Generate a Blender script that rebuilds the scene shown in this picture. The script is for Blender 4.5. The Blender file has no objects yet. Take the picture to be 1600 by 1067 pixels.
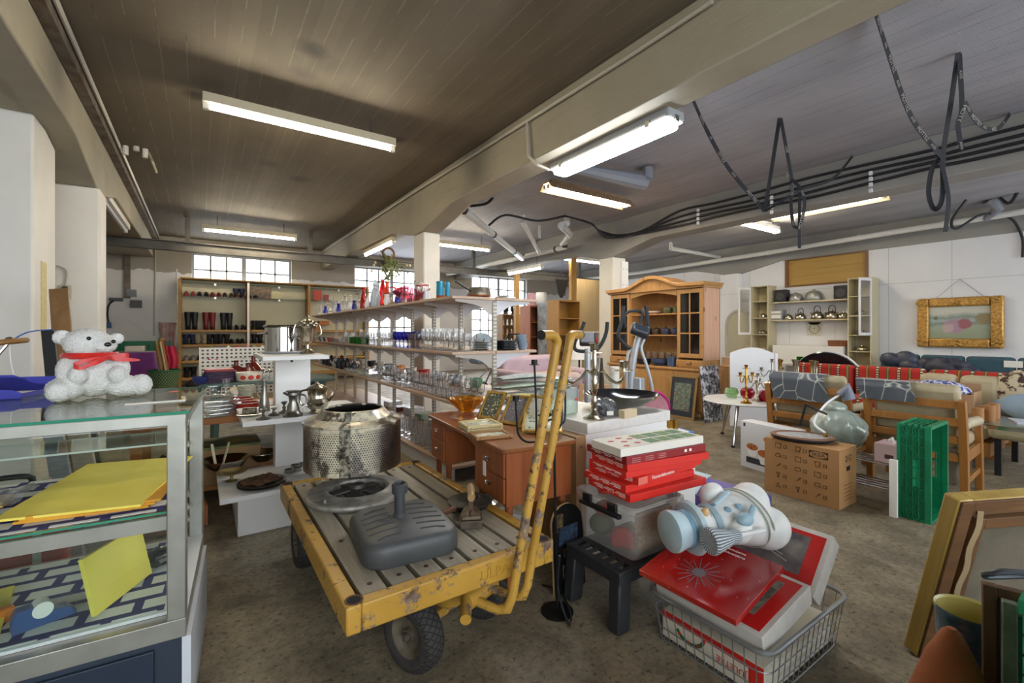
import bpy, bmesh, math, random
from mathutils import Vector as V, Matrix, Euler
R = math.radians
PI = math.pi
rnd = random.Random(11)
sc = bpy.context.scene
COL = sc.collection
# ---------- camera geometry (used to measure where things stand in the room) ----------
FOC = 711.0
TH = math.atan(487/FOC)
SN, CS = math.sin(TH), math.cos(TH)
EYE = 1.2
def at(px, py, X=None, Y=None, Z=None):
 u = (px-800)/FOC
 w = (518-py)/FOC
 d = (SN+u*CS, CS-u*SN, w)
 if Z is not None:
  t = (Z-EYE)/d[2]
 elif X is not None:
  t = X/d[0]
 else:
  t = Y/d[1]
 return V((d[0]*t, d[1]*t, EYE+d[2]*t))
# ---------- mesh collector ----------
class M:
 def __init__(s):
  s.v = [];s.f = [];s.k = [];s.T = Matrix()
 def to(s, loc=(0, 0, 0), rot=(0, 0, 0)):
  s.T = Matrix.Translation(V(loc))@Euler(rot).to_matrix().to_4x4()
  return s
 def add(s, vs, fs, k=0):
  b = len(s.v)
  T = s.T
  s.v+=[tuple(T@V(p))for p in vs]
  s.f+=[tuple(b+i for i in f)for f in fs]
  s.k+=[k]*len(fs)
  return s
 def box(s, x0, y0, z0, x1, y1, z1, k=0):
  vs = [(x0, y0, z0), (x1, y0, z0), (x1, y1, z0), (x0, y1, z0), (x0, y0, z1), (x1, y0, z1), (x1, y1, z1), (x0, y1, z1)]
  return s.add(vs, [(3, 2, 1, 0), (4, 5, 6, 7), (0, 1, 5, 4), (1, 2, 6, 5), (2, 3, 7, 6), (3, 0, 4, 7)], k)
 def cb(s, cx, cy, cz, sx, sy, sz, rot=None, k=0):
  o = s.T
  s.T = o@Matrix.Translation((cx, cy, cz))@(Euler(rot).to_matrix().to_4x4()if rot else Matrix())
  s.box(-sx/2, -sy/2, -sz/2, sx/2, sy/2, sz/2, k)
  s.T = o
  return s
 def bar(s, a, b, w, h, k=0, up=(0, 0, 1)):
  """rectangular bar from a to b, w across, h along up"""
  a, b = V(a), V(b)
  d = (b-a)
  L = d.length
  d.normalize()
  u = V(up)
  if abs(d.dot(u))>.97:
   u = V((0, 1, 0))
  x = d.cross(u).normalized()
  z = x.cross(d)
  vs = []
  for p in(a, b):
   for i, j in((-1, -1), (1, -1), (1, 1), (-1, 1)):
    vs.append(p+x*(i*w/2)+z*(j*h/2))
  return s.add(vs, [(0, 1, 2, 3), (7, 6, 5, 4), (0, 4, 5, 1), (1, 5, 6, 2), (2, 6, 7, 3), (3, 7, 4, 0)], k)
 def lathe(s, prof, n=24, at=(0, 0, 0), k=0, wob=None, sq=(1, 1)):
  vs = [];fs = [];rings = []
  for r, z in prof:
   if r<1e-5:
    rings.append([len(vs)]);vs.append((at[0], at[1], at[2]+z))
   else:
    ring = []
    for i in range(n):
     a = 2*PI*i/n
     q = r*(1+(wob(a, z)if wob else 0))
     ring.append(len(vs));vs.append((at[0]+q*math.cos(a)*sq[0], at[1]+q*math.sin(a)*sq[1], at[2]+z))
    rings.append(ring)
  for A, B in zip(rings, rings[1:]):
   if len(A)==1 and len(B)==1:
    continue
   for i in range(n):
    j = (i+1)%n
    if len(A)==1:
     fs.append((A[0], B[j], B[i]))
    elif len(B)==1:
     fs.append((A[i], A[j], B[0]))
    else:
     fs.append((A[i], A[j], B[j], B[i]))
  return s.add(vs, fs, k)
 def cyl(s, a, b, r, n=12, k=0, r2=None):
  return s.tube([a, b], [r, r if r2 is None else r2], n, k)
 def tube(s, pts, r, n=8, k=0, closed=False, flat=None):
  P = [V(p)for p in pts]
  m = len(P)
  rr = r if isinstance(r, (list, tuple))else[r]*m
  vs = [];fs = []
  tn = []
  for i in range(m):
   if closed:
    d = P[(i+1)%m]-P[i-1]
   else:
    d = P[min(i+1, m-1)]-P[max(i-1, 0)]
   tn.append(d.normalized()if d.length>1e-9 else V((0, 0, 1)))
  u = V((1, 0, 0))-tn[0]*tn[0].x
  if u.length<1e-3:
   u = V((0, 0, 1))
  u.normalize()
  if abs(tn[0].z)<.9:
   u = V((0, 0, 1))-tn[0]*tn[0].z
   u.normalize()
  for i in range(m):
   u = u-tn[i]*u.dot(tn[i])
   if u.length<1e-6:
    u = tn[i].orthogonal()
   u.normalize()
   w = tn[i].cross(u)
   sc_ = 1.0
   if 0<i<m-1:
    c = (P[i]-P[i-1]).normalized().dot(tn[i])
    sc_ = 1/max(c, .6)
   for j in range(n):
    a = 2*PI*j/n+PI/n
    if flat:
     q = u*(math.cos(a)*flat[0])+w*(math.sin(a)*flat[1])
     q*=1.414 if n==4 else 1
    else:
     q = (u*math.cos(a)+w*math.sin(a))*rr[i]
    vs.append(P[i]+q*(sc_ if not flat else 1))
  L = m if closed else m-1
  for i in range(L):
   A = i*n
   B = ((i+1)%m)*n
   for j in range(n):
    q = (j+1)%n
    fs.append((A+j, A+q, B+q, B+j))
  if not closed:
   fs.append(tuple(range(n-1, -1, -1)))
   fs.append(tuple((m-1)*n+j for j in range(n)))
  return s.add(vs, fs, k)
 def prism(s, poly, z0, z1, k=0, k2=None):
  n = len(poly)
  vs = [(x, y, z0)for x, y in poly]+[(x, y, z1)for x, y in poly]
  s.add(vs, [tuple(range(n-1, -1, -1)), tuple(range(n, 2*n))], k)
  b = len(s.v)-2*n
  fs = [(b+i, b+(i+1)%n, b+n+(i+1)%n, b+n+i)for i in range(n)]
  s.f+=fs;s.k+=[k if k2 is None else k2]*n
  return s
 def grid(s, fn, nu, nv, k=0, thick=0, wrap=False):
  """surface fn(u,v), u,v in 0..1; thick>0 gives it a back side along -z of its normal"""
  vs = [V(fn(i/nu, j/nv))for j in range(nv+1)for i in range(nu+1)]
  w = nu+1
  fs = [(j*w+i, j*w+i+1, (j+1)*w+i+1, (j+1)*w+i)for j in range(nv)for i in range(nu)]
  if thick:
   N = []
   for j in range(nv+1):
    for i in range(nu+1):
     a = vs[j*w+min(i+1, nu)]-vs[j*w+max(i-1, 0)]
     b = vs[min(j+1, nv)*w+i]-vs[max(j-1, 0)*w+i]
     q = a.cross(b)
     N.append(q.normalized()if q.length>1e-12 else V((0, 0, 1)))
   b = len(vs)
   vs2 = [p-q*thick for p, q in zip(vs, N)]
   fs2 = [tuple(b+i for i in reversed(f))for f in fs]
   edge = [(i, i+1)for i in range(nu)]+[(j*w+nu, (j+1)*w+nu)for j in range(nv)]+[(nv*w+i+1, nv*w+i)for i in range(nu)]+[((j+1)*w, j*w)for j in range(nv)]
   fs3 = [(q, p, b+p, b+q)for p, q in edge]
   return s.add(vs+vs2, fs+fs2+fs3, k)
  return s.add(vs, fs, k)
 def ball(s, c, r, n=12, m=8, k=0, sc=(1, 1, 1), dz=None):
  prof = [(math.sin(PI*i/m), -math.cos(PI*i/m))for i in range(m+1)]
  o = s.T
  s.T = o@Matrix.Translation(V(c))@Matrix.Diagonal((r*sc[0], r*sc[1], r*sc[2], 1))
  s.lathe(prof, n, k=k)
  s.T = o
  return s
def rrect(w, h, r, n=4, cx=0, cy=0):
 out = []
 for sx, sy, a0 in((1, -1, -90), (1, 1, 0), (-1, 1, 90), (-1, -1, 180)):
  for i in range(n+1):
   a = R(a0+90*i/n)
   out.append((cx+sx*(w/2-r)+r*math.cos(a), cy+sy*(h/2-r)+r*math.sin(a)))
 return out
def arc(cx, cy, r, a0, a1, n, ry=None):
 return[(cx+r*math.cos(R(a0+(a1-a0)*i/n)), cy+(ry or r)*math.sin(R(a0+(a1-a0)*i/n)))for i in range(n+1)]
def smooth(pts, n=6):
 """Catmull-Rom through pts"""
 P = [V(p)for p in pts]
 out = []
 for i in range(len(P)-1):
  a = P[max(i-1, 0)];b = P[i];c = P[i+1];d = P[min(i+2, len(P)-1)]
  for j in range(n):
   t = j/n
   out.append(.5*((2*b)+(c-a)*t+(2*a-5*b+4*c-d)*t*t+(3*b-a-3*c+d)*t**3))
 out.append(P[-1])
 return out
def ob(name, m, mat, parent=None, bev=0, loc=None, ang=35, seg=2, sub=0):
 me = bpy.data.meshes.new(name)
 me.from_pydata(m.v, [], m.f)
 mats = mat if isinstance(mat, (list, tuple))else[mat]
 for q in mats:
  me.materials.append(q)
 if len(mats)>1:
  me.polygons.foreach_set('material_index', m.k)
 bm = bmesh.new();bm.from_mesh(me)
 bmesh.ops.recalc_face_normals(bm, faces=bm.faces)
 bm.to_mesh(me);bm.free()
 me.polygons.foreach_set('use_smooth', [True]*len(me.polygons))
 me.set_sharp_from_angle(angle=R(ang))
 me.update()
 o = bpy.data.objects.new(name, me)
 COL.objects.link(o)
 if parent:
  o.parent = parent
 if loc is not None:
  o.location = loc
 if bev:
  b = o.modifiers.new('soft', 'BEVEL')
  b.width = bev;b.segments = seg;b.limit_method = 'ANGLE';b.angle_limit = R(40)
 if sub:
  b = o.modifiers.new('sub', 'SUBSURF');b.levels = sub;b.render_levels = sub
 return o
def tag(o, label, cat, group=None, kind=None):
 o['label'] = label
 o['category'] = cat
 if group:
  o['group'] = group
 if kind:
  o['kind'] = kind
 return o
def thing(name, label, cat, loc=(0, 0, 0), rz=0, group=None):
 o = bpy.data.objects.new(name, None)
 COL.objects.link(o)
 o.empty_display_size = .05
 o.location = loc
 o.rotation_euler = (0, 0, R(rz))
 return tag(o, label, cat, group)
def one(name, m, mat, label, cat, loc=(0, 0, 0), rz=0, group=None, bev=0, rot=None, **kw):
 o = ob(name, m, mat, None, bev, loc, **kw)
 o.rotation_euler = rot if rot else(0, 0, R(rz))
 return tag(o, label, cat, group)
def struct(name, m, mat, label, cat, bev=0, parent=None):
 o = ob(name, m, mat, parent, bev)
 if not parent:
  tag(o, label, cat, kind='structure')
 return o
def kids(o):
 return[c for c in bpy.data.objects if c.parent==o]
TREE = {}
def dup(root, loc, rz=None, label=None, rot=None, scale=None, group=None):
 if root.name not in TREE:
  TREE[root.name] = [(c, kids(c))for c in kids(root)]
 r = root.copy()
 COL.objects.link(r)
 r.location = loc
 if rz is not None:
  r.rotation_euler = (0, 0, R(rz))
 if rot is not None:
  r.rotation_euler = rot
 if scale:
  r.scale = (scale, )*3 if not isinstance(scale, tuple)else scale
 if label:
  r['label'] = label
 if group:
  r['group'] = group
 for c, gs in TREE[root.name]:
  d = c.copy();COL.objects.link(d);d.parent = r
  for g in gs:
   e = g.copy();COL.objects.link(e);e.parent = d
 return r
NTH = ['first', 'second', 'third', 'fourth', 'fifth', 'sixth', 'seventh', 'eighth', 'ninth', 'tenth', 'eleventh', 'twelfth', 'thirteenth', 'fourteenth', 'fifteenth', 'sixteenth', 'seventeenth', 'eighteenth', 'nineteenth', 'twentieth', 'twenty-first', 'twenty-second', 'twenty-third', 'twenty-fourth', 'twenty-fifth', 'twenty-sixth', 'twenty-seventh', 'twenty-eighth', 'twenty-ninth', 'thirtieth']+['thirty-%s'%q for q in('first', 'second', 'third', 'fourth', 'fifth', 'sixth', 'seventh', 'eighth', 'ninth')]+['fortieth']+['forty-%s'%q for q in('first', 'second', 'third', 'fourth', 'fifth', 'sixth', 'seventh', 'eighth', 'ninth')]+['fiftieth']+['fifty-%s'%q for q in('first', 'second', 'third', 'fourth', 'fifth', 'sixth', 'seventh', 'eighth', 'ninth')]+['sixtieth']
def text(name, s, size, mat, parent, loc, rot, ext=.0006, align='CENTER', sx=1):
 c = bpy.data.curves.new(name, 'FONT')
 c.body = s;c.size = size;c.align_x = align;c.align_y = 'CENTER';c.extrude = ext
 c.resolution_u = 3
 t = bpy.data.objects.new(name+'_tmp', c)
 me = bpy.data.meshes.new_from_object(t)
 bpy.data.objects.remove(t)
 me.materials.clear();me.materials.append(mat)
 o = bpy.data.objects.new(name, me)
 COL.objects.link(o)
 o.parent = parent;o.location = loc;o.rotation_euler = rot
 o.scale = (sx, 1, 1)
 return o
# ---------- materials ----------
def L(h):
 h = h.lstrip('#')
 out = []
 for i in(0, 2, 4):
  c = int(h[i:i+2], 16)/255
  out.append(c/12.92 if c<=.04045 else((c+.055)/1.055)**2.4)
 return tuple(out)+(1, )
class N:
 """thin wrapper for a node tree"""
 def __init__(s, name):
  s.m = bpy.data.materials.new(name);s.m.use_nodes = True
  s.t = s.m.node_tree;s.t.nodes.clear()
  s.out = s('ShaderNodeOutputMaterial')
 def __call__(s, typ, **kw):
  n = s.t.nodes.new(typ)
  for k, v in kw.items():
   if k.startswith('i_'):
    n.inputs[k[2:].replace('_', ' ')].default_value = v
   else:
    setattr(n, k, v)
  return n
 def l(s, a, b):
  s.t.links.new(a, b)
 def coord(s, scale=(1, 1, 1), rot=(0, 0, 0), kind='Object'):
  t = s('ShaderNodeTexCoord');mp = s('ShaderNodeMapping')
  mp.inputs['Scale'].default_value = scale;mp.inputs['Rotation'].default_value = rot
  s.l(t.outputs[kind], mp.inputs['Vector'])
  return mp.outputs[0]
 def noise(s, vec, scale=5, detail=4, rough=.55, dist=0):
  n = s('ShaderNodeTexNoise')
  n.inputs['Scale'].default_value = scale;n.inputs['Detail'].default_value = detail
  n.inputs['Roughness'].default_value = rough;n.inputs['Distortion'].default_value = dist
  if vec is not None:
   s.l(vec, n.inputs['Vector'])
  return n.outputs['Fac']
 def ramp(s, fac, stops, interp='LINEAR'):
  r = s('ShaderNodeValToRGB');r.color_ramp.interpolation = interp
  e = r.color_ramp.elements
  while len(e)<len(stops):
   e.new(.5)
  for q, (p, c)in zip(e, stops):
   q.position = p;q.color = L(c)if isinstance(c, str)else(c, c, c, 1)
  s.l(fac, r.inputs[0])
  return r.outputs[0]
 def mix(s, fac, a, b, mode='MIX'):
  n = s('ShaderNodeMix', data_type='RGBA', blend_type=mode)
  for i, x in((0, fac), (6, a), (7, b)):
   if isinstance(x, str):
    n.inputs[i].default_value = L(x)
   elif isinstance(x, (int, float)):
    n.inputs[i].default_value = x if i==0 else(x, x, x, 1)
   else:
    s.l(x, n.inputs[i])
  return n.outputs[2]
 def math(s, op, a, b=0, c=None):
  n = s('ShaderNodeMath', operation=op)
  for i, x in enumerate((a, b)if c is None else(a, b, c)):
   if isinstance(x, (int, float)):
    n.inputs[i].default_value = x
   else:
    s.l(x, n.inputs[i])
  return n.outputs[0]
 def bump(s, h, strength=.3, dist=.01):
  b = s('ShaderNodeBump');b.inputs['Strength'].default_value = strength;b.inputs['Distance'].default_value = dist
  s.l(h, b.inputs['Height'])
  return b.outputs[0]
 def bsdf(s, col, rough=.5, metal=0, normal=None, spec=.5, coat=0, sheen=0):
  p = s('ShaderNodeBsdfPrincipled')
  if isinstance(col, str):
   p.inputs['Base Color'].default_value = L(col)
  else:
   s.l(col, p.inputs['Base Color'])
  if isinstance(rough, (int, float)):
   p.inputs['Roughness'].default_value = rough
  else:
   s.l(rough, p.inputs['Roughness'])
  if isinstance(metal, (int, float)):
   p.inputs['Metallic'].default_value = metal
  else:
   s.l(metal, p.inputs['Metallic'])
  p.inputs['Specular IOR Level'].default_value = spec
  p.inputs['Coat Weight'].default_value = coat
  p.inputs['Sheen Weight'].default_value = sheen
  if normal is not None:
   s.l(normal, p.inputs['Normal'])
  s.l(p.outputs[0], s.out.inputs[0])
  s.p = p
  return s.m
CACHE = {}
def mat(name, col, rough=.5, metal=0, col2=None, vs=6, bump=0, bs=60, spec=.5, coat=0, sheen=0, lo=.35, hi=.65, detail=4):
 if name in CACHE:
  return CACHE[name]
 n = N(name)
 vec = n.coord()
 c = col
 if col2:
  c = n.ramp(n.noise(vec, vs, detail), [(lo, col), (hi, col2)])
 nm = None
 if bump:
  nm = n.bump(n.noise(vec, bs, 3), bump, .004)
 CACHE[name] = n.bsdf(c, rough, metal, nm, spec, coat, sheen)
 return CACHE[name]
def wood(name, c1, c2, axis=1, scale=14, rough=.45, c3=None, coat=0, knots=None, bump=.08):
 if name in CACHE:
  return CACHE[name]
 n = N(name)
 st = [scale, scale, scale];st[axis] = scale*.06
 vec = n.coord(st)
 g = n.noise(vec, 1.6, 6, .6, .6)
 c = n.ramp(g, [(.3, c1), (.55, c2), (.8, c3 or c1)])
 if knots:
  kv = n.coord([3.2 if i!=axis else 1.5 for i in range(3)])
  vo = n('ShaderNodeTexVoronoi');vo.inputs['Scale'].default_value = 2.2
  n.l(kv, vo.inputs['Vector'])
  k = n.ramp(vo.outputs['Distance'], [(.05, 1.0), (.16, 0.0)])
  c = n.mix(k, c, knots)
 CACHE[name] = n.bsdf(c, rough, 0, n.bump(g, bump, .002)if bump else None, .4, coat)
 return CACHE[name]
def glassy(name, tint='ffffff', rough=.02, gloss=1.0, body=None, bodymix=.0, edge=.3):
 """thin-walled clear glass / plastic: what lies behind shows through, edges reflect"""
 if name in CACHE:
  return CACHE[name]
 n = N(name)
 tr = n('ShaderNodeBsdfTransparent')
 gl = n('ShaderNodeBsdfGlossy');gl.inputs['Roughness'].default_value = rough
 gl.inputs[0].default_value = (gloss, gloss, gloss, 1)
 lw = n('ShaderNodeLayerWeight');lw.inputs[0].default_value = .5
 fc_ = n.math('ADD', .03, n.math('MULTIPLY', n.math('POWER', lw.outputs['Facing'], 3), .6))
 n.l(n.mix(n.ramp(lw.outputs['Facing'], [(.45, 0.0), (.95, edge)]), tint, '3c444c'), tr.inputs[0])
 mx = n('ShaderNodeMixShader')
 n.l(fc_, mx.inputs[0])
 src = tr.outputs[0]
 if body:
  df = n('ShaderNodeBsdfDiffuse');df.inputs[0].default_value = L(body)
  m2 = n('ShaderNodeMixShader');m2.inputs[0].default_value = bodymix
  n.l(tr.outputs[0], m2.inputs[1]);n.l(df.outputs[0], m2.inputs[2])
  src = m2.outputs[0]
 n.l(src, mx.inputs[1]);n.l(gl.outputs[0], mx.inputs[2])
 n.l(mx.outputs[0], n.out.inputs[0])
 CACHE[name] = n.m
 return n.m
def emit(name, col, strength):
 if name in CACHE:
  return CACHE[name]
 n = N(name)
 e = n('ShaderNodeEmission');e.inputs[0].default_value = L(col);e.inputs[1].default_value = strength
 n.l(e.outputs[0], n.out.inputs[0])
 CACHE[name] = n.m
 return n.m
CHROME = mat('chrome', 'd8d8d8', .12, 1)
STEEL = mat('brushed steel', 'b9b6ae', .28, 1, 'a09c92', 20)
SILVER = mat('silver plate', 'c9c2b2', .2, 1, 'a89f8a', 12)
PEWTER = mat('pewter', '9a968e', .33, 1, '7c7870', 14)
BRASS = mat('brass', 'c9a24a', .25, 1, 'a9803a', 10)
COPPER = mat('copper', 'b86f4a', .3, 1, '93543a', 10)
IRON = mat('cast iron', '2e2b29', .6, .6, '4a4540', 30, .3, 80)
BLACK = mat('black plastic', '17171a', .45)
BLKMETAL = mat('black metal', '121214', .4, .3)
WHITE = mat('white paint', 'e4e3e0', .5)
WHITEP = mat('white plastic', 'e6e6e8', .4)
PAPER = mat('paper', 'e9e7e0', .8)
GLASS = glassy('clear glass', 'fdfdfd', .02, 1.0, 'eef2f6', .02, .75)
RUBBER = mat('rubber', '1d1c1b', .85, 0, '2a2826', 25, .2, 120)
# ================= ROOM =================
CEIL = 3.3;BEAMZ = 2.82;YB = 12.6;XR = 11.0;YF = -3.0;XL = -3.2
def ceil_mat(name, c1, c2, seam, soot=()):
 n = N(name)
 tc = n('ShaderNodeTexCoord');sp = n('ShaderNodeSeparateXYZ')
 n.l(tc.outputs['Object'], sp.inputs[0])
 wob = n.noise(n.coord((6, .7, 1)), 2, 3)
 x = n.math('ADD', n.math('DIVIDE', sp.outputs[0], .165), n.math('MULTIPLY', n.math('SUBTRACT', wob, .5), .16))
 fr = n.math('FRACT', x)
 d = n.math('ABSOLUTE', n.math('SUBTRACT', fr, .5))
 line = n.math('LESS_THAN', d, .022)
 brk = n.ramp(n.noise(n.coord((9, 1.3, 1)), 2.2, 4), [(.42, 0.0), (.5, 1.0)])
 line = n.math('MULTIPLY', line, brk)
 fl = n.math('FLOOR', x)
 wn = n('ShaderNodeTexWhiteNoise', noise_dimensions='1D');n.l(fl, wn.inputs['W'])
 col = n.ramp(n.noise(n.coord((1.2, .8, 1)), 1.5, 5), [(.3, c1), (.7, c2)])
 col = n.mix(n.math('MULTIPLY', wn.outputs[0], .22), col, c1, 'MULTIPLY')
 col = n.mix(n.math('MULTIPLY', line, .5), col, seam)
 sp2 = n.ramp(n.noise(n.coord((1, 1, 1)), 26, 2), [(.72, 0.0), (.76, 1.0)])
 patch = n.ramp(n.noise(n.coord((1, 1, 1)), .8, 2), [(.5, 0.0), (.62, 1.0)])
 col = n.mix(n.math('MULTIPLY', n.math('MULTIPLY', sp2, patch), .55), col, '2f2a22')
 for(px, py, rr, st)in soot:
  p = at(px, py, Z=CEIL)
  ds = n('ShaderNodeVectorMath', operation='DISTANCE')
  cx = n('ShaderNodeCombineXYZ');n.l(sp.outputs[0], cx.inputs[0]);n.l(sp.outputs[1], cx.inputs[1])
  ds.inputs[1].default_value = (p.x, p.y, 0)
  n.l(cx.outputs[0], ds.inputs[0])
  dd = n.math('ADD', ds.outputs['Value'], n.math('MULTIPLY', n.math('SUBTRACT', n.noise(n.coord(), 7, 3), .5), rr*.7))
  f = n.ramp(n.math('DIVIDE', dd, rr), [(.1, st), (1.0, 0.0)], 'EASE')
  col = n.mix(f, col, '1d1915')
 h = n.math('ADD', n.math('MULTIPLY', n.noise(n.coord((3, 30, 1)), 3, 4), .5), n.math('ADD', line, n.math('MULTIPLY', wn.outputs[0], .6)))
 return n.bsdf(col, .75, 0, n.bump(h, .55, .008))
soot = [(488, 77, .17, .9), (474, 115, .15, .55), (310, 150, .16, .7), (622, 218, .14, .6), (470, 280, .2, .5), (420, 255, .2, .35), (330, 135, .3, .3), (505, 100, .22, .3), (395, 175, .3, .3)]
CEIL_WARM = ceil_mat('old ceiling paint with lamp tint', '6d6352', '7a705f', '968c78', soot)  # old dirty paint, with the warm tube light mixed into its colour
CEIL_COOL = ceil_mat('ceiling paint with daylight tint', 'a0a0a8', 'aeaeb6', '55565e', [(1010, 262, .22, .8), (850, 262, .25, .5), (745, 315, .2, .6)])  # cool daylight on these bays is mixed into the ceiling colour
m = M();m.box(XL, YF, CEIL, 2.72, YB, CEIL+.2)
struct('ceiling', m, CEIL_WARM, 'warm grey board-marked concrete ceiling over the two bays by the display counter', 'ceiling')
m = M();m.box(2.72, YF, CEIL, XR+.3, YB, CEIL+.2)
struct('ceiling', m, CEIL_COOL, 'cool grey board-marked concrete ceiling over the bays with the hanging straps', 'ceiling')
# floor
n = N('worn concrete floor')
v = n.coord()
a = n.noise(v, 1.1, 6, .6);b = n.noise(v, 38, 5, .7);c = n.noise(v, 5, 6, .65, .4)
col = n.ramp(a, [(.3, '7d705a'), (.5, '8c8069'), (.72, '9d9482')])
col = n.mix(n.ramp(c, [(.42, 0.0), (.62, .55)]), col, '4e463a')
col = n.mix(n.ramp(b, [(.45, 0.0), (.7, .55)]), col, '3b342b')
col = n.mix(n.ramp(n.noise(v, 44, 4, .6), [(.57, 0.0), (.66, .75)]), col, '2f2920')
col = n.mix(n.ramp(n.noise(v, 55, 2), [(.70, 0.0), (.74, .6)]), col, 'b9b2a4')
FLOORM = n.bsdf(col, n.ramp(c, [(.3, .42), (.7, .65)]), 0, n.bump(n.math('ADD', b, n.math('MULTIPLY', c, .6)), .3, .006))
m = M();m.box(XL, YF, -.15, XR+.3, YB+.3, 0)
struct('floor', m, FLOORM, 'worn mottled grey-brown concrete floor of the hall', 'floor')
# walls
def wall_mat(name, c1, c2, grey=None, zline=2.5, seams=None):
 n = N(name)
 v = n.coord()
 col = n.ramp(n.noise(v, 1.6, 5), [(.35, c1), (.65, c2)])
 if grey:
  sp = n('ShaderNodeSeparateXYZ');n.l(v, sp.inputs[0])
  e = n.math('ADD', sp.outputs[2], n.math('MULTIPLY', n.math('SUBTRACT', n.noise(v, 4, 3), .5), .2))
  col = n.mix(n.ramp(e, [(0, 0.0)])if False else n.math('GREATER_THAN', e, zline), col, grey)
  col = n.mix(n.ramp(n.noise(v, 9, 2), [(.74, 0.0), (.78, .5)]), col, '6b665f')
 if seams:
  sp = n('ShaderNodeSeparateXYZ');n.l(v, sp.inputs[0])
  f = n.math('ABSOLUTE', n.math('SUBTRACT', n.math('FRACT', n.math('DIVIDE', sp.outputs[1], seams)), .5))
  g = n.math('ABSOLUTE', n.math('SUBTRACT', sp.outputs[2], 2.12))
  ln = n.math('MAXIMUM', n.math('LESS_THAN', f, .0045), n.math('LESS_THAN', g, .004))
  col = n.mix(n.math('MULTIPLY', ln, .6), col, '8f9096')
 return n.bsdf(col, .6, 0, n.bump(n.noise(v, 30, 4), .15, .004))
WALLB = wall_mat('patched white plaster', 'd4d3d4', 'dddcdc', '9c968c', 2.52)
WALLR = wall_mat('white panel wall', 'e0e1e5', 'e6e7ea', None, 0, .9)
PIER = wall_mat('white brushed plaster', 'd8d5cd', 'e2dfd8')
PLAIN = wall_mat('plain white plaster', 'd6d4ce', 'dedcd6')
W = [(-.16, 1.9, .95, 3.0), (3.45, 5.62, .95, 2.98), (7.1, 9.25, .85, 2.98)]
m = M()
xs = XL
for x0, x1, z0, z1 in W:
 m.box(xs, YB, 0, x0, YB+.3, CEIL)
 m.box(x0, YB, 0, x1, YB+.3, z0)
 m.box(x0, YB, z1, x1, YB+.3, CEIL)
 xs = x1
m.box(xs, YB, 0, XR+.3, YB+.3, CEIL)
struct('wall_back', m, WALLB, 'white plaster far wall with grey band above and tall steel windows', 'wall')
FRAMEM = mat('grey window paint', '9a9ca0', .5)
PANE = glassy('window glass', 'ffffff', .02, .5)
def window(idx, axis, pos, a0, a1, z0, z1, leaves, cols, rows, depth=.12, label=''):
 """axis 'y': opening in a wall at y=pos spanning x a0..a1; axis 'x': wall at x=pos spanning y"""
 fr = M();pn = M()
 def bx(mm, p0, p1, q0, q1, d0, d1):
  if axis=='y':
   mm.box(p0, pos+d0, q0, p1, pos+d1, q1)
  else:
   mm.box(pos+d0, p0, q0, pos+d1, p1, q1)
 t = .045
 d0, d1 = depth, depth+.05
 if pos<0:
  d0, d1 = -depth-.05, -depth
 wl = (a1-a0)/leaves
 for i in range(leaves):
  l0 = a0+i*wl;l1 = l0+wl
  bx(fr, l0, l0+t, z0, z1, d0, d1);bx(fr, l1-t, l1, z0, z1, d0, d1)
  bx(fr, l0+t, l1-t, z0, z0+t, d0, d1);bx(fr, l0+t, l1-t, z1-t, z1, d0, d1)
  for c in range(1, cols):
   x = l0+t+(wl-2*t)*c/cols
   bx(fr, x-.02, x+.02, z0+t, z1-t, d0+.012, d1-.012)
  for r in range(1, rows):
   z = z0+t+(z1-z0-2*t)*r/rows
   bx(fr, l0+t, l1-t, z-.02, z+.02, d0+.012, d1-.012)
  bx(pn, l0+t, l1-t, z0+t, z1-t, (d0+d1)/2-.002, (d0+d1)/2+.002)
 w = bpy.data.objects.new('window_%d'%idx, None);COL.objects.link(w)
 tag(w, label, 'window', kind='structure')
 ob('window_frame', fr, FRAMEM, w);ob('window_pane', pn, PANE, w)
 l = bpy.data.lights.new('daylight', 'AREA');l.shape = 'RECTANGLE'
 l.size = a1-a0;l.size_y = z1-z0
 l.cycles.is_portal = True
 lo = bpy.data.objects.new('daylight', l);COL.objects.link(lo)
 if axis=='y':
  lo.location = ((a0+a1)/2, pos+(.2 if pos>0 else-.2), (z0+z1)/2)
  lo.rotation_euler = (R(-90), 0, 0)if pos>0 else(R(90), 0, 0)
 else:
  lo.location = (pos+(.2 if pos>0 else-.2), (a0+a1)/2, (z0+z1)/2)
  lo.rotation_euler = (0, R(90), 0)if pos>0 else(0, R(-90), 0)
 return w
window(1, 'y', YB, *W[0], 2, 3, 6, label='bright steel-framed window above the tall shoe shelf')
window(2, 'y', YB, *W[1], 2, 3, 6, label='bright steel-framed window partly hidden by the white concrete column')
window(3, 'y', YB, *W[2], 2, 3, 6, label='tall bright steel-framed window behind the blue pram')
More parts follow.
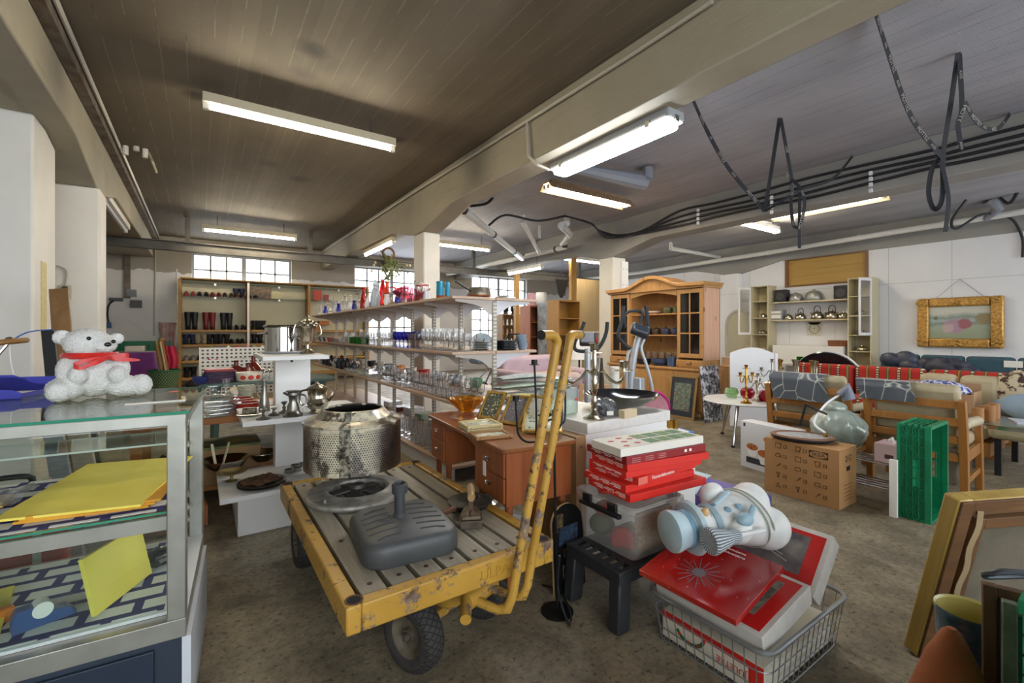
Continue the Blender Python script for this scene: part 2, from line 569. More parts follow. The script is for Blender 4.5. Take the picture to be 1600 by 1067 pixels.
# unseen wall behind the camera, its windows enlarged for frontal fill daylight
WR = [(-2.6, 1.9, .7, 3.0), (3.1, 6.2, .7, 2.75), (7.1, 10.6, .7, 2.75)]
m = M();xs = XL
for x0, x1, z0, z1 in WR:
 m.box(xs, YF-.3, 0, x0, YF, CEIL);m.box(x0, YF-.3, 0, x1, YF, z0);m.box(x0, YF-.3, z1, x1, YF, CEIL)
 xs = x1
m.box(xs, YF-.3, 0, XR+.3, YF, CEIL)
struct('wall_front', m, PLAIN, 'white plaster wall with windows opposite the far window wall', 'wall')
for i, w in enumerate(WR):
 window(4+i, 'y', YF, *w, 2, 3, 4, label='unseen steel-framed window in the near wall, enlarged for fill light, %s of three'%NTH[i])
m = M();m.box(XL-.3, YF-.3, 0, XL, YB+.3, CEIL)
struct('wall_left', m, PLAIN, 'plain white plaster wall beyond the piers', 'wall')
# right wall: white panels below the beam, with the plywood-covered hatch
m = M()
m.box(XR, YF-.3, 0, XR+.3, 3.47, CEIL);m.box(XR, 5.04, 0, XR+.3, YB+.3, CEIL)
m.box(XR, 3.47, 0, XR+.3, 5.04, 2.2);m.box(XR, 3.47, 2.86, XR+.3, 5.04, CEIL)
struct('wall_right', m, WALLR, 'white panelled wall behind the picture and the teal sofa', 'wall')
PLY = wood('plywood', 'a5813f', 'b8954f', 1, 5, .55, '8f6c30')
PINEDK = wood('dark stained timber', '6d4a2c', '80583a', 2, 10)
m = M();m.box(XR+.04, 3.47, 2.2, XR+.1, 5.04, 2.86)
hatch = struct('trim_1', m, PLY, 'plywood sheet closing the hatch high on the white panel wall', 'hatch')
m = M();m.box(XR-.015, 3.47, 2.2, XR+.04, 3.53, 2.86);m.box(XR-.015, 4.98, 2.2, XR+.04, 5.04, 2.86);m.box(XR-.015, 3.53, 2.8, XR+.04, 4.98, 2.86);m.box(XR-.015, 3.53, 2.2, XR+.04, 4.98, 2.24)
ob('hatch_frame', m, PINEDK, hatch)
# ---------- beams ----------
n = N('painted concrete beam')
v = n.coord()
col = n.ramp(n.noise(v, 1.3, 5), [(.3, '968e7a'), (.7, 'a8a08c')])
col = n.mix(n.ramp(n.noise(n.coord((1, .25, 3)), 7, 4), [(.6, 0.0), (.72, .45)]), col, '7d735e')
BEAMM = n.bsdf(col, .65, 0, n.bump(n.math('ADD', n.noise(n.coord((2, .4, 9)), 6, 4), n.noise(v, 40, 3)), .3, .006))
n = N('grey concrete beam')
col = n.ramp(n.noise(n.coord(), 1.3, 5), [(.3, '86847f'), (.7, '969490')])
BEAMG = n.bsdf(col, .65, 0, n.bump(n.noise(n.coord((2, .4, 9)), 6, 4), .3, .006))
def beam(x0, x1, mt, label):
 prof = [(YF, BEAMZ), (5.12, BEAMZ), (6.03, BEAMZ-.2), (6.4, BEAMZ-.2), (7.3, BEAMZ), (YB, BEAMZ), (YB, CEIL), (YF, CEIL)]
 m = M()
 vs = [(x0, y, z)for y, z in prof]+[(x1, y, z)for y, z in prof]
 k = len(prof)
 m.add(vs, [tuple(range(k)), tuple(range(2*k-1, k-1, -1))]+[(i, (i+1)%k, k+(i+1)%k, k+i)for i in range(k)])
 return struct('ceiling_beam', m, mt, label, 'beam', bev=.012)
beam(-2.0, -.84, BEAMM, 'wide warm concrete beam above the white piers by the counter')
beam(2.59, 2.87, BEAMM, 'long warm concrete beam crossing the ceiling over the glassware rack')
beam(6.45, 6.8, BEAMG, 'grey concrete beam carrying the black cables')
beam(XR-.04, XR+.28, BEAMG, 'grey concrete beam along the top of the white panel wall')
def column(x0, x1, y0, y1, z, mt, label, bev=.02):
 m = M();m.box(x0, y0, 0, x1, y1, z)
 return struct('column', m, mt, label, 'column', bev)
column(2.61, 2.87, 6.03, 6.4, BEAMZ-.2, PIER, 'white concrete column rising behind the glassware rack')
c2 = column(6.45, 6.8, 6.03, 6.4, BEAMZ-.2, PIER, 'white concrete column behind the handlebars and beside the pine hutch')
m = M();m.box(6.66, 6.0, 1.2, 6.84, 6.03, 2.55)
tr = ob('cover_board', m, WHITEP, c2)
m = M()
for z in(1.45, 1.75, 2.1, 2.4):
 for x in(6.7, 6.8):
  m.cyl((x, 5.994, z), (x, 6.002, z), .008, 8)
ob('screw', m, mat('grey screw', '6f7277', .4, .6), tr)
column(-1.5, -.82, 6.03, 6.4, BEAMZ-.2, PIER, 'white pier with a double socket behind the display counter')
# near pier: top follows the haunch
m = M()
pr = [(4.8, 0), (4.8, BEAMZ), (5.12, BEAMZ), (5.41, BEAMZ-.065), (5.41, 0)]
vs = [(-1.9, y, z)for y, z in pr]+[(-1.02, y, z)for y, z in pr]
m.add(vs, [tuple(range(5)), tuple(range(9, 4, -1))]+[(i, (i+1)%5, 5+(i+1)%5, 5+i)for i in range(5)])
struct('column', m, PIER, 'broad white pier with a strip of yellow tape beside the display counter', 'column', .02)
m = M()
for x0, x1, y0, y1 in((10.8, 11, 6.03, 6.5), ):
 m.box(x0, y0, 0, x1, y1, BEAMZ-.2)
struct('column', m, WALLR, 'white column standing out of the panel wall beside the hutch', 'column', .01)
# ---------- steel beam with hangers ----------
STEELB = mat('grey painted steel', '5f5c57', .55, .2, '4b4844', 3)
m = M()
m.box(XL, 10.2, 2.82, XR, 10.34, 2.835);m.box(XL, 10.2, 2.665, XR, 10.34, 2.68);m.box(XL, 10.262, 2.68, XR, 10.278, 2.82)
sb = struct('trim_2', m, STEELB, 'long grey steel girder hung across the hall below the ceiling', 'steel girder')
sb.name = 'trim_2'
for px in(293, 485, 574, 740, 905, 1010):
 p = at(px, 375, Y=10.27)
 m = M();m.box(p.x-.04, 10.24, 2.835, p.x+.04, 10.3, CEIL);m.box(p.x-.09, 10.2, 2.835, p.x+.09, 10.34, 2.85)
 ob('hanger', m, STEELB, sb)
# ---------- fluorescent fittings ----------
TUBE_W = emit('warm fluorescent tube', 'fff0d2', 30)
TUBE_C = emit('cool fluorescent tube', 'f1f7ff', 26)
TUBE_D = emit('dim fluorescent tube', 'fff0cc', 9)
FIT = mat('yellowed enamel', 'c9bea2', .4)
FITW = mat('white enamel', 'dcdad2', .4)
RUSTY = mat('rusty enamel', '8a6a50', .6, 0, 'a58a6c', 20)
def fitting(x, y, z, length, rz, tubes, label, style='batten', tube=None, housing=None, chain=True):
 """z = underside of the fitting; runs along local x"""
 tube = tube or TUBE_W;housing = housing or FITW
 t = thing('fluorescent_light', label, 'ceiling light', (x, y, z), rz, 'fluorescent ceiling lights')
 l = length/2
 m = M()
 if style=='reflector':
  pr = [(-.13, 0), (-.125, .0), (-.05, .085), (.05, .085), (.125, 0), (.13, 0), (.055, .1), (-.055, .1)]
  vs = [(-l, a, b)for a, b in pr]+[(l, a, b)for a, b in pr]
  k = 8
  m.add(vs, [(0, 1, 2, 7), (2, 3, 6, 7), (3, 4, 5, 6), (8, 15, 10, 9), (10, 15, 14, 11), (11, 14, 13, 12)]+[(i, (i+1)%k, k+(i+1)%k, k+i)for i in range(k)])
  m.box(-l*.9, -.03, .1, l*.9, .03, .15)
 else:
  m.prism(rrect(2*l, .1, .01, 2), .045, .12)
 ob('housing', m, housing, t)
 m = M();tz = .03 if style=='batten' else .045
 for i in range(tubes):
  yy = 0 if tubes==1 else(i-.5)*.075
  tm = M();tm.cyl((-l+.05, yy, tz-.01), (l-.05, yy, tz-.01), .019, 10)
  ob('tube', tm, tube, t)
  for e in(-1, 1):
   ends = M();ends.box(e*(l-.025)-.022, yy-.02, tz-.035, e*(l-.025)+.022, yy+.02, .06)
   ob('lamp_holder', ends, FITW, t)
 if chain:
  for e in(-.7, .7):
   m = M();m.cyl((e*l, 0, .1), (e*l, 0, CEIL-z), .006, 6)
   ob('hanger', m, STEELB, t)
 return t
def span(p, q, z):
 a = at(*p, Z=z);b = at(*q, Z=z)
 return(a+b)/2, (b-a).length
c, l_ = span((319, 186), (609, 242), 3.03)
fitting(c.x, 4.5, 3.03, 1.62, 0, 1, 'long fluorescent tube light over the aisle behind the counter, closest to the lens', tube=TUBE_W, housing=FIT)
fitting(.8, 9.85, 3.0, 1.56, 0, 1, 'fluorescent tube light in front of the window over the shoe shelf', housing=FIT)
# large diffuser under the beam
t = thing('fluorescent_light', 'large clear-covered fluorescent light fixed under the concrete beam, brightest in the hall', 'ceiling light', (2.87, 2.74, BEAMZ-.0), 90, 'fluorescent ceiling lights')
m = M();m.prism(rrect(1.36, .2, .02, 3), -.06, -.002)
ob('housing', m, mat('grey light housing', '8f9294', .5), t)
m = M()
m.prism(rrect(1.3, .175, .05, 4), -.115, -.058)
ob('diffuser', m, emit('lit diffuser', 'f4f9ff', 14), t, bev=.02)
m = M();m.prism(rrect(1.345, .205, .03, 4), -.066, -.05)
ob('rim', m, WHITEP, t)
for e in(-1, 1):
 m = M();m.box(e*.5-.02, .095, -.09, e*.5+.02, .112, -.04);ob('clip', m, STEEL, t)
 m = M();m.box(e*.672-.014, -.02, -.085, e*.672+.014, .02, -.04);ob('clip', m, STEEL, t)
fitting(4.62, 4.76, 3.1, 1.62, 0, 2, 'two-tube fluorescent light with rusty reflector beside the grey drain pipe', 'reflector', TUBE_W, RUSTY, False)
fitting(2.72, 8.35, 2.7, 1.62, 90, 1, 'fluorescent tube light hung under the beam beside the dried flowers', 'batten', TUBE_W, FIT, True)
fitting(4.62, 8.75, 3.0, 1.55, 0, 1, 'fluorescent tube light just past the white column above the pans', 'batten', TUBE_W, FIT)
fitting(6.3, 8.67, 2.6, 1.35, 90, 1, 'cool white tube light below the drain pipe near the wooden posts', 'batten', TUBE_C, FITW)
fitting(8.2, 8.7, 3.0, 1.5, 0, 1, 'narrow tube light seen between the wooden post and the second column', 'batten', TUBE_W, FITW)
fitting(7.05, 2.75, 2.86, 1.42, 90, 1, 'dim reflector light running under the grey beam with the cables', 'reflector', TUBE_D, FIT, True)
fitting(8.55, 4.35, 3.1, 1.3, 0, 2, 'bright pair of short tubes beyond the dim reflector light', 'batten', TUBE_W, FITW)
fitting(-.93, 8.05, 2.7, 1.9, 90, 1, 'unlit fluorescent light under the wide beam past the piers', 'batten', mat('unlit tube', 'd9dce2', .3), FITW)
# ---------- pipes, conduits, cables ----------
PVC = mat('white drain pipe', 'd9d9d6', .35)
PVCG = mat('grey drain pipe', '84878f', .35)
CABLE = mat('black cable', '1b1c22', .5)
COND = mat('painted conduit', 'b3ad9f', .45)
def run(name, pts, r, mt, label, cat, rings=(), n=10, sm=0, rmat=None, group=None):
 t = thing(name, label, cat, pts[0], 0, group)
 o = V(pts[0])
 P = [V(p)-o for p in pts]
 m = M();m.tube(smooth(P, sm)if sm else P, r, n)
 ob(name+'_body' if not rings else 'tube', m, mt, t)
 if rings:
  for f in rings:
   seg = max(0, min(int(f*(len(P)-1)), len(P)-2));q = f*(len(P)-1)-seg
   c = P[seg].lerp(P[seg+1], q);d = (P[seg+1]-P[seg]).normalized()
   rm = M();rm.cyl(c-d*.03, c+d*.03, r*1.16, n)
   ob('collar', rm, rmat or mt, t)
 return t
main_a = at(745, 418, X=6.15);main_b = at(866, 390, X=6.15)
dirn = (main_b-main_a)
RING = mat('dark pipe clip', '3c3d40', .5)
run('drain_pipe', [main_a-dirn*.55, main_a, main_b, main_b+dirn*.1, at(884, 372, X=6.1)], .055, PVC, 'white drain pipe running under the ceiling toward the window wall', 'pipe', (.25, .42, .55, .8), rmat=RING)
run('drain_pipe', [at(718, 322, Z=3.2), at(728, 331, Z=3.15), at(816, 404, X=6.05)], .06, PVC, 'thick white branch pipe slanting down from the ceiling beside the column', 'pipe', (.35, .7, .9), rmat=RING)
a = at(817, 336, Z=3.3)
run('drain_pipe', [a, a-V((0, 0, .12)), at(822, 356, Z=3.1), at(843, 396, X=6.08)], .04, PVC, 'thin white branch pipe with an elbow between the two pipe traps', 'pipe', (.5, .7))
a = at(886, 340, Z=3.3)
run('drain_pipe', [a, a-V((0, 0, .1)), at(878, 352, Z=3.14), at(891, 366, X=5.9), at(878, 382, X=6.1)], .05, PVC, 'twisted white trap pipe hanging where the cables leave the ceiling', 'pipe', (.55, .8))
a = at(843, 352, Z=3.3)
run('drain_pipe', [a, at(843, 372, Y=a.y)], .028, PVC, 'short white pipe stub sticking out of the ceiling near the traps', 'pipe')
a = at(1012, 262, Z=3.3);b = at(1006, 285, Z=3.13)
run('drain_pipe', [a, V((a.x, a.y, 3.18)), b, at(911, 266, Z=3.13), at(880, 258, Z=3.13)], .065, PVCG, 'grey drain pipe with an elbow next to the large clear-covered light', 'pipe', (.42, .46, .3))
run('drain_pipe', [at(1048, 380, Z=3.2), at(1048, 388, Z=3.12), at(1098, 397, Z=3.1), at(1130, 403, Z=3.1)], .04, PVC, 'short white pipe with an elbow above the pine hutch', 'pipe', (.6, ))
run('drain_pipe', [V((10.55, -2.5, 3.2)), at(1560, 337, X=10.6), at(1400, 362, X=10.6), at(1200, 395, X=10.6), at(1000, 426, X=10.6), V((10.6, 11.5, 2.95))], .05, PVC, 'long white pipe running along the top of the panel wall', 'pipe', (.3, .45, .6, .75))
a = at(1545, 312, X=10.4)
run('drain_pipe', [V((a.x, a.y, CEIL)), a, at(1560, 326, X=10.5), at(1540, 342, X=10.6)], .055, PVCG, 'grey pipe elbow dropping from the ceiling onto the long white pipe', 'pipe', (.5, ))
for i, (y0, y1)in enumerate(((197, 330), (210, 339), (221, 347), (232, 353))):
 p = at(1600, y0, X=6.41);q = at(1060, y1, X=6.41)
 d = (p-q)
 pts = [p+d*.9, p]
 for j in range(1, 6):
  w = p.lerp(q, j/6);w.z-=.015*math.sin(j*1.7+i);pts.append(w)
 pts+=[q, at(1000-8*i, 362+2*i, X=6.38), at(948-4*i, 372-4*i, X=6.2), at(925, 350, X=5.9), at(893, 340, X=5.4), at(884, 338, X=5.25)]
 run('power_cable', pts, .017, CABLE, 'thick black power cable along the grey beam, %s from the top'%NTH[i], 'cable', n=8, sm=4, group='black cables on the beam')
run('power_cable', [at(884, 337, X=5.4), at(840, 345, X=4.9), at(790, 336, X=4.3), at(764, 352, X=3.95)], .02, CABLE, 'black cable drooping across the ceiling between the white pipes', 'cable', n=8, sm=5)
run('power_cable', [at(735, 322, X=3.6), at(760, 318, X=3.75), at(772, 306, X=3.8)], .022, CABLE, 'short black cable loop at the hole in the ceiling near the column', 'cable', n=8, sm=5)
run('power_cable', [at(1497, 285, X=9.6), at(1515, 300, X=10), at(1550, 300, X=10.3), at(1575, 318, X=10.3), at(1590, 300, X=10.2)], .022, CABLE, 'upper coil of black cable by the grey pipe elbow', 'cable', n=8, sm=5)
run('power_cable', [at(1510, 312, X=10), at(1487, 345, X=10), at(1496, 357, X=10.2), at(1535, 335, X=10.4), at(1578, 340, X=10.8), at(1597, 370, X=10.95), at(1598, 402, X=10.95)], .02, CABLE, 'looping black cable running down the panel wall', 'cable', n=8, sm=5)
for i, (px, py)in enumerate(((1360, 270), (1205, 308), (1090, 328))):
 p = at(px, py, X=6.37)
 m = M()
 for j in range(4):
  m.cb(0, 0, -.033-.066*j, .03, .035, .045)
 o = one('cable_clip', m, WHITEP, 'row of white cable clips on the grey beam, %s from the wall with the picture'%NTH[i], 'cable clip', p+V((0.01, 0, .03)), bev=.004)
# conduits on the beams
run('conduit', [at(1113, 2, X=2.56), at(980, 90, X=2.56), at(822, 190, X=2.56), at(640, 305, X=2.56), at(500, 397, X=2.56)], .016, COND, 'thin metal conduit along the top of the long warm beam', 'conduit')
a = at(823, 190, X=2.56)
run('conduit', [a, at(826, 244, X=2.56), at(840, 258, X=2.58), at(858, 266, X=2.7)], .014, COND, 'short conduit dropping from the beam to the large clear-covered light', 'conduit')
m = M();p0 = at(50, 0, X=-.8);
m.box(-.835, 1.2, 3.16, -.76, YB, 3.24)
one('cable_duct', m, mat('rusty duct', '5e4a3a', .6, .2, '7b756c', 8), 'rusty cable duct along the wide beam at the ceiling', 'cable duct')
for i, dz in enumerate((0, -.03)):
 run('conduit', [V((-.74, 1.2, 3.27+dz)), V((-.74, YB, 3.27+dz))], .012, COND, 'thin grey conduit beside the rusty duct, %s one'%('upper', 'lower')[i], 'conduit', n=6)
# stubs of pipe hanging from the ceiling
for i, (px, py, h, c)in enumerate(((196, 236, .1, 'd9d5cd'), (213, 237, .05, 'cfcac0'), (227, 241, .1, 'd9d5cd'))):
 p = at(px, py-8, Z=CEIL)
 run('pipe_stub', [p, p-V((0, 0, h))], .028, mat('pipe stub '+c, c, .5), 'white pipe stub sticking down from the warm ceiling, %s of three'%NTH[i], 'pipe')
p = at(232, 238, Z=CEIL)
run('ceiling_strip', [p, at(238, 252, Z=3.15), at(245, 270, Z=3.05)], .012, mat('bent strip', 'b4a98e', .6), 'bent pale strip dangling beside the pipe stubs', 'strip')
# ---------- hanging straps ----------
WEB = mat('black webbing', '15151a', .8, 0, '1f1f26', 60)
STRAPTXT = mat('strap lettering', '9a968c', .8)
def strap(pts, label, w=.0125, letters=0, sm=5):
 t = thing('webbing_strap', label, 'strap', pts[0], 0)
 o = V(pts[0]);P = [V(p)-o for p in pts]
 Q = smooth(P, sm)
 m = M();m.tube(Q, 1, 4, flat=(w*1.3, .0012))if False else None
 vs = [];fs = []
 for i, p in enumerate(Q):
  d = (Q[min(i+1, len(Q)-1)]-Q[max(i-1, 0)]).normalized()
  f = V((-.55, -.8, -.1))
  s_ = d.cross(f).normalized();nn = s_.cross(d).normalized()
  for a, b in((-1, -1), (1, -1), (1, 1), (-1, 1)):
   vs.append(p+s_*(a*w*1.5)+nn*(b*.0012))
 for i in range(len(Q)-1):
  for j in range(4):
   fs.append((i*4+j, i*4+(j+1)%4, i*4+4+(j+1)%4, i*4+4+j))
 fs.append((3, 2, 1, 0));e = (len(Q)-1)*4;fs.append((e, e+1, e+2, e+3))
 m = M();m.add(vs, fs);ob('webbing', m, WEB, t)
 for j in range(letters):
  f = (j+.6)/letters*.92
  i = min(int(f*(len(Q)-1)), len(Q)-2)
  p = Q[i].lerp(Q[i+1], f*(len(Q)-1)-i);d = (Q[i+1]-Q[i]).normalized()
  fv = V((-.55, -.8, -.1));s_ = d.cross(fv).normalized();nn = s_.cross(d).normalized()
  if nn.dot(fv)<0:
   nn = -nn
  x = d if j%2 else d;y = nn.cross(x)
  mt = Matrix((x, y, nn)).transposed()
  text('lettering', 'MOTTEZ' if j%2 else 'AXIS', .042 if j%2 else .03, STRAPTXT, t, p+nn*.0025, mt.to_euler())
 return t
k1 = at(1472, 245, X=5.0)
strap([at(1362, 0, Z=3.28), at(1390, 90, X=4.1), at(1425, 185, X=4.6), k1], 'long lettered strap sagging from behind the beam to the upper knot', .014, 9)
strap([at(1497, 82, Z=3.29), at(1486, 160, X=4.85), at(1474, 240, X=5.0), at(1473, 300, X=5.0), at(1468, 322, X=5.0), at(1458, 325, X=5.0), at(1451, 300, X=5.0), at(1457, 262, X=5.0), k1], 'black strap dropping from the ceiling hook to a loop below the upper knot', .014)
strap([k1+V((0, .01, -.02)), at(1479, 290, X=5.0), at(1482, 320, X=5.0), at(1477, 362, X=5.0)], 'free tail of webbing below the upper knot', .012)
strap([at(1499, 84, Z=3.29), at(1501, 120, X=4.75), at(1503, 170, X=4.8), at(1497, 195, X=4.82), at(1502, 228, X=4.84), at(1506, 232, X=4.85)], 'buckled strap hanging beside the ceiling hook over the sofas', .013, 3)
strap([at(1508, 160, X=4.82), at(1522, 185, X=5.0), at(1540, 200, X=5.2), at(1560, 200, X=5.6), at(1578, 178, X=6.42)], 'lettered strap curving from the buckle to the grey beam', .012, 5)
k2 = at(1195, 330, X=5.0)
strap([at(1076, 140, Z=3.28), at(1105, 205, X=4.2), at(1140, 265, X=4.6), k2], 'lettered strap sagging from behind the beam near the large light', .014, 6)
strap([at(1218, 184, Z=3.29), at(1207, 255, X=4.85), at(1195, 328, X=5.0)], 'straight black strap from the ceiling hook to the lower knot', .013)
strap([at(1220, 185, Z=3.29), at(1230, 240, X=4.8), at(1237, 283, X=4.9), at(1236, 320, X=4.9), at(1240, 352, X=4.9), at(1250, 352, X=4.9), at(1257, 320, X=4.9), at(1252, 297, X=4.9), at(1237, 280, X=4.9)], 'looped strap hanging in front of the dim reflector light', .011, 5)
strap([at(1250, 300, X=4.92), at(1249, 340, X=4.92), at(1249, 388, X=4.92)], 'free strap tail hanging inside the loop', .01)
strap([at(1195, 330, X=5.0), at(1225, 312, X=5.0), at(1252, 296, X=5.2), at(1300, 280, X=5.8), at(1332, 244, X=6.42)], 'thin strap running from the lower knot to the grey beam', .009)
for i, (px, py)in enumerate(((1230, 272), (1503, 160))):
 p = at(px, py, X=4.86)
 m = M();m.cb(0, 0, 0, .02, .012, .05);m.cb(0, -.008, -.02, .05, .012, .012)
 one('strap_buckle', m, STEEL if i==0 else BLACK, ('small metal buckle on the looped strap', 'black cam buckle on the strap over the sofas')[i], 'buckle', p, 35, bev=.002)
for i, (px, py)in enumerate(((425, 320), (1238, 335), (1372, 305), (1018, 372))):
 p = at(px, py-4, Z=CEIL)
 m = M();m.tube([(0, 0, 0), (0, 0, -.06)]+[(.02*math.sin(a), 0, -.08+.02*math.cos(a))for a in[j*.6 for j in range(9)]], .005, 6)
 one('ceiling_hook', m, STEEL, ('rusty hook in the warm ceiling above the aisle', 'small hook above the looped strap', 'small hook above the dim reflector light', 'small hook above the pine hutch')[i], 'hook', p)
# ---------- camera, sky, view ----------
cam = bpy.data.cameras.new('camera');co = bpy.data.objects.new('camera', cam);COL.objects.link(co)
cam.sensor_width = 36;cam.lens = FOC/1600*36;cam.shift_y = -15.5/1600
cam.clip_start = .02;cam.clip_end = 100
co.location = (0, 0, EYE);co.rotation_euler = (R(90), 0, -TH)
sc.camera = co
w = bpy.data.worlds.new('overcast sky');sc.world = w;w.use_nodes = True
bg = w.node_tree.nodes['Background'];bg.inputs[0].default_value = (.88, .94, 1, 1);bg.inputs[1].default_value = 2.4
sc.view_settings.view_transform = 'Standard';sc.view_settings.look = 'None';sc.view_settings.gamma = 1;sc.view_settings.use_curve_mapping = False
sc.view_settings.exposure = 1.97
cy = sc.cycles
cy.max_bounces = 8;cy.diffuse_bounces = 4;cy.glossy_bounces = 4;cy.transmission_bounces = 6;cy.transparent_max_bounces = 40
cy.use_denoising = True;cy.sample_clamp_indirect = 6;cy.caustics_reflective = False;cy.caustics_refractive = False
# ================= DISPLAY COUNTER (near left) =================
ALU = mat('brushed aluminium', 'a9aaa2', .35, .7, '9a9b93', 9)
GREENGL = glassy('thick green-edged glass', 'f1f7f4', .015, 1.0)
GEDGE = mat('green glass edge', '2f8268', .15)
NAVY = mat('navy laminate', '26313f', .45)
t = thing('display_counter', 'aluminium and glass display counter with the clear bear on top', 'display counter', (-.035, 1.655, 0), -4)
CX0 = -1.15;CD = .66
m = M()
m.box(CX0, .005, .08, -.01, CD-.005, .30)
ob('base_cabinet', m, NAVY, t)
m = M();m.box(CX0, .03, 0, -.03, CD-.03, .08);ob('plinth', m, BLACK, t)
for x0 in(-.62, -.09):
 pass
dr = M();dr.box(CX0+.02, -.008, .09, -.075, .004, .285);d = ob('door', dr, mat('navy door', '1f2b3c', .4), t, .002)
h = M();h.tube(smooth([(-.55, -.008, .2), (-.55, -.03, .205), (-.16, -.03, .205), (-.16, -.008, .2)], 3), .008, 8);ob('door_handle', h, mat('blue grey handle', '52687a', .4), d)
sd = M();sd.box(-.01, .0, .02, .012, CD, .30);ob('end_panel', sd, mat('pale end panel', 'c5c9d0', .5), t)
PW = .046
for x0 in(CX0, -PW):
 for y0 in(0, CD-PW):
  m = M();m.box(x0, y0, .355, x0+PW, y0+PW, .93);ob('post', m, ALU, t, .003)
for(n_, z0, z1)in(('bottom_rail', .30, .355), ('top_rail', .925, .958)):
 m = M()
 m.box(CX0, 0, z0, 0, PW, z1);m.box(CX0, CD-PW, z0, 0, CD, z1);m.box(CX0, PW, z0, CX0+PW, CD-PW, z1);m.box(-PW, PW, z0, 0, CD-PW, z1)
 ob(n_, m, ALU, t, .002)
m = M();m.box(CX0, .045, .356, -.0, CD-.045, .365)
ob('floor_board', m, WHITEP, t)
m = M();m.box(CX0+PW, .05, .345, -PW, .062, .356);ob('gold_track', m, mat('gold track', 'b99758', .35, .6), t)
m = M();m.box(CX0-.01, -.02, .96, .01, CD+.02, .968, 0)
m.k = [0, 0, 1, 1, 1, 1]
ob('glass_top', m, [GREENGL, GEDGE], t)
m = M();m.box(CX0+PW, .035, .66, -PW, CD-.05, .667);m.k = [0, 0, 1, 1, 1, 1]
ob('glass_shelf', m, [GREENGL, GEDGE], t)
m = M();m.box(CX0+PW, .018, .618, -PW, .034, .657);ob('shelf_rail', m, ALU, t)
m = M();m.box(CX0+PW, .36, .8, -PW, CD-.06, .806);m.k = [0, 0, 1, 1, 1, 1]
ob('glass_shelf', m, [GREENGL, mat('pale glass edge', 'aebfb4', .2)], t)
m = M();m.box(CX0+PW, .02, .37, -PW-.004, .024, .617);ob('front_pane', m, GREENGL, t)
m = M();m.box(CX0+PW, CD-.02, .37, -PW, CD-.016, .92);ob('back_pane', m, GREENGL, t)
def blocks(name, c1, c2, s=14):
 n = N(name)
 b = n('ShaderNodeTexBrick', offset=.5);b.inputs['Scale'].default_value = s
 b.inputs['Color1'].default_value = L(c1);b.inputs['Color2'].default_value = L(c1);b.inputs['Mortar'].default_value = L(c2)
 b.inputs['Mortar Size'].default_value = .09;b.inputs['Brick Width'].default_value = .9;b.inputs['Row Height'].default_value = .55
 n.l(n.coord(), b.inputs['Vector'])
 return n.bsdf(b.outputs[0], .8)
LINER = blocks('blue squared shelf paper', 'd8d8d4', '2a2d66', 7)
m = M();m.box(CX0+.06, .05, .6675, -.06, .6, .669);ob('shelf_liner', m, LINER, t)
m = M();m.box(CX0+.06, .06, .3655, -.06, .6, .367);ob('shelf_liner', m, LINER, t)
for zc in(.45, .5, .55, .75, .85):
 m = M();m.box(-.05, CD-.1, zc-.006, -.04, CD-.06, zc+.006);ob('shelf_peg', m, STEEL, t)
def onct(x, y, z):
 c, s = math.cos(R(-4)), math.sin(R(-4))
 return V((-.035+x*c-y*s, 1.655+x*s+y*c, z))
YEL = mat('yellow card', 'f2e06a', .7, 0, 'ead556', 4)
YEL2 = mat('amber card', 'd99f2c', .7, 0, 'cf9020', 4)
def envelope(w, h, th, loc, rz, label, mt=YEL, tilt=0, group='yellow envelopes in the counter', roll=0):
 m = M();m.box(-w/2, -h/2, 0, w/2, h/2, th);
 o = one('envelope', m, mt, label, 'envelope', loc, rz, group)
 if tilt or roll:
  o.rotation_euler = (R(tilt), R(roll), R(rz))
 fl = M();fl.box(-w/2, -h/2, th+.0002, w/2, -h/2+h*.3, th+.001);ob('flap', fl, mt, o)
 return o
for i in range(3):
 envelope(.30, .46, .006, onct(-.225+.008*i, .33, .6705+.0065*i), -10+1.5*i, ('bottom amber envelope of the stack on the glass shelf', 'amber envelope in the middle of the stack on the glass shelf', 'upper amber envelope of the stack on the glass shelf')[i], YEL2)
envelope(.33, .5, .006, onct(-.235, .34, .692), -14, 'big bright yellow envelope on top of the stack on the glass shelf', YEL, 2)
envelope(.34, .3, .008, onct(-.68, .22, .368), 18, 'bottom yellow envelope on the lower floor of the counter', YEL2)
envelope(.34, .3, .01, onct(-.62, .23, .379), 8, 'thick yellow envelope second from the bottom on the counter floor', YEL)
envelope(.34, .3, .007, onct(-.66, .25, .392), 28, 'crooked yellow envelope topmost on the lower counter floor', YEL)
o = envelope(.24, .17, .012, onct(-.2, .22, .456), 62, 'yellow folder standing on edge on the counter floor', YEL, 78)
# tape dispenser, orange holder, bag
t = thing('tape_dispenser', 'blue tape dispenser on the lower floor of the counter', 'tape dispenser', onct(-.35, .15, .3685), 20)
m = M();m.prism([(-.06, 0), (.07, 0), (.07, .012), (.055, .03), (.02, .035), (-.02, .06), (-.05, .06), (-.06, .04)], -.02, .02)
m.v = [(x, z, y)for x, y, z in m.v]
ob('body', m, mat('blue plastic', '2f4f86', .35), t, .003)
m = M();m.cyl((.0, -.022, .045), (0, .022, .045), .022, 16);ob('tape_roll', m, PAPER, t)
m = M();m.cb(0, 0, .02, .1, .035, .04)
one('tape_holder', m, mat('orange plastic', 'd27a24', .45), 'orange plastic holder beside the blue tape dispenser', 'holder', onct(-.47, .2, .3685), 25, bev=.008)
m = M();m.ball((0, 0, .03), .05, 18, 12, sc=(1.1, .8, .6))
rr = random.Random(3)
m.v = [(x+rr.uniform(-.006, .006), y+rr.uniform(-.006, .006), z+rr.uniform(-.004, .006))for x, y, z in m.v]
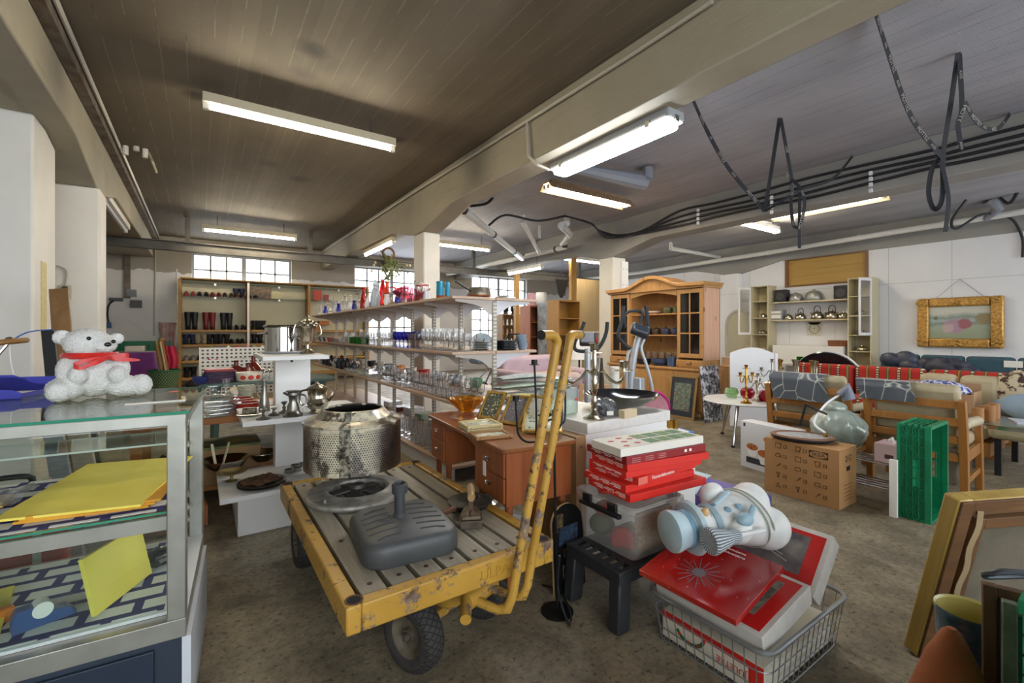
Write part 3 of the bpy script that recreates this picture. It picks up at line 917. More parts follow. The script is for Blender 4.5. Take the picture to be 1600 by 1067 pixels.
one('plastic_bag', m, mat('black bag', '141416', .25), 'crumpled black plastic bag at the end of the counter floor', 'bag', onct(-.11, .38, .372), 20, ang=20)
t = thing('stick_bag', 'clear bag of thin wooden sticks on the glass shelf', 'bag of sticks', onct(-.62, .34, .671), -4)
for i in range(14):
 m = M();m.cyl((-.17+.004*(i%3), -.05+.012*(i%7), .008+.012*(i//7)), (.15, -.055+.0125*(i%7), .009+.012*(i//7)), .0045, 6)
 ob('stick', m, wood('pale sticks', 'c2a878', 'b29560', 0, 20), t)
m = M();m.grid(lambda u, v:((u-.5)*.38, (v-.5)*.17, .036+.012*math.sin(u*17+v*5)*math.sin(v*11)-.1*(abs(v-.5)**3)), 24, 10, thick=.0006)
ob('clear_bag', m, glassy('crinkled film', 'f4f4f4', .08, 1.0, 'e8e8ea', .1), t)
m = M()
for i in range(9):
 m.tube([(rr.uniform(-.05, .05), rr.uniform(-.03, .03), .002+.003*i)for j in range(4)], .0016, 5)
one('chain', m, STEEL, 'tangle of silver chain on the glass shelf by the stick bag', 'chain', onct(-.5, .16, .671))
# things on top of the counter
TOPZ = .9685
# --- clear acrylic bear ---
bp = at(150, 621, Z=TOPZ)
t = thing('bear_figure', 'clear acrylic bear figure with a red ribbon on the glass counter', 'bear figure', (bp.x, bp.y, TOPZ), 8)
m = M()
def bl(x, y, z, r, sx=1, sy=1, sz=1):
 m.ball((x, y, z), r, 20, 14, sc=(sx, sy, sz))
bl(-.003, .01, .08, .078, 1.02, .85, 1.0)
bl(-.012, .01, .135, .058, 1.1, .85, .9)
bl(-.02, -.002, .19, .056, 1.2, .95, .93)
bl(.02, -.035, .182, .032, 1.15, 1.0, .8)
bl(-.085, .012, .212, .026, 1, .6, 1)
bl(.055, .012, .206, .022, 1, .6, 1)
bl(-.075, -.03, .04, .045, 1.15, 1.2, .88)
bl(-.09, -.065, .034, .034, 1, 1, 1)
bl(.075, -.03, .038, .042, 1.35, 1.1, .88)
bl(.12, -.045, .04, .036, .95, 1, 1.05)
bl(-.07, -.015, .1, .036, .9, 1, 1.3)
bl(-.045, -.06, .085, .026, 1, 1.2, 1.2)
bl(.06, -.02, .1, .034, .95, 1, 1.25)
bl(.055, -.06, .08, .026, 1, 1.1, 1.2)
n = N('bear acrylic')
v = n.coord()
vo = n('ShaderNodeTexVoronoi', feature='DISTANCE_TO_EDGE');vo.inputs['Scale'].default_value = 190
vv = n('ShaderNodeVectorMath', operation='ADD')
nz = n('ShaderNodeTexNoise');nz.inputs['Scale'].default_value = 60;n.l(v, nz.inputs['Vector'])
n.l(v, vv.inputs[0])
n.l(v, vo.inputs['Vector'])
h = n.math('ADD', n.noise(v, 150, 3, .6, 2.5), n.ramp(vo.outputs['Distance'], [(0.0, 1.0), (.25, 0.0)]))
BEARM = n.bsdf(n.ramp(n.noise(v, 160, 2, .5, 2), [(.35, 'dededa'), (.6, 'fafaf6')]), .15, 0, n.bump(h, .55, .004), .9)
n.p.inputs['Transmission Weight'].default_value = .0
n.p.inputs['Alpha'].default_value = .88
n.p.inputs['Subsurface Weight'].default_value = .0
b = ob('body', m, BEARM, t)
rm = b.modifiers.new('join', 'REMESH');rm.mode = 'VOXEL';rm.voxel_size = .0045;rm.use_smooth_shade = True
sm_ = b.modifiers.new('soft', 'SMOOTH');sm_.iterations = 4
b.modifiers.new('rough', 'DISPLACE')
tex = bpy.data.textures.new('strands', 'CLOUDS');tex.noise_scale = .006;tex.noise_depth = 1
b.modifiers['rough'].texture = tex;b.modifiers['rough'].strength = .007;b.modifiers['rough'].mid_level = .5
for x, y, z in((-.018, -.05, .208), (.045, -.058, .197)):
 m = M();m.ball((x, y, z), .0068, 10, 8);ob('eye', m, mat('glossy black', '0c0c0d', .1), t)
m = M();m.ball((.03, -.071, .187), .0075, 10, 8, sc=(1.3, .8, 1));ob('nose', m, mat('glossy black', '0c0c0d', .1), t)
RED = mat('red ribbon', 'd3241c', .35, 0, 'b81a14', 20, sheen=.3)
m = M()
for i in range(32):
 pass
m.lathe([(.072, -.010), (.079, 0), (.072, .011)], 28, (-.014, .006, .148), sq=(1, .82))
rb = ob('ribbon', m, RED, t)
for k, pts in enumerate(([(.03, -.062, .143), (-.02, -.085, .135), (-.055, -.082, .12), (-.03, -.09, .112), (.02, -.075, .138)], [(.03, -.062, .143), (.075, -.07, .15), (.085, -.06, .142), (.05, -.066, .138), (.032, -.064, .141)], [(.03, -.064, .142), (.06, -.075, .136), (.115, -.07, .13)], [(.03, -.066, .142), (.0, -.09, .128), (-.03, -.095, .115)])):
 q = smooth(pts, 5);m = M()
 m.grid(lambda u, v:(lambda p:(p.x, p.y-.002*k, p.z+(v-.5)*.017*(.4+.6*math.sin(PI*min(1, u*1.05+.02)))))(q[min(int(u*(len(q)-1)+.5), len(q)-1)]), 16, 2, thick=.001)
 ob('bow_loop' if k<2 else 'bow_tail', m, RED, rb)
# --- blue letter tray ---
BLUE = mat('violet blue plastic', '3c40a6', .35)
p = at(0, 622, Z=TOPZ)
t = thing('letter_tray', 'violet blue plastic letter tray on the end of the glass counter', 'letter tray', (p.x-.03, p.y+.06, TOPZ), -12)
m = M()
m.box(-.16, -.11, 0, .12, .11, .004)
m.box(-.16, .107, .004, .12, .11, .06)
def side(yy):
 prof = [(-.16, 0), (.12, 0), (.125, .02), (.1, .032), (.06, .035), (.03, .055), (-.0, .068), (-.16, .07)]
 vs = [(x, yy, z)for x, z in prof]+[(x, yy+.003, z)for x, z in prof]
 k = 8
 m.add(vs, [tuple(range(k)), tuple(range(2*k-1, k-1, -1))]+[(i, (i+1)%k, k+(i+1)%k, k+i)for i in range(k)])
side(-.11);side(.107)
m.box(.117, -.107, .004, .12, .107, .018)
ob('tray', m, BLUE, t, .001)
m = M();m.box(-.15, -.09, .0055, .1, .09, .009);one('paper_sheet', m, PAPER, 'white paper lying in the violet blue letter tray', 'paper', (p.x-.03, p.y+.06, TOPZ), -12)
# --- chrome stand with wooden ring ---
p = at(6, 609, Z=TOPZ)
t = thing('ring_stand', 'curved chrome stand carrying a wooden ring behind the letter tray', 'stand', (p.x-.03, p.y, TOPZ))
m = M();m.tube(smooth([(0, 0, 0), (-.005, 0, .06), (.005, 0, .12), (.03, 0, .165), (.045, 0, .19)], 6), .006, 8);ob('arm', m, CHROME, t)
m = M();m.lathe([(0, 0), (.06, 0), (.06, .008), (0, .012)], 20);ob('foot', m, CHROME, t)
m = M();ring = [(.0+.09*math.cos(a), .09*math.sin(a), .185+.012*math.cos(a))for a in[2*PI*i/28 for i in range(28)]]
m.tube(ring, .011, 8, closed=True);ob('ring', m, wood('ring wood', 'a07845', '87602f', 0, 10), t)
m = M();m.ball((.045, 0, .195), .016, 10, 8);ob('joint', m, CHROME, t)
m = M();m.tube(smooth([(.05, 0, .195), (.1, .0, .23), (.17, .0, .24)], 5), .0028, 6);ob('blue_wire', m, mat('blue wire', '3560a8', .5), t)
m = M();m.tube(smooth([(.045, 0, .18), (.05, 0, .1), (.06, .02, .02), (.055, .03, .002)], 5), .0022, 6);ob('white_wire', m, WHITEP, t)
for i, (px, py, w, h, c, lab)in enumerate(((244, 629, .155, .022, 'e8e5dd', 'long white paper tag lying on the glass counter near its corner'), (272, 612, .03, .016, 'e86a3a', 'small orange scrap of paper at the far corner of the glass counter'), (287, 622, .012, .1, 'cfc39a', 'strip of old tape along the end of the glass counter'))):
 q = at(px, py, Z=TOPZ);m = M();m.box(-w/2, -h/2, 0, w/2, h/2, .003 if i==0 else .0012)
 one('paper_tag' if i==0 else('paper_scrap' if i==1 else 'tape_strip'), m, mat('scrap '+c, c, .6), lab, ('tag', 'scrap', 'tape')[i], (q.x, q.y, TOPZ), 3)
# tape strip on the pier and stuff leaning behind the counter
a = at(68, 455, X=-1.02)
m = M();m.box(0, -.075, -.33, .003, .075, .23)
one('tape_patch', m, mat('yellowed tape', 'cfc38a', .6, 0, 'bfb070', 30), 'strip of yellowed tape stuck on the white pier', 'tape', (-1.0195, a.y, a.z))
PEG = wood('perforated board', '8a6a45', '7a5a38', 2, 6)
def lean(name, px0, py0, px1, py1, Y, w, mt, label, cat, d=.03, dy=.35):
 a = at(px0, py0, Y=Y+dy);b = at(px1, py1, Y=Y)
 if b.z>0:
  b = b-(a-b)*(b.z/(a.z-b.z))
 t_ = M();t_.bar(b-b, a-b, w, d, up=(0, 1, 0))
 o = one(name, t_, mt, label, cat, b, bev=.003)
 return o
lean('perforated_board', 92, 452, 112, 720, 4.0, .1, PEG, 'brown perforated board leaning behind the bear', 'board', dy=.5)
lean('black_profile', 75, 516, 92, 690, 3.2, .05, BLACK, 'black plastic profile leaning behind the bear', 'profile', dy=.2)
lean('plank', 78, 640, 98, 762, 2.9, .07, mat('grey plank', '8d8f92', .6), 'grey plank leaning behind the display counter', 'plank', dy=.2)
lean('plank', 118, 650, 136, 745, 3.0, .08, mat('marbled plank', 'b5aa98', .5, 0, '9f8f78', 12), 'pale marbled plank leaning behind the display counter', 'plank', dy=.2)
lean('plank', 138, 650, 152, 745, 3.1, .05, mat('dark plank', '35322f', .6), 'dark plank leaning behind the display counter', 'plank', dy=.2)
p = at(10, 752, Y=2.6)
t = thing('red_suitcase', 'red suitcase with straps standing behind the display counter', 'suitcase', (p.x, 2.6, 0))
m = M();m.prism(rrect(.36, .14, .04, 4), 0, .58);ob('body', m, mat('red leatherette', '9f2b22', .4), t, .02)
for x in(-.1, .1):
 m = M();m.box(x-.012, -.076, .005, x+.012, .076, .588);ob('strap', m, mat('pale strap', 'b0a394', .6), t)
m = M();m.tube(smooth([(-.07, 0, .58), (-.06, 0, .62), (.06, 0, .62), (.07, 0, .58)], 4), .011, 8);ob('handle', m, BLACK, t)
# ================= YELLOW PLATFORM CART =================
n = N('worn yellow paint')
v = n.coord()
f = n.ramp(n.noise(v, 9, 6, .72), [(.55, 0.0), (.6, 1.0)])
g = n.ramp(n.noise(n.coord((1, 1, 1)), 55, 3), [(.62, 0.0), (.66, 1.0)])
f = n.math('MAXIMUM', f, n.math('MULTIPLY', g, n.ramp(n.noise(v, 3, 3), [(.45, 0.0), (.6, 1.0)])))
col = n.mix(f, n.ramp(n.noise(v, 3, 3), [(.35, 'a87f2e'), (.65, 'bb9240')]), n.ramp(n.noise(v, 30, 3), [(.4, '4f382a'), (.6, '7a6a5c')]))
YPAINT = n.bsdf(col, n.ramp(f, [(0, .38), (1, .75)]), 0, n.bump(n.math('SUBTRACT', 1, f), .25, .002))
GREYWOOD = wood('weathered grey wood', 'a39a89', '8c8373', 1, 16, .75, 'b5ad9d', bump=.35)
CTX, CTY = .73, 2.0
cart = thing('platform_cart', 'yellow steel platform cart with grey wooden slats and a raised pull handle', 'cart', (CTX, CTY, 0))
HW, HL, PT = .385, .655, .405
def rail(name, m_):
 ob(name, m_, YPAINT, cart, .006)
m = M();m.box(-HW, -HL, PT-.085, -HW+.045, HL, PT);rail('frame_rail', m)
m = M();m.box(HW-.045, -HL, PT-.085, HW, HL, PT);rail('frame_rail', m)
m = M();m.box(-HW+.045, -HL, PT-.085, HW-.045, -HL+.045, PT);rail('frame_rail', m)
m = M();m.box(-HW+.045, HL-.045, PT-.085, HW-.045, HL, PT);rail('frame_rail', m)
for x in(-1, 1):
 for y in(-1, 1):
  m = M();m.lathe([(.021, PT-.05), (.021, PT+.0015), (.027, PT+.0025), (.027, PT-.05)], 16, (x*(HW-.03), y*(HL-.03), 0));ob('corner_socket', m, mat('rusty socket', '5d4030', .7, .3), cart)
  m = M();m.cyl((x*(HW-.03), y*(HL-.03), PT-.02), (x*(HW-.03), y*(HL-.03), PT+.001), .021, 14);ob('socket_hole', m, mat('dark hole', '0d0b0a', .9), cart)
for y in(-.35, .1, .5):
 m = M();m.box(-HW+.045, y-.02, PT-.075, HW-.045, y+.02, PT-.04);rail('cross_bar', m)
ns = 7;sw = (2*HW-.1)/ns
for i in range(ns):
 x = -HW+.05+sw*(i+.5)
 m = M();m.box(x-sw/2+.009, -HL+.048, PT-.04, x+sw/2-.009, HL-.048, PT-.004)
 s_ = ob('slat', m, GREYWOOD, cart, .003)
 for y in(-HL+.1, -.2, HL-.1):
  m = M();m.cyl((x, y, PT-.01), (x, y, PT-.0028), .0085, 10);ob('bolt', m, mat('rusty bolt', '4b3a2f', .7, .5), s_)
# faded lettering on the front rail
text('lettering', 'ULPA', .05, mat('faded paint', 'a98128', .5), cart, (.12, -HL-.0015, PT-.045), (R(90), 0, 0), .0008)
# wheels
n = N('tyre tread')
v = n.coord()
sp = n('ShaderNodeSeparateXYZ');n.l(v, sp.inputs[0])
ang = n.math('ARCTAN2', sp.outputs[2], sp.outputs[0])
a1 = n.math('ADD', n.math('MULTIPLY', ang, 5.0929), n.math('MULTIPLY', sp.outputs[1], 33))
a2 = n.math('SUBTRACT', n.math('MULTIPLY', ang, 5.0929), n.math('MULTIPLY', sp.outputs[1], 33))
g1 = n.math('LESS_THAN', n.math('ABSOLUTE', n.math('SUBTRACT', n.math('FRACT', a1), .5)), .1)
g2 = n.math('LESS_THAN', n.math('ABSOLUTE', n.math('SUBTRACT', n.math('FRACT', a2), .5)), .1)
rad = n.math('SQRT', n.math('ADD', n.math('POWER', sp.outputs[0], 2), n.math('POWER', sp.outputs[2], 2)))
gr = n.math('MULTIPLY', n.math('MAXIMUM', g1, g2), n.math('GREATER_THAN', rad, .104))
col = n.mix(gr, n.ramp(n.noise(v, 30, 3), [(.3, '2c2a28'), (.7, '3a3734')]), '0d0c0c')
TYRE = n.bsdf(col, .8, 0, n.bump(n.math('SUBTRACT', 1, gr), .9, .006))
RIM = mat('dirty rim', '6f6553', .6, .3, '4a4238', 18)
def wheel(cx, cy, rz, flip=1):
 r = .128
 g = M();g.to((0, 0, 0), (R(90), 0, 0))
 g.lathe([(.072, -.036), (.09, -.042), (.108, -.042), (.12, -.035), (r, -.018), (r+.001, 0), (r, .018), (.12, .035), (.108, .042), (.09, .042), (.072, .036)], 40)
 w = ob('wheel', g, TYRE, cart);w.location = (cx-CTX, cy-CTY, .129);w.rotation_euler = (0, 0, R(rz))
 g = M();g.to((0, 0, 0), (R(90), 0, 0))
 g.lathe([(.0, -.03), (.022, -.03), (.026, -.012), (.05, -.012), (.062, -.03), (.072, -.036), (.076, -.04), (.076, -.034), (.072, .036), (.062, .03), (.05, .012), (.026, .012), (.022, .03), (0, .03)], 28)
 ob('rim', g, RIM, w)
 g = M();g.to((0, 0, 0), (R(90), 0, 0));g.lathe([(0, -.045), (.012, -.045), (.016, -.03), (.016, .03), (.012, .045), (0, .045)], 14);ob('hub', g, RIM, w)
ST = 20-90
ax = V((math.cos(R(20)), math.sin(R(20)), 0))
fc = V((.80, 1.60, 0))
wheel(*(fc-ax*.185)[:2], ST);wheel(*(fc+ax*.185)[:2], ST)
wheel(.435, 2.53, -90);wheel(1.025, 2.53, -90)
o0 = V((CTX, CTY, 0))
m = M();m.cyl(fc-ax*.15+V((0, 0, .129))-o0, fc+ax*.15+V((0, 0, .129))-o0, .017, 10);ob('front_axle', m, YPAINT, cart)
m = M();m.cyl(V((.47, 2.53, .129))-o0, V((.99, 2.53, .129))-o0, .017, 10);ob('rear_axle', m, YPAINT, cart)
m = M();m.lathe([(0, .16), (.06, .16), (.12, .30), (.12, PT-.085), (0, PT-.085)], 24, fc-o0);ob('turntable', m, YPAINT, cart)
for x in(-.25, .25):
 m = M();m.box(x-.02, .46, .115, x+.02, .6, PT-.085);ob('axle_bracket', m, YPAINT, cart)
# pull handle
A = [V((.775, 1.46, .25)), V((.80, 1.425, .245)), V((.862, 1.35, .222)), V((.884, 1.318, .235)), V((.897, 1.308, .275)), V((.92, 1.30, .408)), V((1.035, 1.25, 1.09)), V((1.043, 1.247, 1.14))]
B = [p_+ax*.095 for p_ in A]
gA = [A[-1]+V((.004, -.002, .025)), A[-1]+V((-.01, -.006, .043)), A[-1]-ax*.03+V((0, 0, .048)), A[-1]-ax*.095+V((0, 0, .048))]
gB = [B[-1]+V((.004, -.002, .025)), B[-1]+V((.012, .002, .043)), B[-1]+ax*.03+V((0, 0, .048)), B[-1]+ax*.095+V((0, 0, .048))]
for P_, G_, s_ in((A, gA, -1), (B, gB, 1)):
 m = M();m.tube([q-o0 for q in P_+G_], .0165, 14)
 hb = ob('pull_handle', m, YPAINT, cart)
 e = G_[-1];m = M();m.cyl(e-o0, e+ax*s_*.004-o0, .0168, 14);ob('end_cap', m, BLACK, hb)
m = M();m.cyl(A[1]-o0-ax*.03, B[1]-o0+ax*.03, .03, 14);ob('hinge_sleeve', m, YPAINT, cart)
m = M();m.cyl(V((.80, 1.46, .262))-o0, V((.725, 1.33, .245))-o0, .019, 14);ob('tow_pipe', m, YPAINT, cart)
m = M();m.cyl(A[2]-o0, B[2]-o0, .009, 10);ob('handle_brace', m, YPAINT, cart)
# --- things lying on the cart ---
PZ = PT-.0015
n = N('drum steel')
v = n.coord()
sp = n('ShaderNodeSeparateXYZ');n.l(v, sp.inputs[0])
ang = n.math('DIVIDE', n.math('ARCTAN2', sp.outputs[1], sp.outputs[0]), 2*PI)
row = n.math('DIVIDE', sp.outputs[2], .0105)
au = n.math('ADD', n.math('MULTIPLY', ang, 124), n.math('MULTIPLY', n.math('MODULO', n.math('FLOOR', row), 2), .5))
du = n.math('SUBTRACT', n.math('FRACT', au), .5);dv = n.math('SUBTRACT', n.math('FRACT', row), .5)
dd = n.math('SQRT', n.math('ADD', n.math('POWER', du, 2), n.math('POWER', dv, 2)))
zz = sp.outputs[2]
inside = n.math('MULTIPLY', n.math('GREATER_THAN', zz, .025), n.math('LESS_THAN', zz, .205))
seam = n.math('LESS_THAN', n.math('ABSOLUTE', n.math('SUBTRACT', ang, -.318)), .017)
hole = n.math('MULTIPLY', n.math('LESS_THAN', dd, .27), n.math('MULTIPLY', inside, n.math('SUBTRACT', 1, seam)))
lime = n.ramp(n.noise(n.coord((1, 1, .55)), 10, 8, .78), [(.47, 0.0), (.5, 1.0)])
side_ = n.ramp(n.math('ABSOLUTE', n.math('SUBTRACT', ang, -.33)), [(.06, 1.0), (.13, 0.0)])
lime = n.math('MULTIPLY', lime, n.math('MAXIMUM', side_, n.math('MULTIPLY', n.math('GREATER_THAN', zz, .214), n.ramp(n.noise(v, 16, 4), [(.5, 0.0), (.53, 1.0)]))))
col = n.mix(lime, n.ramp(n.noise(v, 25, 3), [(.3, '8d8780'), (.7, 'aaa398')]), n.ramp(n.noise(v, 60, 2), [(.3, 'b3a98f'), (.7, 'd2cab2')]))
col = n.mix(seam, col, n.ramp(n.noise(v, 45, 3), [(.42, '45423c'), (.58, '9a9484')]))
col = n.mix(hole, col, '120f0d')
DRUM = n.bsdf(col, n.ramp(lime, [(0, .3), (1, .85)]), n.math('MULTIPLY', n.math('SUBTRACT', 1, lime), n.math('SUBTRACT', 1, hole)), n.bump(n.math('SUBTRACT', 1, hole), .5, .002))
t = thing('washing_machine_drum', 'perforated steel washing machine drum crusted with limescale on the yellow cart', 'washing machine drum', (.64, 2.355, .527), 0)
m = M()
m.lathe([(.0, .006), (.215, .0), (.232, .004), (.232, .016), (.232, .222), (.238, .226), (.238, .234), (.23, .238), (.18, .25), (.155, .277), (.147, .288), (.14, .29), (.137, .284), (.14, .272), (.165, .25), (.225, .222), (.23, .02), (.0, .012)], 72)
ob('shell', m, DRUM, t, ang=30)
m = M();m.lathe([(.137, .28), (.1385, .272), (.163, .248), (.222, .22), (.226, .03), (0, .016)], 48);ob('shade_lining', m, mat('drum inside shade', '1c1a18', .6, .3), t)  # added lining, its dark colour stands in for shade inside the drum
for a in(30, 150, 270):
 m = M();m.bar((.02*math.cos(R(a)), .02*math.sin(R(a)), -.02), (.2*math.cos(R(a)), .2*math.sin(R(a)), -.008), .05, .02);ob('spider_arm', m, IRON, t, .006)
m = M();m.lathe([(0, -.062), (.03, -.062), (.045, -.03), (.045, .003), (0, .003)], 20);ob('hub', m, IRON, t)
FLG = mat('worn alloy', 'aaa69e', .45, .45, '88837b', 22, .25, 70)
t = thing('drum_flange', 'round alloy drum flange with a spoked centre lying on the cart slats', 'drum flange', (.637, 2.27, PZ+.001), 10)
m = M();m.lathe([(.13, .012), (.135, .03), (.15, .036), (.165, .03), (.2, .022), (.225, .024), (.236, .02), (.24, .01), (.236, .0), (.13, .0)], 56)
m.lathe([(.13, .012), (.13, 0)], 56)
ob('ring', m, FLG, t)
for a in(20, 92, 164, 236, 308):
 m = M();m.bar((.03*math.cos(R(a)), .03*math.sin(R(a)), .03), (.133*math.cos(R(a)), .133*math.sin(R(a)), .012), .055, .012);ob('spoke', m, mat('dark alloy', '55514d', .5, .5), t, .004)
m = M();m.lathe([(0, .044), (.012, .052), (.03, .05), (.042, .03), (.042, .006), (0, .006)], 20);ob('hub', m, mat('dark alloy', '55514d', .5, .5), t)
for a in(60, 200, 320):
 m = M();m.cyl((.2*math.cos(R(a)), .2*math.sin(R(a)), .02), (.2*math.cos(R(a)), .2*math.sin(R(a)), .038), .007, 8);ob('bolt', m, FLG, t)
# parasol base
DGREY = mat('dark grey plastic', '3d3f40', .5, 0, '47494a', 6, .1, 90)
t = thing('parasol_base', 'dark grey rounded plastic parasol base with a socket on the cart slats', 'parasol base', (.633, 1.665, PZ+.001), -6)
m = M()
def shell(w, h, z, r=.07):
 return[(x, y, z)for x, y in rrect(w, h, r, 6)]
lay = [shell(.33, .37, 0), shell(.345, .385, .012), shell(.345, .385, .055, .075), shell(.335, .375, .072, .075), shell(.31, .35, .084, .07)]
k = len(lay[0]);m.add([p_ for l_ in lay for p_ in l_], [(a*k+i, a*k+(i+1)%k, (a+1)*k+(i+1)%k, (a+1)*k+i)for a in range(4)for i in range(k)]+[tuple(range(k-1, -1, -1)), tuple(4*k+i for i in range(k))])
ob('shell', m, DGREY, t, ang=50)
for i, yy in enumerate((-.13, -.08, -.03, .02, .07, .12)):
 w_ = .12 if i in(0, 5)else .14
 for sx in(-1, 1):
  m = M();m.tube([(sx*.035 if abs(yy)>.0 else sx*.06, yy+.012, .0845), (sx*.09, yy+.004, .0845), (sx*w_, yy-.015, .0845)], .0035, 6);ob('groove', m, mat('groove grey', '2c2e30', .6), t)
m = M();m.lathe([(.027, .084), (.024, .09), (.02, .095), (.02, .17), (.029, .172), (.03, .205), (.026, .21), (.021, .21), (.019, .2), (.019, .1)], 20, (.0, .035, 0))
ob('socket', m, mat('socket grey', '3a3c3f', .5), t)
m = M();m.lathe([(.022, .084), (.026, .0875), (.03, .084)], 20, (-.055, .03, 0));ob('filler_cap', m, DGREY, t)
# flat iron
t = thing('flat_iron', 'antique flat iron with a turned wooden handle on the cart', 'flat iron', (.935, 1.67, PZ+.001), -28)
m = M();m.prism([(-.045, -.075), (.045, -.075), (.046, .0), (.03, .06), (0, .1), (-.03, .06), (-.046, .0)], 0, .032)
ob('sole', m, mat('worn iron plate', '6b5f50', .5, .6, '4c4038', 20, .2, 60), t, .003)
m = M();m.prism([(-.038, -.068), (.038, -.068), (.038, .0), (.024, .05), (0, .08), (-.024, .05), (-.038, .0)], .033, .046)
ob('lid', m, mat('worn steel lid', '8d8271', .4, .7, '6a5d4e', 25), t, .002)
for y in(-.05, .055):
 m = M();m.bar((0, y, .046), (0, y*1.05, .12), .018, .008);ob('bracket', m, mat('rusty bracket', '5a4636', .6, .5), t)
m = M();m.to((0, -.075, .125), (R(-90), 0, 0));m.lathe([(0, 0), (.014, 0), (.017, .02), (.014, .05), (.018, .09), (.015, .13), (.013, .145), (0, .145)], 16);ob('handle', m, wood('turned handle', 'a98a5e', '8f7048', 1, 14), t)
m = M();m.lathe([(0, .046), (.007, .046), (.007, .066), (.004, .07), (0, .07)], 10, (.0, -.062, 0));ob('latch', m, mat('rusty bracket', '5a4636', .6, .5), t)
# waffle iron
t = thing('waffle_iron', 'round black cast waffle iron with a long handle on the cart', 'waffle iron', (1.0, 1.80, PZ+.001), 20)
m = M();m.lathe([(0, 0), (.06, 0), (.085, .012), (.095, .03), (.098, .032), (.098, .038), (.08, .046), (0, .05)], 32);ob('plates', m, mat('blackened iron', '26241f', .55, .4, '3a3630', 20, .2, 60), t)
m = M();m.lathe([(.045, .0475), (.05, .052), (.055, .047)], 28);ob('lid_ring', m, IRON, t)
m = M();m.bar((-.09, 0, .03), (-.21, .02, .026), .026, .02);ob('handle', m, mat('scorched wood', '5b3b28', .7), t, .005)
m = M();m.bar((-.21, .02, .026), (-.26, .03, .02), .035, .018);ob('handle_tip', m, mat('rusty copper', '7a5542', .6, .4), t, .004)
m = M()
for i in range(7):
 m.ball((.08+.012*(i%3), -.05+.012*i/2, .02+.006*(i%2)), .014, 8, 6)
ob('hinge', m, mat('sooty hinge', '3d3a3c', .7, .3), t)
# ================= WHITE CABINET, STOOL, CHRISTMAS BOXES, BASKET =================
OAK = wood('light veneer', 'b99468', 'a8835a', 2, 8)
t = thing('counter_cabinet', 'white counter cabinet with a thick top and a wooden side beside the desk', 'cabinet', (1.6, 1.75, 0))
m = M();m.box(.07, 0, .05, .74, .46, .66);ob('body', m, WHITE, t, .003)
m = M();m.box(0, 0, 0, .069, .46, .655);ob('side_panel', m, OAK, t, .002)
m = M();m.box(.07, -.01, .66, .76, .5, .72);ob('counter_top', m, mat('white worktop', 'd3d1cb', .4, 0, 'dbd9d4', 30), t, .004)
m = M();m.box(.0, -.012, 0, .74, 0, .06);ob('plinth', m, mat('pale plinth', 'b5a68c', .6), t)
m = M();m.cyl((.035, -.006, .6), (.035, .0, .6), .008, 10);ob('bolt', m, STEEL, t)
# silver candelabra on it
def cup(m, p, r=.018, h=.03, pan=.034):
 m.lathe([(0, -.008), (pan, -.004), (pan, 0), (.012, .002), (.012, .01), (r*.8, .014), (r, h), (r*1.25, h+.004), (r*.9, h+.004), (r*.7, .02), (0, .018)], 16, p)
def candelabra(name, label, loc, H, span, mt, arms=2, rz=0, base=.055, lift=-.12, group=None, mid=True, k=1):
 t = thing(name, label, 'candelabra', loc, rz, group)
 m = M();m.lathe([(0, 0), (base, 0), (base, .006), (base*.8, .014), (base*.5, .022), (base*.38, .035), (base*.25, .05), (0, .05)], 24);ob('base', m, mt, t)
 st = H+lift*(1 if mid else .2)
 m = M();m.lathe([(r_*k, z_)for r_, z_ in((.009, .045), (.014, .06), (.008, .075), (.012, .1), (.007, .12), (.009, st*.5), (.013, st*.55), (.008, st*.6), (.012, st*.75), (.008, st*.8), (.014, st*.95), (.009, st))]+([(.008*k, H-.035), (0, H-.035)]if mid else[(0, st+.002)]), 14);ob('stem', m, mt, t)
 if mid:
  m = M();cup(m, (0, 0, H-.03*k-.008), .018*k, .03*k, .034*k);ob('candle_cup', m, mt, t)
 for i in range(arms):
  a = 2*PI*i/arms
  c, s_ = math.cos(a), math.sin(a);L_ = span/2
  z0 = st*.86
  m = M();m.tube(smooth([(.008*c, .008*s_, z0), (L_*.28*c, L_*.28*s_, z0+.022), (L_*.5*c, L_*.5*s_, z0-.02), (L_*.8*c, L_*.8*s_, z0-.045), (L_*c, L_*s_, z0-.015), (L_*c, L_*s_, z0+.025)], 4), .0055*k, 7)
  a_ = ob('arm', m, mt, t)
  m = M();cup(m, (L_*c, L_*s_, z0+.027), .018*k, .03*k, .034*k);ob('candle_cup', m, mt, a_)
 return t
candelabra('candelabra', 'silver three-cup candelabra standing on the white counter top', (1.79, 1.81, .7205), .42, .32, SILVER, 2, -34, .062, -.14, k=1.5)
# black and silver dish
t = thing('wide_bowl', 'wide shallow bowl, black inside and silver outside, on the white counter top', 'bowl', (2.165, 1.95, .7205))
m = M();m.lathe([(0, .0), (.07, 0), (.075, .012), (.13, .03), (.2, .068), (.225, .095), (.222, .098)], 48);ob('outside', m, mat('polished steel', 'b8b4aa', .15, 1), t)
m = M();m.lathe([(.222, .098), (.196, .071), (.128, .034), (.06, .018), (0, .016)], 48);ob('inside', m, mat('black enamel', '17181c', .12, 0, spec=.6), t)
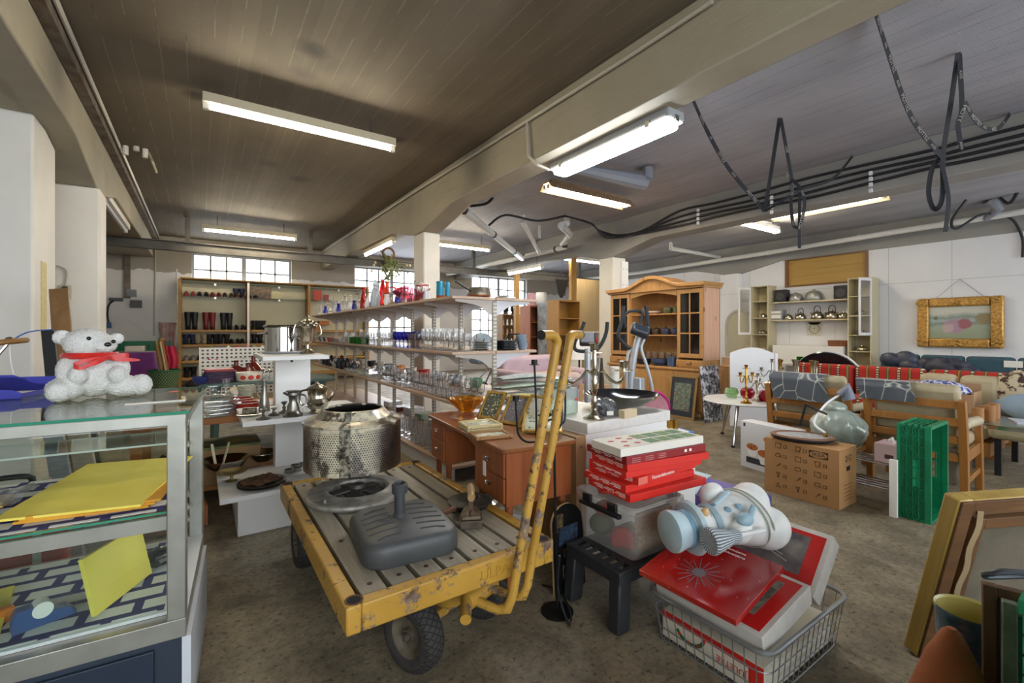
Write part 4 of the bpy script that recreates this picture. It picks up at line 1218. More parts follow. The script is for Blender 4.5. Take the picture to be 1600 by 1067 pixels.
# shrink wrapped figure
t = thing('wrapped_ornament', 'dark ornament wrapped in clear plastic with a price label', 'ornament', (1.905, 1.835, .7205), -30)
m = M();rr = random.Random(5);m.ball((0, 0, .052), .06, 20, 14, sc=(1.05, .8, .85));m.ball((-.05, 0, .068), .035, 14, 10)
m.v = [(x+rr.uniform(-.004, .004), y+rr.uniform(-.004, .004), max(0, z+rr.uniform(-.004, .004)))for x, y, z in m.v]
ob('body', m, mat('dark wrapped plastic', '3b3c40', .15, .2, '8f9094', 25), t, ang=20)
m = M();m.box(-.01, -.052, .012, .028, -.05, .035);ob('price_label', m, PAPER, t)
m = M();m.box(-.055, -.02, 0, .055, .02, .045)
one('small_box', m, [mat('beige card', 'cbb996', .6)], 'small beige box with a dark lid under the wide bowl edge', 'box', (1.975, 1.735, .7205), 3)
# frosted glass dishes
FROST = glassy('frosted green glass', 'dbe9e2', .25, .8, 'dfeae4', .35)
t = thing('frosted_dish', 'big frosted pale green glass dish wrapped in bubble film on the white counter top', 'dish', (1.745, 2.06, .7205))
m = M();m.prism(rrect(.19, .17, .04, 4), 0, .15);ob('dish', m, FROST, t, .008)
m = M();m.cb(.06, -.086, .085, .018, .002, .014);ob('price_sticker', m, mat('orange sticker', 'e85526', .6), t)
for i in range(4):
 m = M();m.lathe([(0, .0), (.06, 0), (.078, .012), (.076, .014), (.058, .004), (0, .004)], 28)
 one('glass_bowl', m, FROST, 'pale frosted glass bowl stacked on the big dish, %s from the bottom'%NTH[i], 'bowl', (1.76, 2.08, .8715+.0135*i), group='frosted bowls')
# ---- black step stool ----
STOOL = mat('black stool plastic', '232527', .45, 0, '2b2d2f', 8, .1, 120)
t = thing('step_stool', 'black plastic step stool carrying the clear storage bin', 'stool', (1.58, 1.40, 0))
W2, D2, SH = .215, .16, .245
m = M()
m.box(-W2, -D2, SH-.055, -W2+.012, D2, SH);m.box(W2-.012, -D2, SH-.055, W2, D2, SH);m.box(-W2+.012, -D2, SH-.055, W2-.012, -D2+.012, SH);m.box(-W2+.012, D2-.012, SH-.055, W2-.012, D2, SH)
ob('apron', m, STOOL, t, .004)
m = M()
m.box(-W2+.012, -D2+.012, SH-.012, -W2+.03, D2-.012, SH-.0005);m.box(-W2+.085, -D2+.012, SH-.012, W2-.085, D2-.012, SH-.0005);m.box(W2-.03, -D2+.012, SH-.012, W2-.012, D2-.012, SH-.0005)
for i in range(7):
 y = -D2+.012+(2*D2-.024)*i/6
 for x0, x1 in((-W2+.03, -W2+.085), (W2-.085, W2-.03)):
  m.box(x0, max(y-.009, -D2+.012), SH-.012, x1, min(y+.009, D2-.012), SH-.0005)
ob('slotted_top', m, STOOL, t)
for sx in(-1, 1):
 for sy in(-1, 1):
  a = M()
  q0 = [(0, 0), (sx*.075, 0), (sx*.075, sy*.06), (0, sy*.06)]
  top = [(sx*(W2-.07)+(0 if i in(0, 3)else sx*.07), sy*(D2-.06)+(0 if i in(0, 1)else sy*.06), SH-.03)for i in range(4)]
  bot = [(sx*(W2-.055)+(0 if i in(0, 3)else sx*.07), sy*(D2-.05)+(0 if i in(0, 1)else sy*.055), .0)for i in range(4)]
  a.add(bot+top, [(0, 1, 2, 3), (4, 5, 6, 7)]+[(i, (i+1)%4, 4+(i+1)%4, 4+i)for i in range(4)])
  ob('leg', a, STOOL, t, .008)
# ---- clear storage bin ----
BINP = glassy('cloudy clear plastic', 'f0eeea', .15, .8, 'e0ddd8', .22)
bx, by, bz = 1.632, 1.43, SH+.001
t = thing('storage_bin', 'cloudy clear plastic storage bin with black clips standing on the step stool', 'storage bin', (bx, by, bz))
m = M()
a0 = rrect(.30, .32, .03, 4);a1 = rrect(.335, .355, .035, 4);k = len(a0)
L3 = [[(x, y, 0)for x, y in a0], [(x, y, .195)for x, y in a1], [(x*1.05, y*1.05, .197)for x, y in a1], [(x*1.05, y*1.05, .217)for x, y in a1]]
m.add([p for l in L3 for p in l], [(a*k+i, a*k+(i+1)%k, (a+1)*k+(i+1)%k, (a+1)*k+i)for a in range(3)for i in range(k)]+[tuple(range(k-1, -1, -1))])
ob('tub', m, BINP, t)
m = M();m.prism(rrect(.335, .355, .035, 4), .212, .222);ob('lid', m, BINP, t, .003)
for y0, y1 in((-.12, .12), ):
 m = M();m.box(-.2, y0, .17, -.178, y1, .187);m.box(-.195, y0+.02, .187, -.181, y0+.07, .222);m.box(-.195, y1-.07, .187, -.181, y1-.02, .222);ob('clip', m, BLACK, t, .003)
# contents
CORKM = mat('speckled cork card', 'b39468', .8, 0, '8e7048', 60, .3, 90)
def inb(name, m_, mt, label, cat, x, y, z=.006, rz=0, bev=.006):
 return one(name, m_, mt, label, cat, (bx+x, by+y, bz+z), rz, bev=bev)
m = M();m.box(-.115, -.018, 0, .115, .018, .168);inb('cork_board', m, CORKM, 'speckled brown board standing in the clear bin', 'board', .02, -.128, bev=.012)
REDF = mat('red felt', 'b8231d', .8, 0, '97160f', 12, .2, 70)
m = M();m.prism([(-.055, 0), (.05, 0), (.06, .05), (.03, .085), (-.03, .09), (-.06, .05)], -.02, .02);m.v = [(x, z, y)for x, y, z in m.v]
inb('felt_decoration', m, REDF, 'red felt decoration with folds inside the clear bin', 'decoration', -.1, -.06, rz=-60, bev=.014)
m = M();m.ball((0, 0, .03), .055, 14, 10, sc=(1, .8, .55));inb('felt_decoration', m, mat('cream felt', 'c7bda6', .8), 'cream felt decoration at the bottom of the clear bin', 'decoration', .0, .01, .002)
m = M();m.ball((0, 0, .05), .06, 14, 10, sc=(1, 1, .8));inb('felt_decoration', m, mat('green felt', '4f5a3e', .8), 'dark green felt decoration inside the clear bin', 'decoration', -.08, .09)
m = M();m.ball((0, 0, .03), .045, 14, 10, sc=(1.4, 1, .7));inb('felt_decoration', m, REDF, 'red felt decoration high up inside the clear bin', 'decoration', -.07, .075, .105)
# ---- stack of boxes on the bin ----
BRED = mat('bright red card', 'd12a1f', .45, 0, 'c3241b', 3)
DRED = mat('dark red card', '8c1f22', .4, 0, '7e191d', 3)
WTXT = mat('white print', 'e9e4de', .6)
def flatbox(nx, ny, rz, L_, D_, h, z, mt, label, lines=True, name='decoration_box', group=None):
 """nx,ny: near corner; long side along local x"""
 t = thing(name, label, 'box', (nx, ny, z), rz, group)
 m = M();m.box(0, 0, 0, L_, D_, h);ob('carton', m, mt, t, .0015)
 if lines:
  for i in range(3):
   for j in range(3 if h>.03 else 2):
    m = M();w_ = .04+.012*((i*3+j*5)%3)
    y = .03+i*(D_-.06)/3
    m.box(-.0008, y, h*.3+j*h*.2, 0, y+w_, h*.3+j*h*.2+.0025);ob('print_line', m, WTXT, t)
 return t
zb = bz+.2235
g = 'christmas boxes stacked on the bin'
G = flatbox(1.58, 1.295, 4, .40, .26, .026, zb, DRED, 'dark red box at the bottom of the box stack, jutting toward the snowman', False, group=g)
for i, yy in enumerate((.2, .23, .27)):
 m = M();m.box(yy+.02, -.0008, .008, yy+.035, 0, .02);ob('print_mark', m, WTXT, G)
Fb = flatbox(1.455, 1.265, -5, .47, .27, .032, zb+.0265, BRED, 'bright red box second from the bottom of the box stack', group=g)
E_ = flatbox(1.455, 1.29, -3, .44, .26, .031, zb+.059, BRED, 'bright red box third from the bottom of the box stack', group=g)
D_ = flatbox(1.50, 1.262, 2, .42, .28, .031, zb+.0905, BRED, 'red box with white lettering along its long edge in the box stack', group=g)
text('lettering', 'Fönsterdekoration', .021, WTXT, D_, (.17, -.0006, .015), (R(90), 0, 0), .0004)
m = M();m.box(.0, -.0009, 0, .06, 0, .031);ob('print_panel', m, mat('pale red print', 'd86a5c', .5), D_)
m = M();m.tube([(.012, .1, .018), (-.012, .12, .008), (-.02, .15, .002), (-.01, .18, -.006), (.0, .2, .004)], .006, 6)
ob('ribbon', m, mat('red cord', 'a93025', .6), Fb)
C_ = flatbox(1.452, 1.285, -7, .45, .25, .025, zb+.122, BRED, 'thin bright red box under the top pair of the box stack', group=g)
B_ = flatbox(1.457, 1.283, -9, .47, .25, .032, zb+.1475, BRED, 'bright red box directly below the dark red lid in the box stack', group=g)
A_ = flatbox(1.448, 1.278, -6, .48, .265, .033, zb+.18, DRED, 'long dark red box with white print just below the white box', group=g)
for i in range(3):
 for j in range(3):
  m = M();m.box(.03+i*.075, -.0008, .006+j*.008, .075+i*.075, 0, .008+j*.008);ob('print_line', m, mat('pink print', 'c48f8c', .6), A_)
for i, xx in enumerate((.34, .37)):
 m = M();m.box(xx, -.0008, .012, xx+.014, 0, .024);ob('print_mark', m, WTXT, A_)
Wb = flatbox(1.425, 1.29, -6, .50, .19, .034, zb+.2135, mat('white card', 'd8d3c8', .55), 'white box with red and green pictures on top of the box stack', False, group=g)
for i in range(4):
 for j in range(2):
  m = M();m.box(.19+i*.075, .02+j*.08, .0342, .255+i*.075, .085+j*.08, .035);ob('picture', m, mat('green print %d'%((i+j)%2), ('4d7f55', '6f8f55')[(i+j)%2], .5, 0, '3b6a44', 60), Wb)
for i, (x, y)in enumerate(((.06, .03), (.1, .09), (.14, .05), (.05, .12), (.12, .15), (.16, .12))):
 m = M();m.prism([(x-.02, y), (x, y-.012), (x+.022, y), (x, y+.012)], .0342, .035);ob('picture', m, mat('red print', 'b5322c', .5), Wb)
# ---- skateboard-like board behind the stool ----
t = thing('snow_board', 'short black board with pale edge and worn stickers leaning on the white cabinet', 'board', (1.42, 1.597, 0), 4)
pr = [(-.1, 0), (.1, 0), (.1, .28)]+arc(0, .30, .1, 0, 180, 12, .09)+[(-.1, .28)]
m = M();m.prism(pr, -.006, .006);m.v = [(x, z+.06*(y/.4)**2*.6, y)for x, y, z in m.v]
m.k = [0, 0]+[1]*(len(m.f)-2)
ob('deck', m, [mat('black deck', '121213', .3), mat('pale ply edge', 'b49866', .5)], t)
for i, (z0, z1, c, x0, x1)in enumerate(((.07, .13, '8d8a6e', -.05, .06), (.16, .2, '6d5a3a', -.04, .03), (.22, .3, '2f4560', -.07, .05), (.28, .36, '6e5a35', -.08, -.04))):
 m = M();m.box(x0, -.013+.06*(z0/.4)**2*.6, z0, x1, -.0065+.06*(z0/.4)**2*.6, z1);ob('sticker', m, mat('sticker '+c, c, .5, 0, '1d1d1d', 50), t)
# ---- wire basket with game boxes ----
WIRE = mat('grey wire', '8d9091', .4, .6)
BX0, BX1, BY0, BY1, BH = 1.455, 2.065, .715, 1.185, .185
t = thing('wire_basket', 'grey wire basket on the floor holding red picture boxes', 'basket', ((BX0+BX1)/2, (BY0+BY1)/2, 0))
hw, hd = (BX1-BX0)/2, (BY1-BY0)/2
m = M();m.tube([(x, y, BH)for x, y in rrect(2*hw, 2*hd, .05, 5)], .008, 8, closed=True);ob('rim', m, WIRE, t)
m = M();m.tube([(x*.9, y*.9, .004)for x, y in rrect(2*hw, 2*hd, .05, 5)], .0025, 6, closed=True)
for f in(.3, .62):
 m.tube([(x*(.9+.1*f), y*(.9+.1*f), BH*f)for x, y in rrect(2*hw, 2*hd, .05, 5)], .0022, 6, closed=True)
nx_, ny_ = 15, 12
for i in range(1, nx_):
 x = -hw+2*hw*i/nx_
 m.tube([(x, -hd, BH), (x*.93, -hd*.9, .004), (x*.93, hd*.9, .004), (x, hd, BH)], .0018, 5)
for i in range(1, ny_):
 y = -hd+2*hd*i/ny_
 m.tube([(-hw, y, BH), (-hw*.9, y*.93, .004), (hw*.9, y*.93, .004), (hw, y, BH)], .0018, 5)
ob('wire_mesh', m, WIRE, t)
def framebox(label, mtx, w, d, h, picture, name='picture_box'):
 """box with top face at local z=0, edges white, red border and a photo panel"""
 t = thing(name, label, 'box', (0, 0, 0))
 t.matrix_world = mtx
 m = M();m.box(0, 0, -h, w, d, 0);ob('carton', m, mat('grey white card', 'cfcbc4', .6, 0, 'c4c0b8', 20), t, .0015)
 m = M();m.box(.018, .018, 0, w-.018, d-.018, .0008);ob('red_border', m, mat('red print border', 'c4201b', .4), t)
 m = M();m.box(w*.22, d*.16, .0009, w*.86, d*.8, .0016);ob('photo', m, picture, t)
 return t
def frame_m(o, xdir, ydir):
 x = V(xdir).normalized();y = V(ydir);y = (y-x*y.dot(x)).normalized();z = x.cross(y)
 M4 = Matrix((x, y, z)).transposed().to_4x4();M4.translation = V(o)
 return M4
PH1 = mat('wicker photo', '8e8474', .5, 0, '4f493f', 30)
PH2 = mat('dark photo with bulb', '3a3244', .4, 0, '8a8378', 7)
b1 = framebox('red picture box lying tilted in the wire basket under the starry red box', frame_m((1.475, .745, .225), (.345, 0, .06), (0, 1, 0)), .345, .41, .07, PH1)
text('lettering', '3D', .022, WTXT, b1, (.29, .36, .0012), (0, 0, 0), .0003)
b2 = framebox('red picture box with a glass bulb photo leaning in the far end of the basket', frame_m((1.835, .745, .235), (.17, 0, .17), (0, 1, 0)), .25, .42, .075, PH2)
m = M()
for i in range(5):
 m.tube([(.09+.02*i, .12+.02*i, .002), (.14, .3-.02*i, .002)], .0012, 4)
ob('photo_detail', m, WHITEP, b2)
m = M();m.box(.1, .26, .0017, .16, .3, .0022);ob('photo_detail', m, mat('leaf green print', '4f9a3f', .5), b2)
b3 = thing('wreath_box', 'white and red box with a green wreath picture at the bottom of the wire basket', 'box', (1.5, .752, .010))
m = M();m.box(0, 0, 0, .5, .39, .1);ob('carton', m, mat('cream card', 'd6cfbe', .6), b3, .002)
m = M();m.box(-.0008, .0, .075, 0, .39, .1);m.box(-.0008, 0, 0, 0, .05, .075);ob('red_band', m, BRED, b3)
for i in range(14):
 a = R(195+i*10)
 m = M();m.ball((-.0012, .27+.06*math.cos(a), .085+.055*math.sin(a)), .008, 6, 4, sc=(.2, 1, 1));ob('wreath_leaf', m, mat('wreath green', '2f6a35', .6)if i%4 else BRED, b3)
text('lettering', 'JULETRE', .03, BRED, b3, (-.0009, .11, .045), (R(90), R(180), R(-90)), .0003)
# red box with star
SB = frame_m((1.405, .79, .262), (.36, .02, .062), (-.02, .38, .01))
t = thing('star_box', 'flat glossy red box with a sparkling star picture lying over the basket rim', 'box');t.matrix_world = SB
n = N('red starry print')
gr = n('ShaderNodeSeparateXYZ');v = n.coord();n.l(v, gr.inputs[0])
vo = n('ShaderNodeTexVoronoi');vo.inputs['Scale'].default_value = 34;n.l(v, vo.inputs['Vector'])
col = n.ramp(n.math('ADD', n.math('MULTIPLY', gr.outputs[0], -1.6), n.math('ADD', n.math('MULTIPLY', gr.outputs[1], .5), .5)), [(0, '8e0f12'), (.55, 'a81c17'), (1, 'c4583a')])
col = n.mix(n.ramp(vo.outputs['Distance'], [(.04, 1.0), (.09, 0.0)]), col, 'f0d9c8')
STARM = n.bsdf(col, .2, 0, None, .5, .5)
m = M();m.box(0, 0, 0, .36, .37, .022);ob('carton', m, STARM, t, .0015)
m = M();m.lathe([(0, .0225), (.024, .0225), (.024, .0235), (0, .024)], 24, (.13, .2, 0));ob('star_centre', m, mat('grey star', '8f8388', .3, .4), t)
for i in range(16):
 a = 2*PI*i/16
 m = M();m.bar((.13+.026*math.cos(a), .2+.026*math.sin(a), .0228), (.13+(.075+.012*(i%2))*math.cos(a), .2+(.075+.012*(i%2))*math.sin(a), .0228), .003, .0008);ob('star_ray', m, mat('grey star', '8f8388', .3, .4), t)
text('lettering', 'Hengende plaststjerne', .017, WTXT, t, (.335, .2, .0226), (0, 0, R(-90)), .0003)
text('lettering', 'Hängande plaststjärna', .017, WTXT, t, (.31, .19, .0226), (0, 0, R(-90)), .0003)
# ---- snowman lying on the boxes ----
h = V((-.955, .295, -.04)).normalized();f = V((-.12, -.45, .88));f = (f-h*f.dot(h)).normalized();x = (-f).cross(h)
MS = Matrix((x, -f, h)).transposed().to_4x4()
MS.translation = V((1.93, .955, .455))
t = thing('snowman_figure', 'white plastic snowman with a pale blue hat lying across the red boxes', 'snowman');t.matrix_world = MS
SN_ = mat('snowman white', 'dcdcd8', .55, 0, 'd0d2d2', 12, .25, 60)
PB = mat('pale blue plastic', '9fb9c4', .5, 0, '8ba8b6', 9)
m = M()
m.ball((.055, 0, .045), .085, 24, 16, sc=(.95, 1.05, .9));m.ball((-.06, .01, .05), .085, 24, 16, sc=(.95, 1.0, 1.0))
m.ball((0, 0, .12), .112, 28, 18, sc=(1, .92, 1));m.ball((0, 0, .235), .09, 26, 16, sc=(1.05, .9, 1));m.ball((0, -.005, .335), .066, 24, 16)
m.ball((-.085, -.04, .23), .04, 16, 12, sc=(1, 1.3, 1.2));m.ball((.09, -.05, .225), .042, 16, 12, sc=(1, 1.3, 1.2))
b = ob('body', m, SN_, t);q = b.modifiers.new('join', 'REMESH');q.mode = 'VOXEL';q.voxel_size = .006;q.use_smooth_shade = True
q = b.modifiers.new('soft', 'SMOOTH');q.iterations = 5
m = M();m.lathe([(.0, .365), (.095, .365), (.102, .375), (.095, .388), (.07, .392), (.068, .4), (.07, .43), (.078, .462), (.076, .474), (.05, .482), (0, .484)], 32, (0, .0, 0));ht = ob('hat', m, mat('pale hat', 'b9cbd0', .5, 0, 'a3bcc6', 7), t)
m = M();m.lathe([(.0705, .396), (.073, .4), (.073, .414), (.071, .418)], 32);ob('hat_band', m, mat('blue band', '6f93a8', .5), ht)
m = M();m.lathe([(.05, .275), (.075, .28), (.08, .29), (.07, .302), (.05, .3)], 26);sc_ = ob('scarf', m, PB, t)
m = M();m.bar((.02, -.08, .285), (.05, -.105, .2), .035, .014);ob('scarf_tail', m, PB, sc_, .005)
m = M();m.ball((0, -.072, .335), .0155, 14, 10, sc=(1, 1.5, 1));ob('nose', m, mat('tan nose', 'cfa873', .5), t)
for s_ in(-1, 1):
 m = M();m.ball((s_*.026, -.058, .352), .006, 10, 8);ob('eye', m, mat('grey eye', '4a565e', .4), t)
m = M();m.tube([(-.02, -.062, .316), (-.008, -.066, .312), (.008, -.066, .312), (.02, -.062, .316)], .002, 5);ob('mouth', m, mat('grey mouth', '8a8f90', .5), t)
for z in(.24, .19):
 m = M();m.ball((-.012, -.082 if z>.2 else-.088, z), .013, 12, 8, sc=(1, .5, 1));ob('button', m, mat('blue button', '7da0b5', .5), t)
# mitten and broom
m = M();m.ball((-.075, -.095, .22), .026, 14, 10, sc=(1, 1, 1.3));m.tube([(-.075, -.095, .2), (-.05, -.13, .17)], .012, 8);ob('mitten', m, PB, t)
m = M();m.cyl((-.118, -.075, .16), (-.118, -.075, .30), .009, 10);br = ob('broom_stick', m, SN_, t)
n = N('broom bristles');sp = n('ShaderNodeSeparateXYZ');v = n.coord();n.l(v, sp.inputs[0])
wv = n.math('SINE', n.math('MULTIPLY', n.math('ARCTAN2', n.math('ADD', sp.outputs[1], .075), n.math('ADD', sp.outputs[0], .118)), 26))
BRIS = n.bsdf(n.ramp(wv, [(.1, '5c6a75'), (.6, 'cfd2d2')]), .6, 0, n.bump(wv, .5, .003))
m = M();m.lathe([(0, .28), (.022, .28), (.028, .30), (.024, .318), (.03, .33), (.048, .40), (.044, .41), (0, .405)], 26, (-.118, -.075, 0));ob('broom_head', m, BRIS, br)
for dz in(0, .022):
 m = M();m.tube([(.118*math.cos(a), .108*math.sin(a), .118+dz+.035*math.cos(a))for a in[2*PI*i/36 for i in range(36)]], .0035, 6, closed=True);ob('cord', m, mat('grey green cord', '9a9f92', .5), t)
# ---- items behind the bin ----
PURP = mat('purple card', '5d539a', .5, 0, '544a90', 4)
t = thing('purple_box', 'purple carton with an open lid on the floor behind the snowman', 'box', (2.92, 1.76, 0), 2)
m = M();m.box(-.2, -.25, 0, .2, .25, .115);ob('carton', m, PURP, t, .002)
m = M();m.lathe([(0, .1155), (.02, .1155), (0, .117)], 18, (.04, .13, 0));ob('hole', m, BLACK, t)
m = M();m.lathe([(.018, .1155), (.024, .118), (.03, .1155)], 20, (.12, -.1, 0));ob('logo_ring', m, mat('cream print', 'd8cfa0', .5), t)
m = M();m.grid(lambda u, v:(-.2+.19*u, .05+.2*v, .12+.09*math.sin(u*1.6)), 8, 2, thick=.003);ob('lid_flap', m, mat('pale blue card', 'a9bcc6', .5), t)
m = M();m.box(-.09, -.07, 0, .09, .07, .13);one('carton', m, mat('brown carton', '9a8461', .7), 'small brown carton on the floor between the bin and the purple box', 'carton', (2.45, 1.5, 0), 15, bev=.002)
t = thing('plinth_block', 'white block behind the white cabinet carrying the blue box', 'plinth', (2.465, 1.8, 0));m = M();m.box(-.09, -.1, 0, .09, .1, .53);ob('block', m, WHITE, t, .004)
t = thing('candle_box', 'flat white and blue box next to the end of the white counter top', 'box', (2.47, 1.79, .531), -12)
m = M();m.box(-.09, -.07, 0, .09, .07, .045);ob('carton', m, mat('bright blue card', '2f6fb0', .5), t, .001)
m = M();m.box(-.09, -.07, .0455, .05, .07, .05);ob('lid', m, PAPER, t)
for i in range(2):
 m = M();m.lathe([(0, 0), (.016, 0), (.016, .06), (.012, .06), (.012, .01), (0, .01)], 14);one('candle_holder', m, BRASS, ('shiny brass cup on the blue box, the one nearer the counter', 'shiny brass cup on the blue box, the one nearer the hutch')[i], 'candle holder', (2.44+.036*i, 1.80-.012*i, .582))
# ---- black floor candelabra between cart and desk ----
bcp = V((1.262, 1.50, 0))
t = thing('floor_candelabra', 'tall thin black metal floor candelabra behind the cart handle', 'candelabra', bcp)
def loc_(px, py):
 return at(px, py, Y=1.50)-bcp
m = M();m.cyl((0, 0, .006), loc_(865, 640), .006, 8);ob('pole', m, BLKMETAL, t)
m = M()
m.lathe([(0, 0), (.07, 0), (.07, .004), (.01, .008), (0, .012)], 20);ob('base', m, BLKMETAL, t)
arms = [[(865, 655), (852, 660), (842, 690), (838, 700), (838, 640), (835, 570)], [(838, 690), (822, 690), (810, 678), (807, 650), (806, 626)], [(865, 668), (878, 662), (883, 650), (883, 600)], [(865, 672), (874, 668), (878, 655), (878, 612)]]
for P_ in arms:
 q = [loc_(*p)for p in P_]
 m = M();m.tube(smooth(q, 4), .0045, 7);a_ = ob('arm', m, BLKMETAL, t)
 m = M();m.lathe([(0, 0), (.022, .0), (.022, .002), (.013, .003), (.013, .022), (0, .022)], 14, q[-1]);ob('candle_cup', m, BLKMETAL, a_)
m = M();m.tube([loc_(852, 648)+V((.032*math.cos(a), .02*math.sin(a), .0))for a in[2*PI*i/20 for i in range(20)]], .004, 6, closed=True);ob('ring', m, BLKMETAL, t)
run('floor_cable', [V((1.19, 1.40, .30)), V((1.2, 1.42, .15)), V((1.24, 1.40, .006)), V((1.3, 1.46, .006)), V((1.36, 1.60, .006)), V((1.33, 1.69, .006))], .005, BLACK, 'thin black cord lying on the floor behind the cart corner', 'cord', n=6, sm=5)
# ================= NEAR RIGHT CORNER =================
GOLDW = wood('gilded frame wood', 'b49a55', 'a2853f', 2, 9, .4, '917440')
RAWW = wood('raw frame wood', '6f4c2a', '5a3c20', 0, 9, .6, '805c36')
t = thing('framed_painting', 'large gilded wooden frame seen from its back, leaning by the clay cone', 'picture frame', (2.17, .534, 0));t.rotation_euler = (R(12.9), 0, R(-25.5))
FW, FH = .85, .645
for nm, b_ in(('frame_side', (0, .008, 0, .06, .06, FH)), ('frame_side', (FW-.06, .008, 0, FW, .06, FH)), ('frame_rail', (.06, .008, FH-.06, FW-.06, .06, FH)), ('frame_rail', (.06, .008, 0, FW-.06, .06, .06))):
 m = M();m.box(*b_);ob(nm, m, GOLDW, t, .006)
for b_ in((.004, 0, .004, .055, .008, FH-.004), (FW-.055, 0, .004, FW-.004, .008, FH-.004), (.055, 0, FH-.055, FW-.055, .008, FH-.004), (.055, 0, .004, FW-.055, .008, .055)):
 m = M();m.box(*b_);ob('backing_strip', m, RAWW, t, .002)
for b_ in((.075, -.004, .07, .115, .02, FH-.07), (FW-.115, -.004, .07, FW-.075, .02, FH-.07), (.115, -.004, FH-.11, FW-.115, .02, FH-.07), (.115, -.004, .07, FW-.115, .02, .11)):
 m = M();m.box(*b_);ob('stretcher_bar', m, RAWW, t, .002)
m = M();m.box(.1, .02, .1, FW-.1, .024, FH-.1);ob('canvas_back', m, mat('old canvas back', '6d6453', .85, 0, '5c5445', 5, .3, 120), t)
m = M();m.grid(lambda u, v:(.068+.006*math.sin(v*23)+.02*u, -.006-.004*u, .03+.58*v), 2, 20, thick=.002);ob('torn_paper', m, mat('torn brown paper', '9f8a68', .85), t)
t = thing('glazed_pot', 'tall glazed pot in dark blue and green with a cream inside', 'pot', (1.985, .365, 0))
n = N('blue green glaze');v = n.coord((1, 1, 1))
wv = n.noise(n.coord((2, 2, 8)), 3, 3, .5, 1.2)
POTM = n.bsdf(n.ramp(wv, [(.35, '1f3340'), (.5, '2c5560'), (.6, '3d4a6a'), (.72, '8d8a4a')]), .2, 0, None, .6, .3)
m = M();m.lathe([(0, 0), (.062, 0), (.07, .02), (.078, .2), (.083, .315), (.086, .325), (.084, .332)], 36);ob('outside', m, POTM, t)
m = M();m.lathe([(.084, .332), (.078, .325), (.074, .2), (.05, .03), (0, .03)], 36);ob('inside', m, mat('cream glaze', 'b5a964', .25), t)
m = M();m.lathe([(0, 0), (.145, 0), (.147, .008), (.085, .2), (.055, .3), (.022, .372), (.01, .384), (0, .384)], 40)
one('clay_cone', m, mat('terracotta', '99562c', .8, 0, '834622', 7, .2, 40), 'rust-brown clay cone standing in front of the leaning frame', 'cone', (1.706, .35, 0))
def sideframe(x, y, rz, w, h, th, mt, label, mt2):
 t = thing('framed_painting', label, 'picture frame', (x, y, 0));t.rotation_euler = (R(-1), 0, R(rz))
 for b_ in((0, 0, 0, .03, th, h), (w-.03, 0, 0, w, th, h), (.03, 0, h-.03, w-.03, th, h), (.03, 0, 0, w-.03, th, .03)):
  m = M();m.box(*b_);ob('frame_side', m, mt, t, .003)
 m = M();m.box(.03, th*.4, .03, w-.03, th*.6, h-.03);ob('picture', m, mt2, t)
 return t
sideframe(1.86, .315, -75, .25, .47, .03, wood('dark brown frame', '4e3a28', '5f4832', 2, 8), 'dark brown frame standing on edge beside the green crates', mat('dark picture', '3a3a34', .4))
sideframe(1.832, .272, -75, .24, .45, .028, mat('silver green frame', '8d9281', .35, .3, '59654f', 9), 'silver and green frame standing against the dark brown frame', mat('green picture', '31543c', .4))
GREEN = mat('green crate plastic', '12845a', .4, 0, '0f7048', 6)
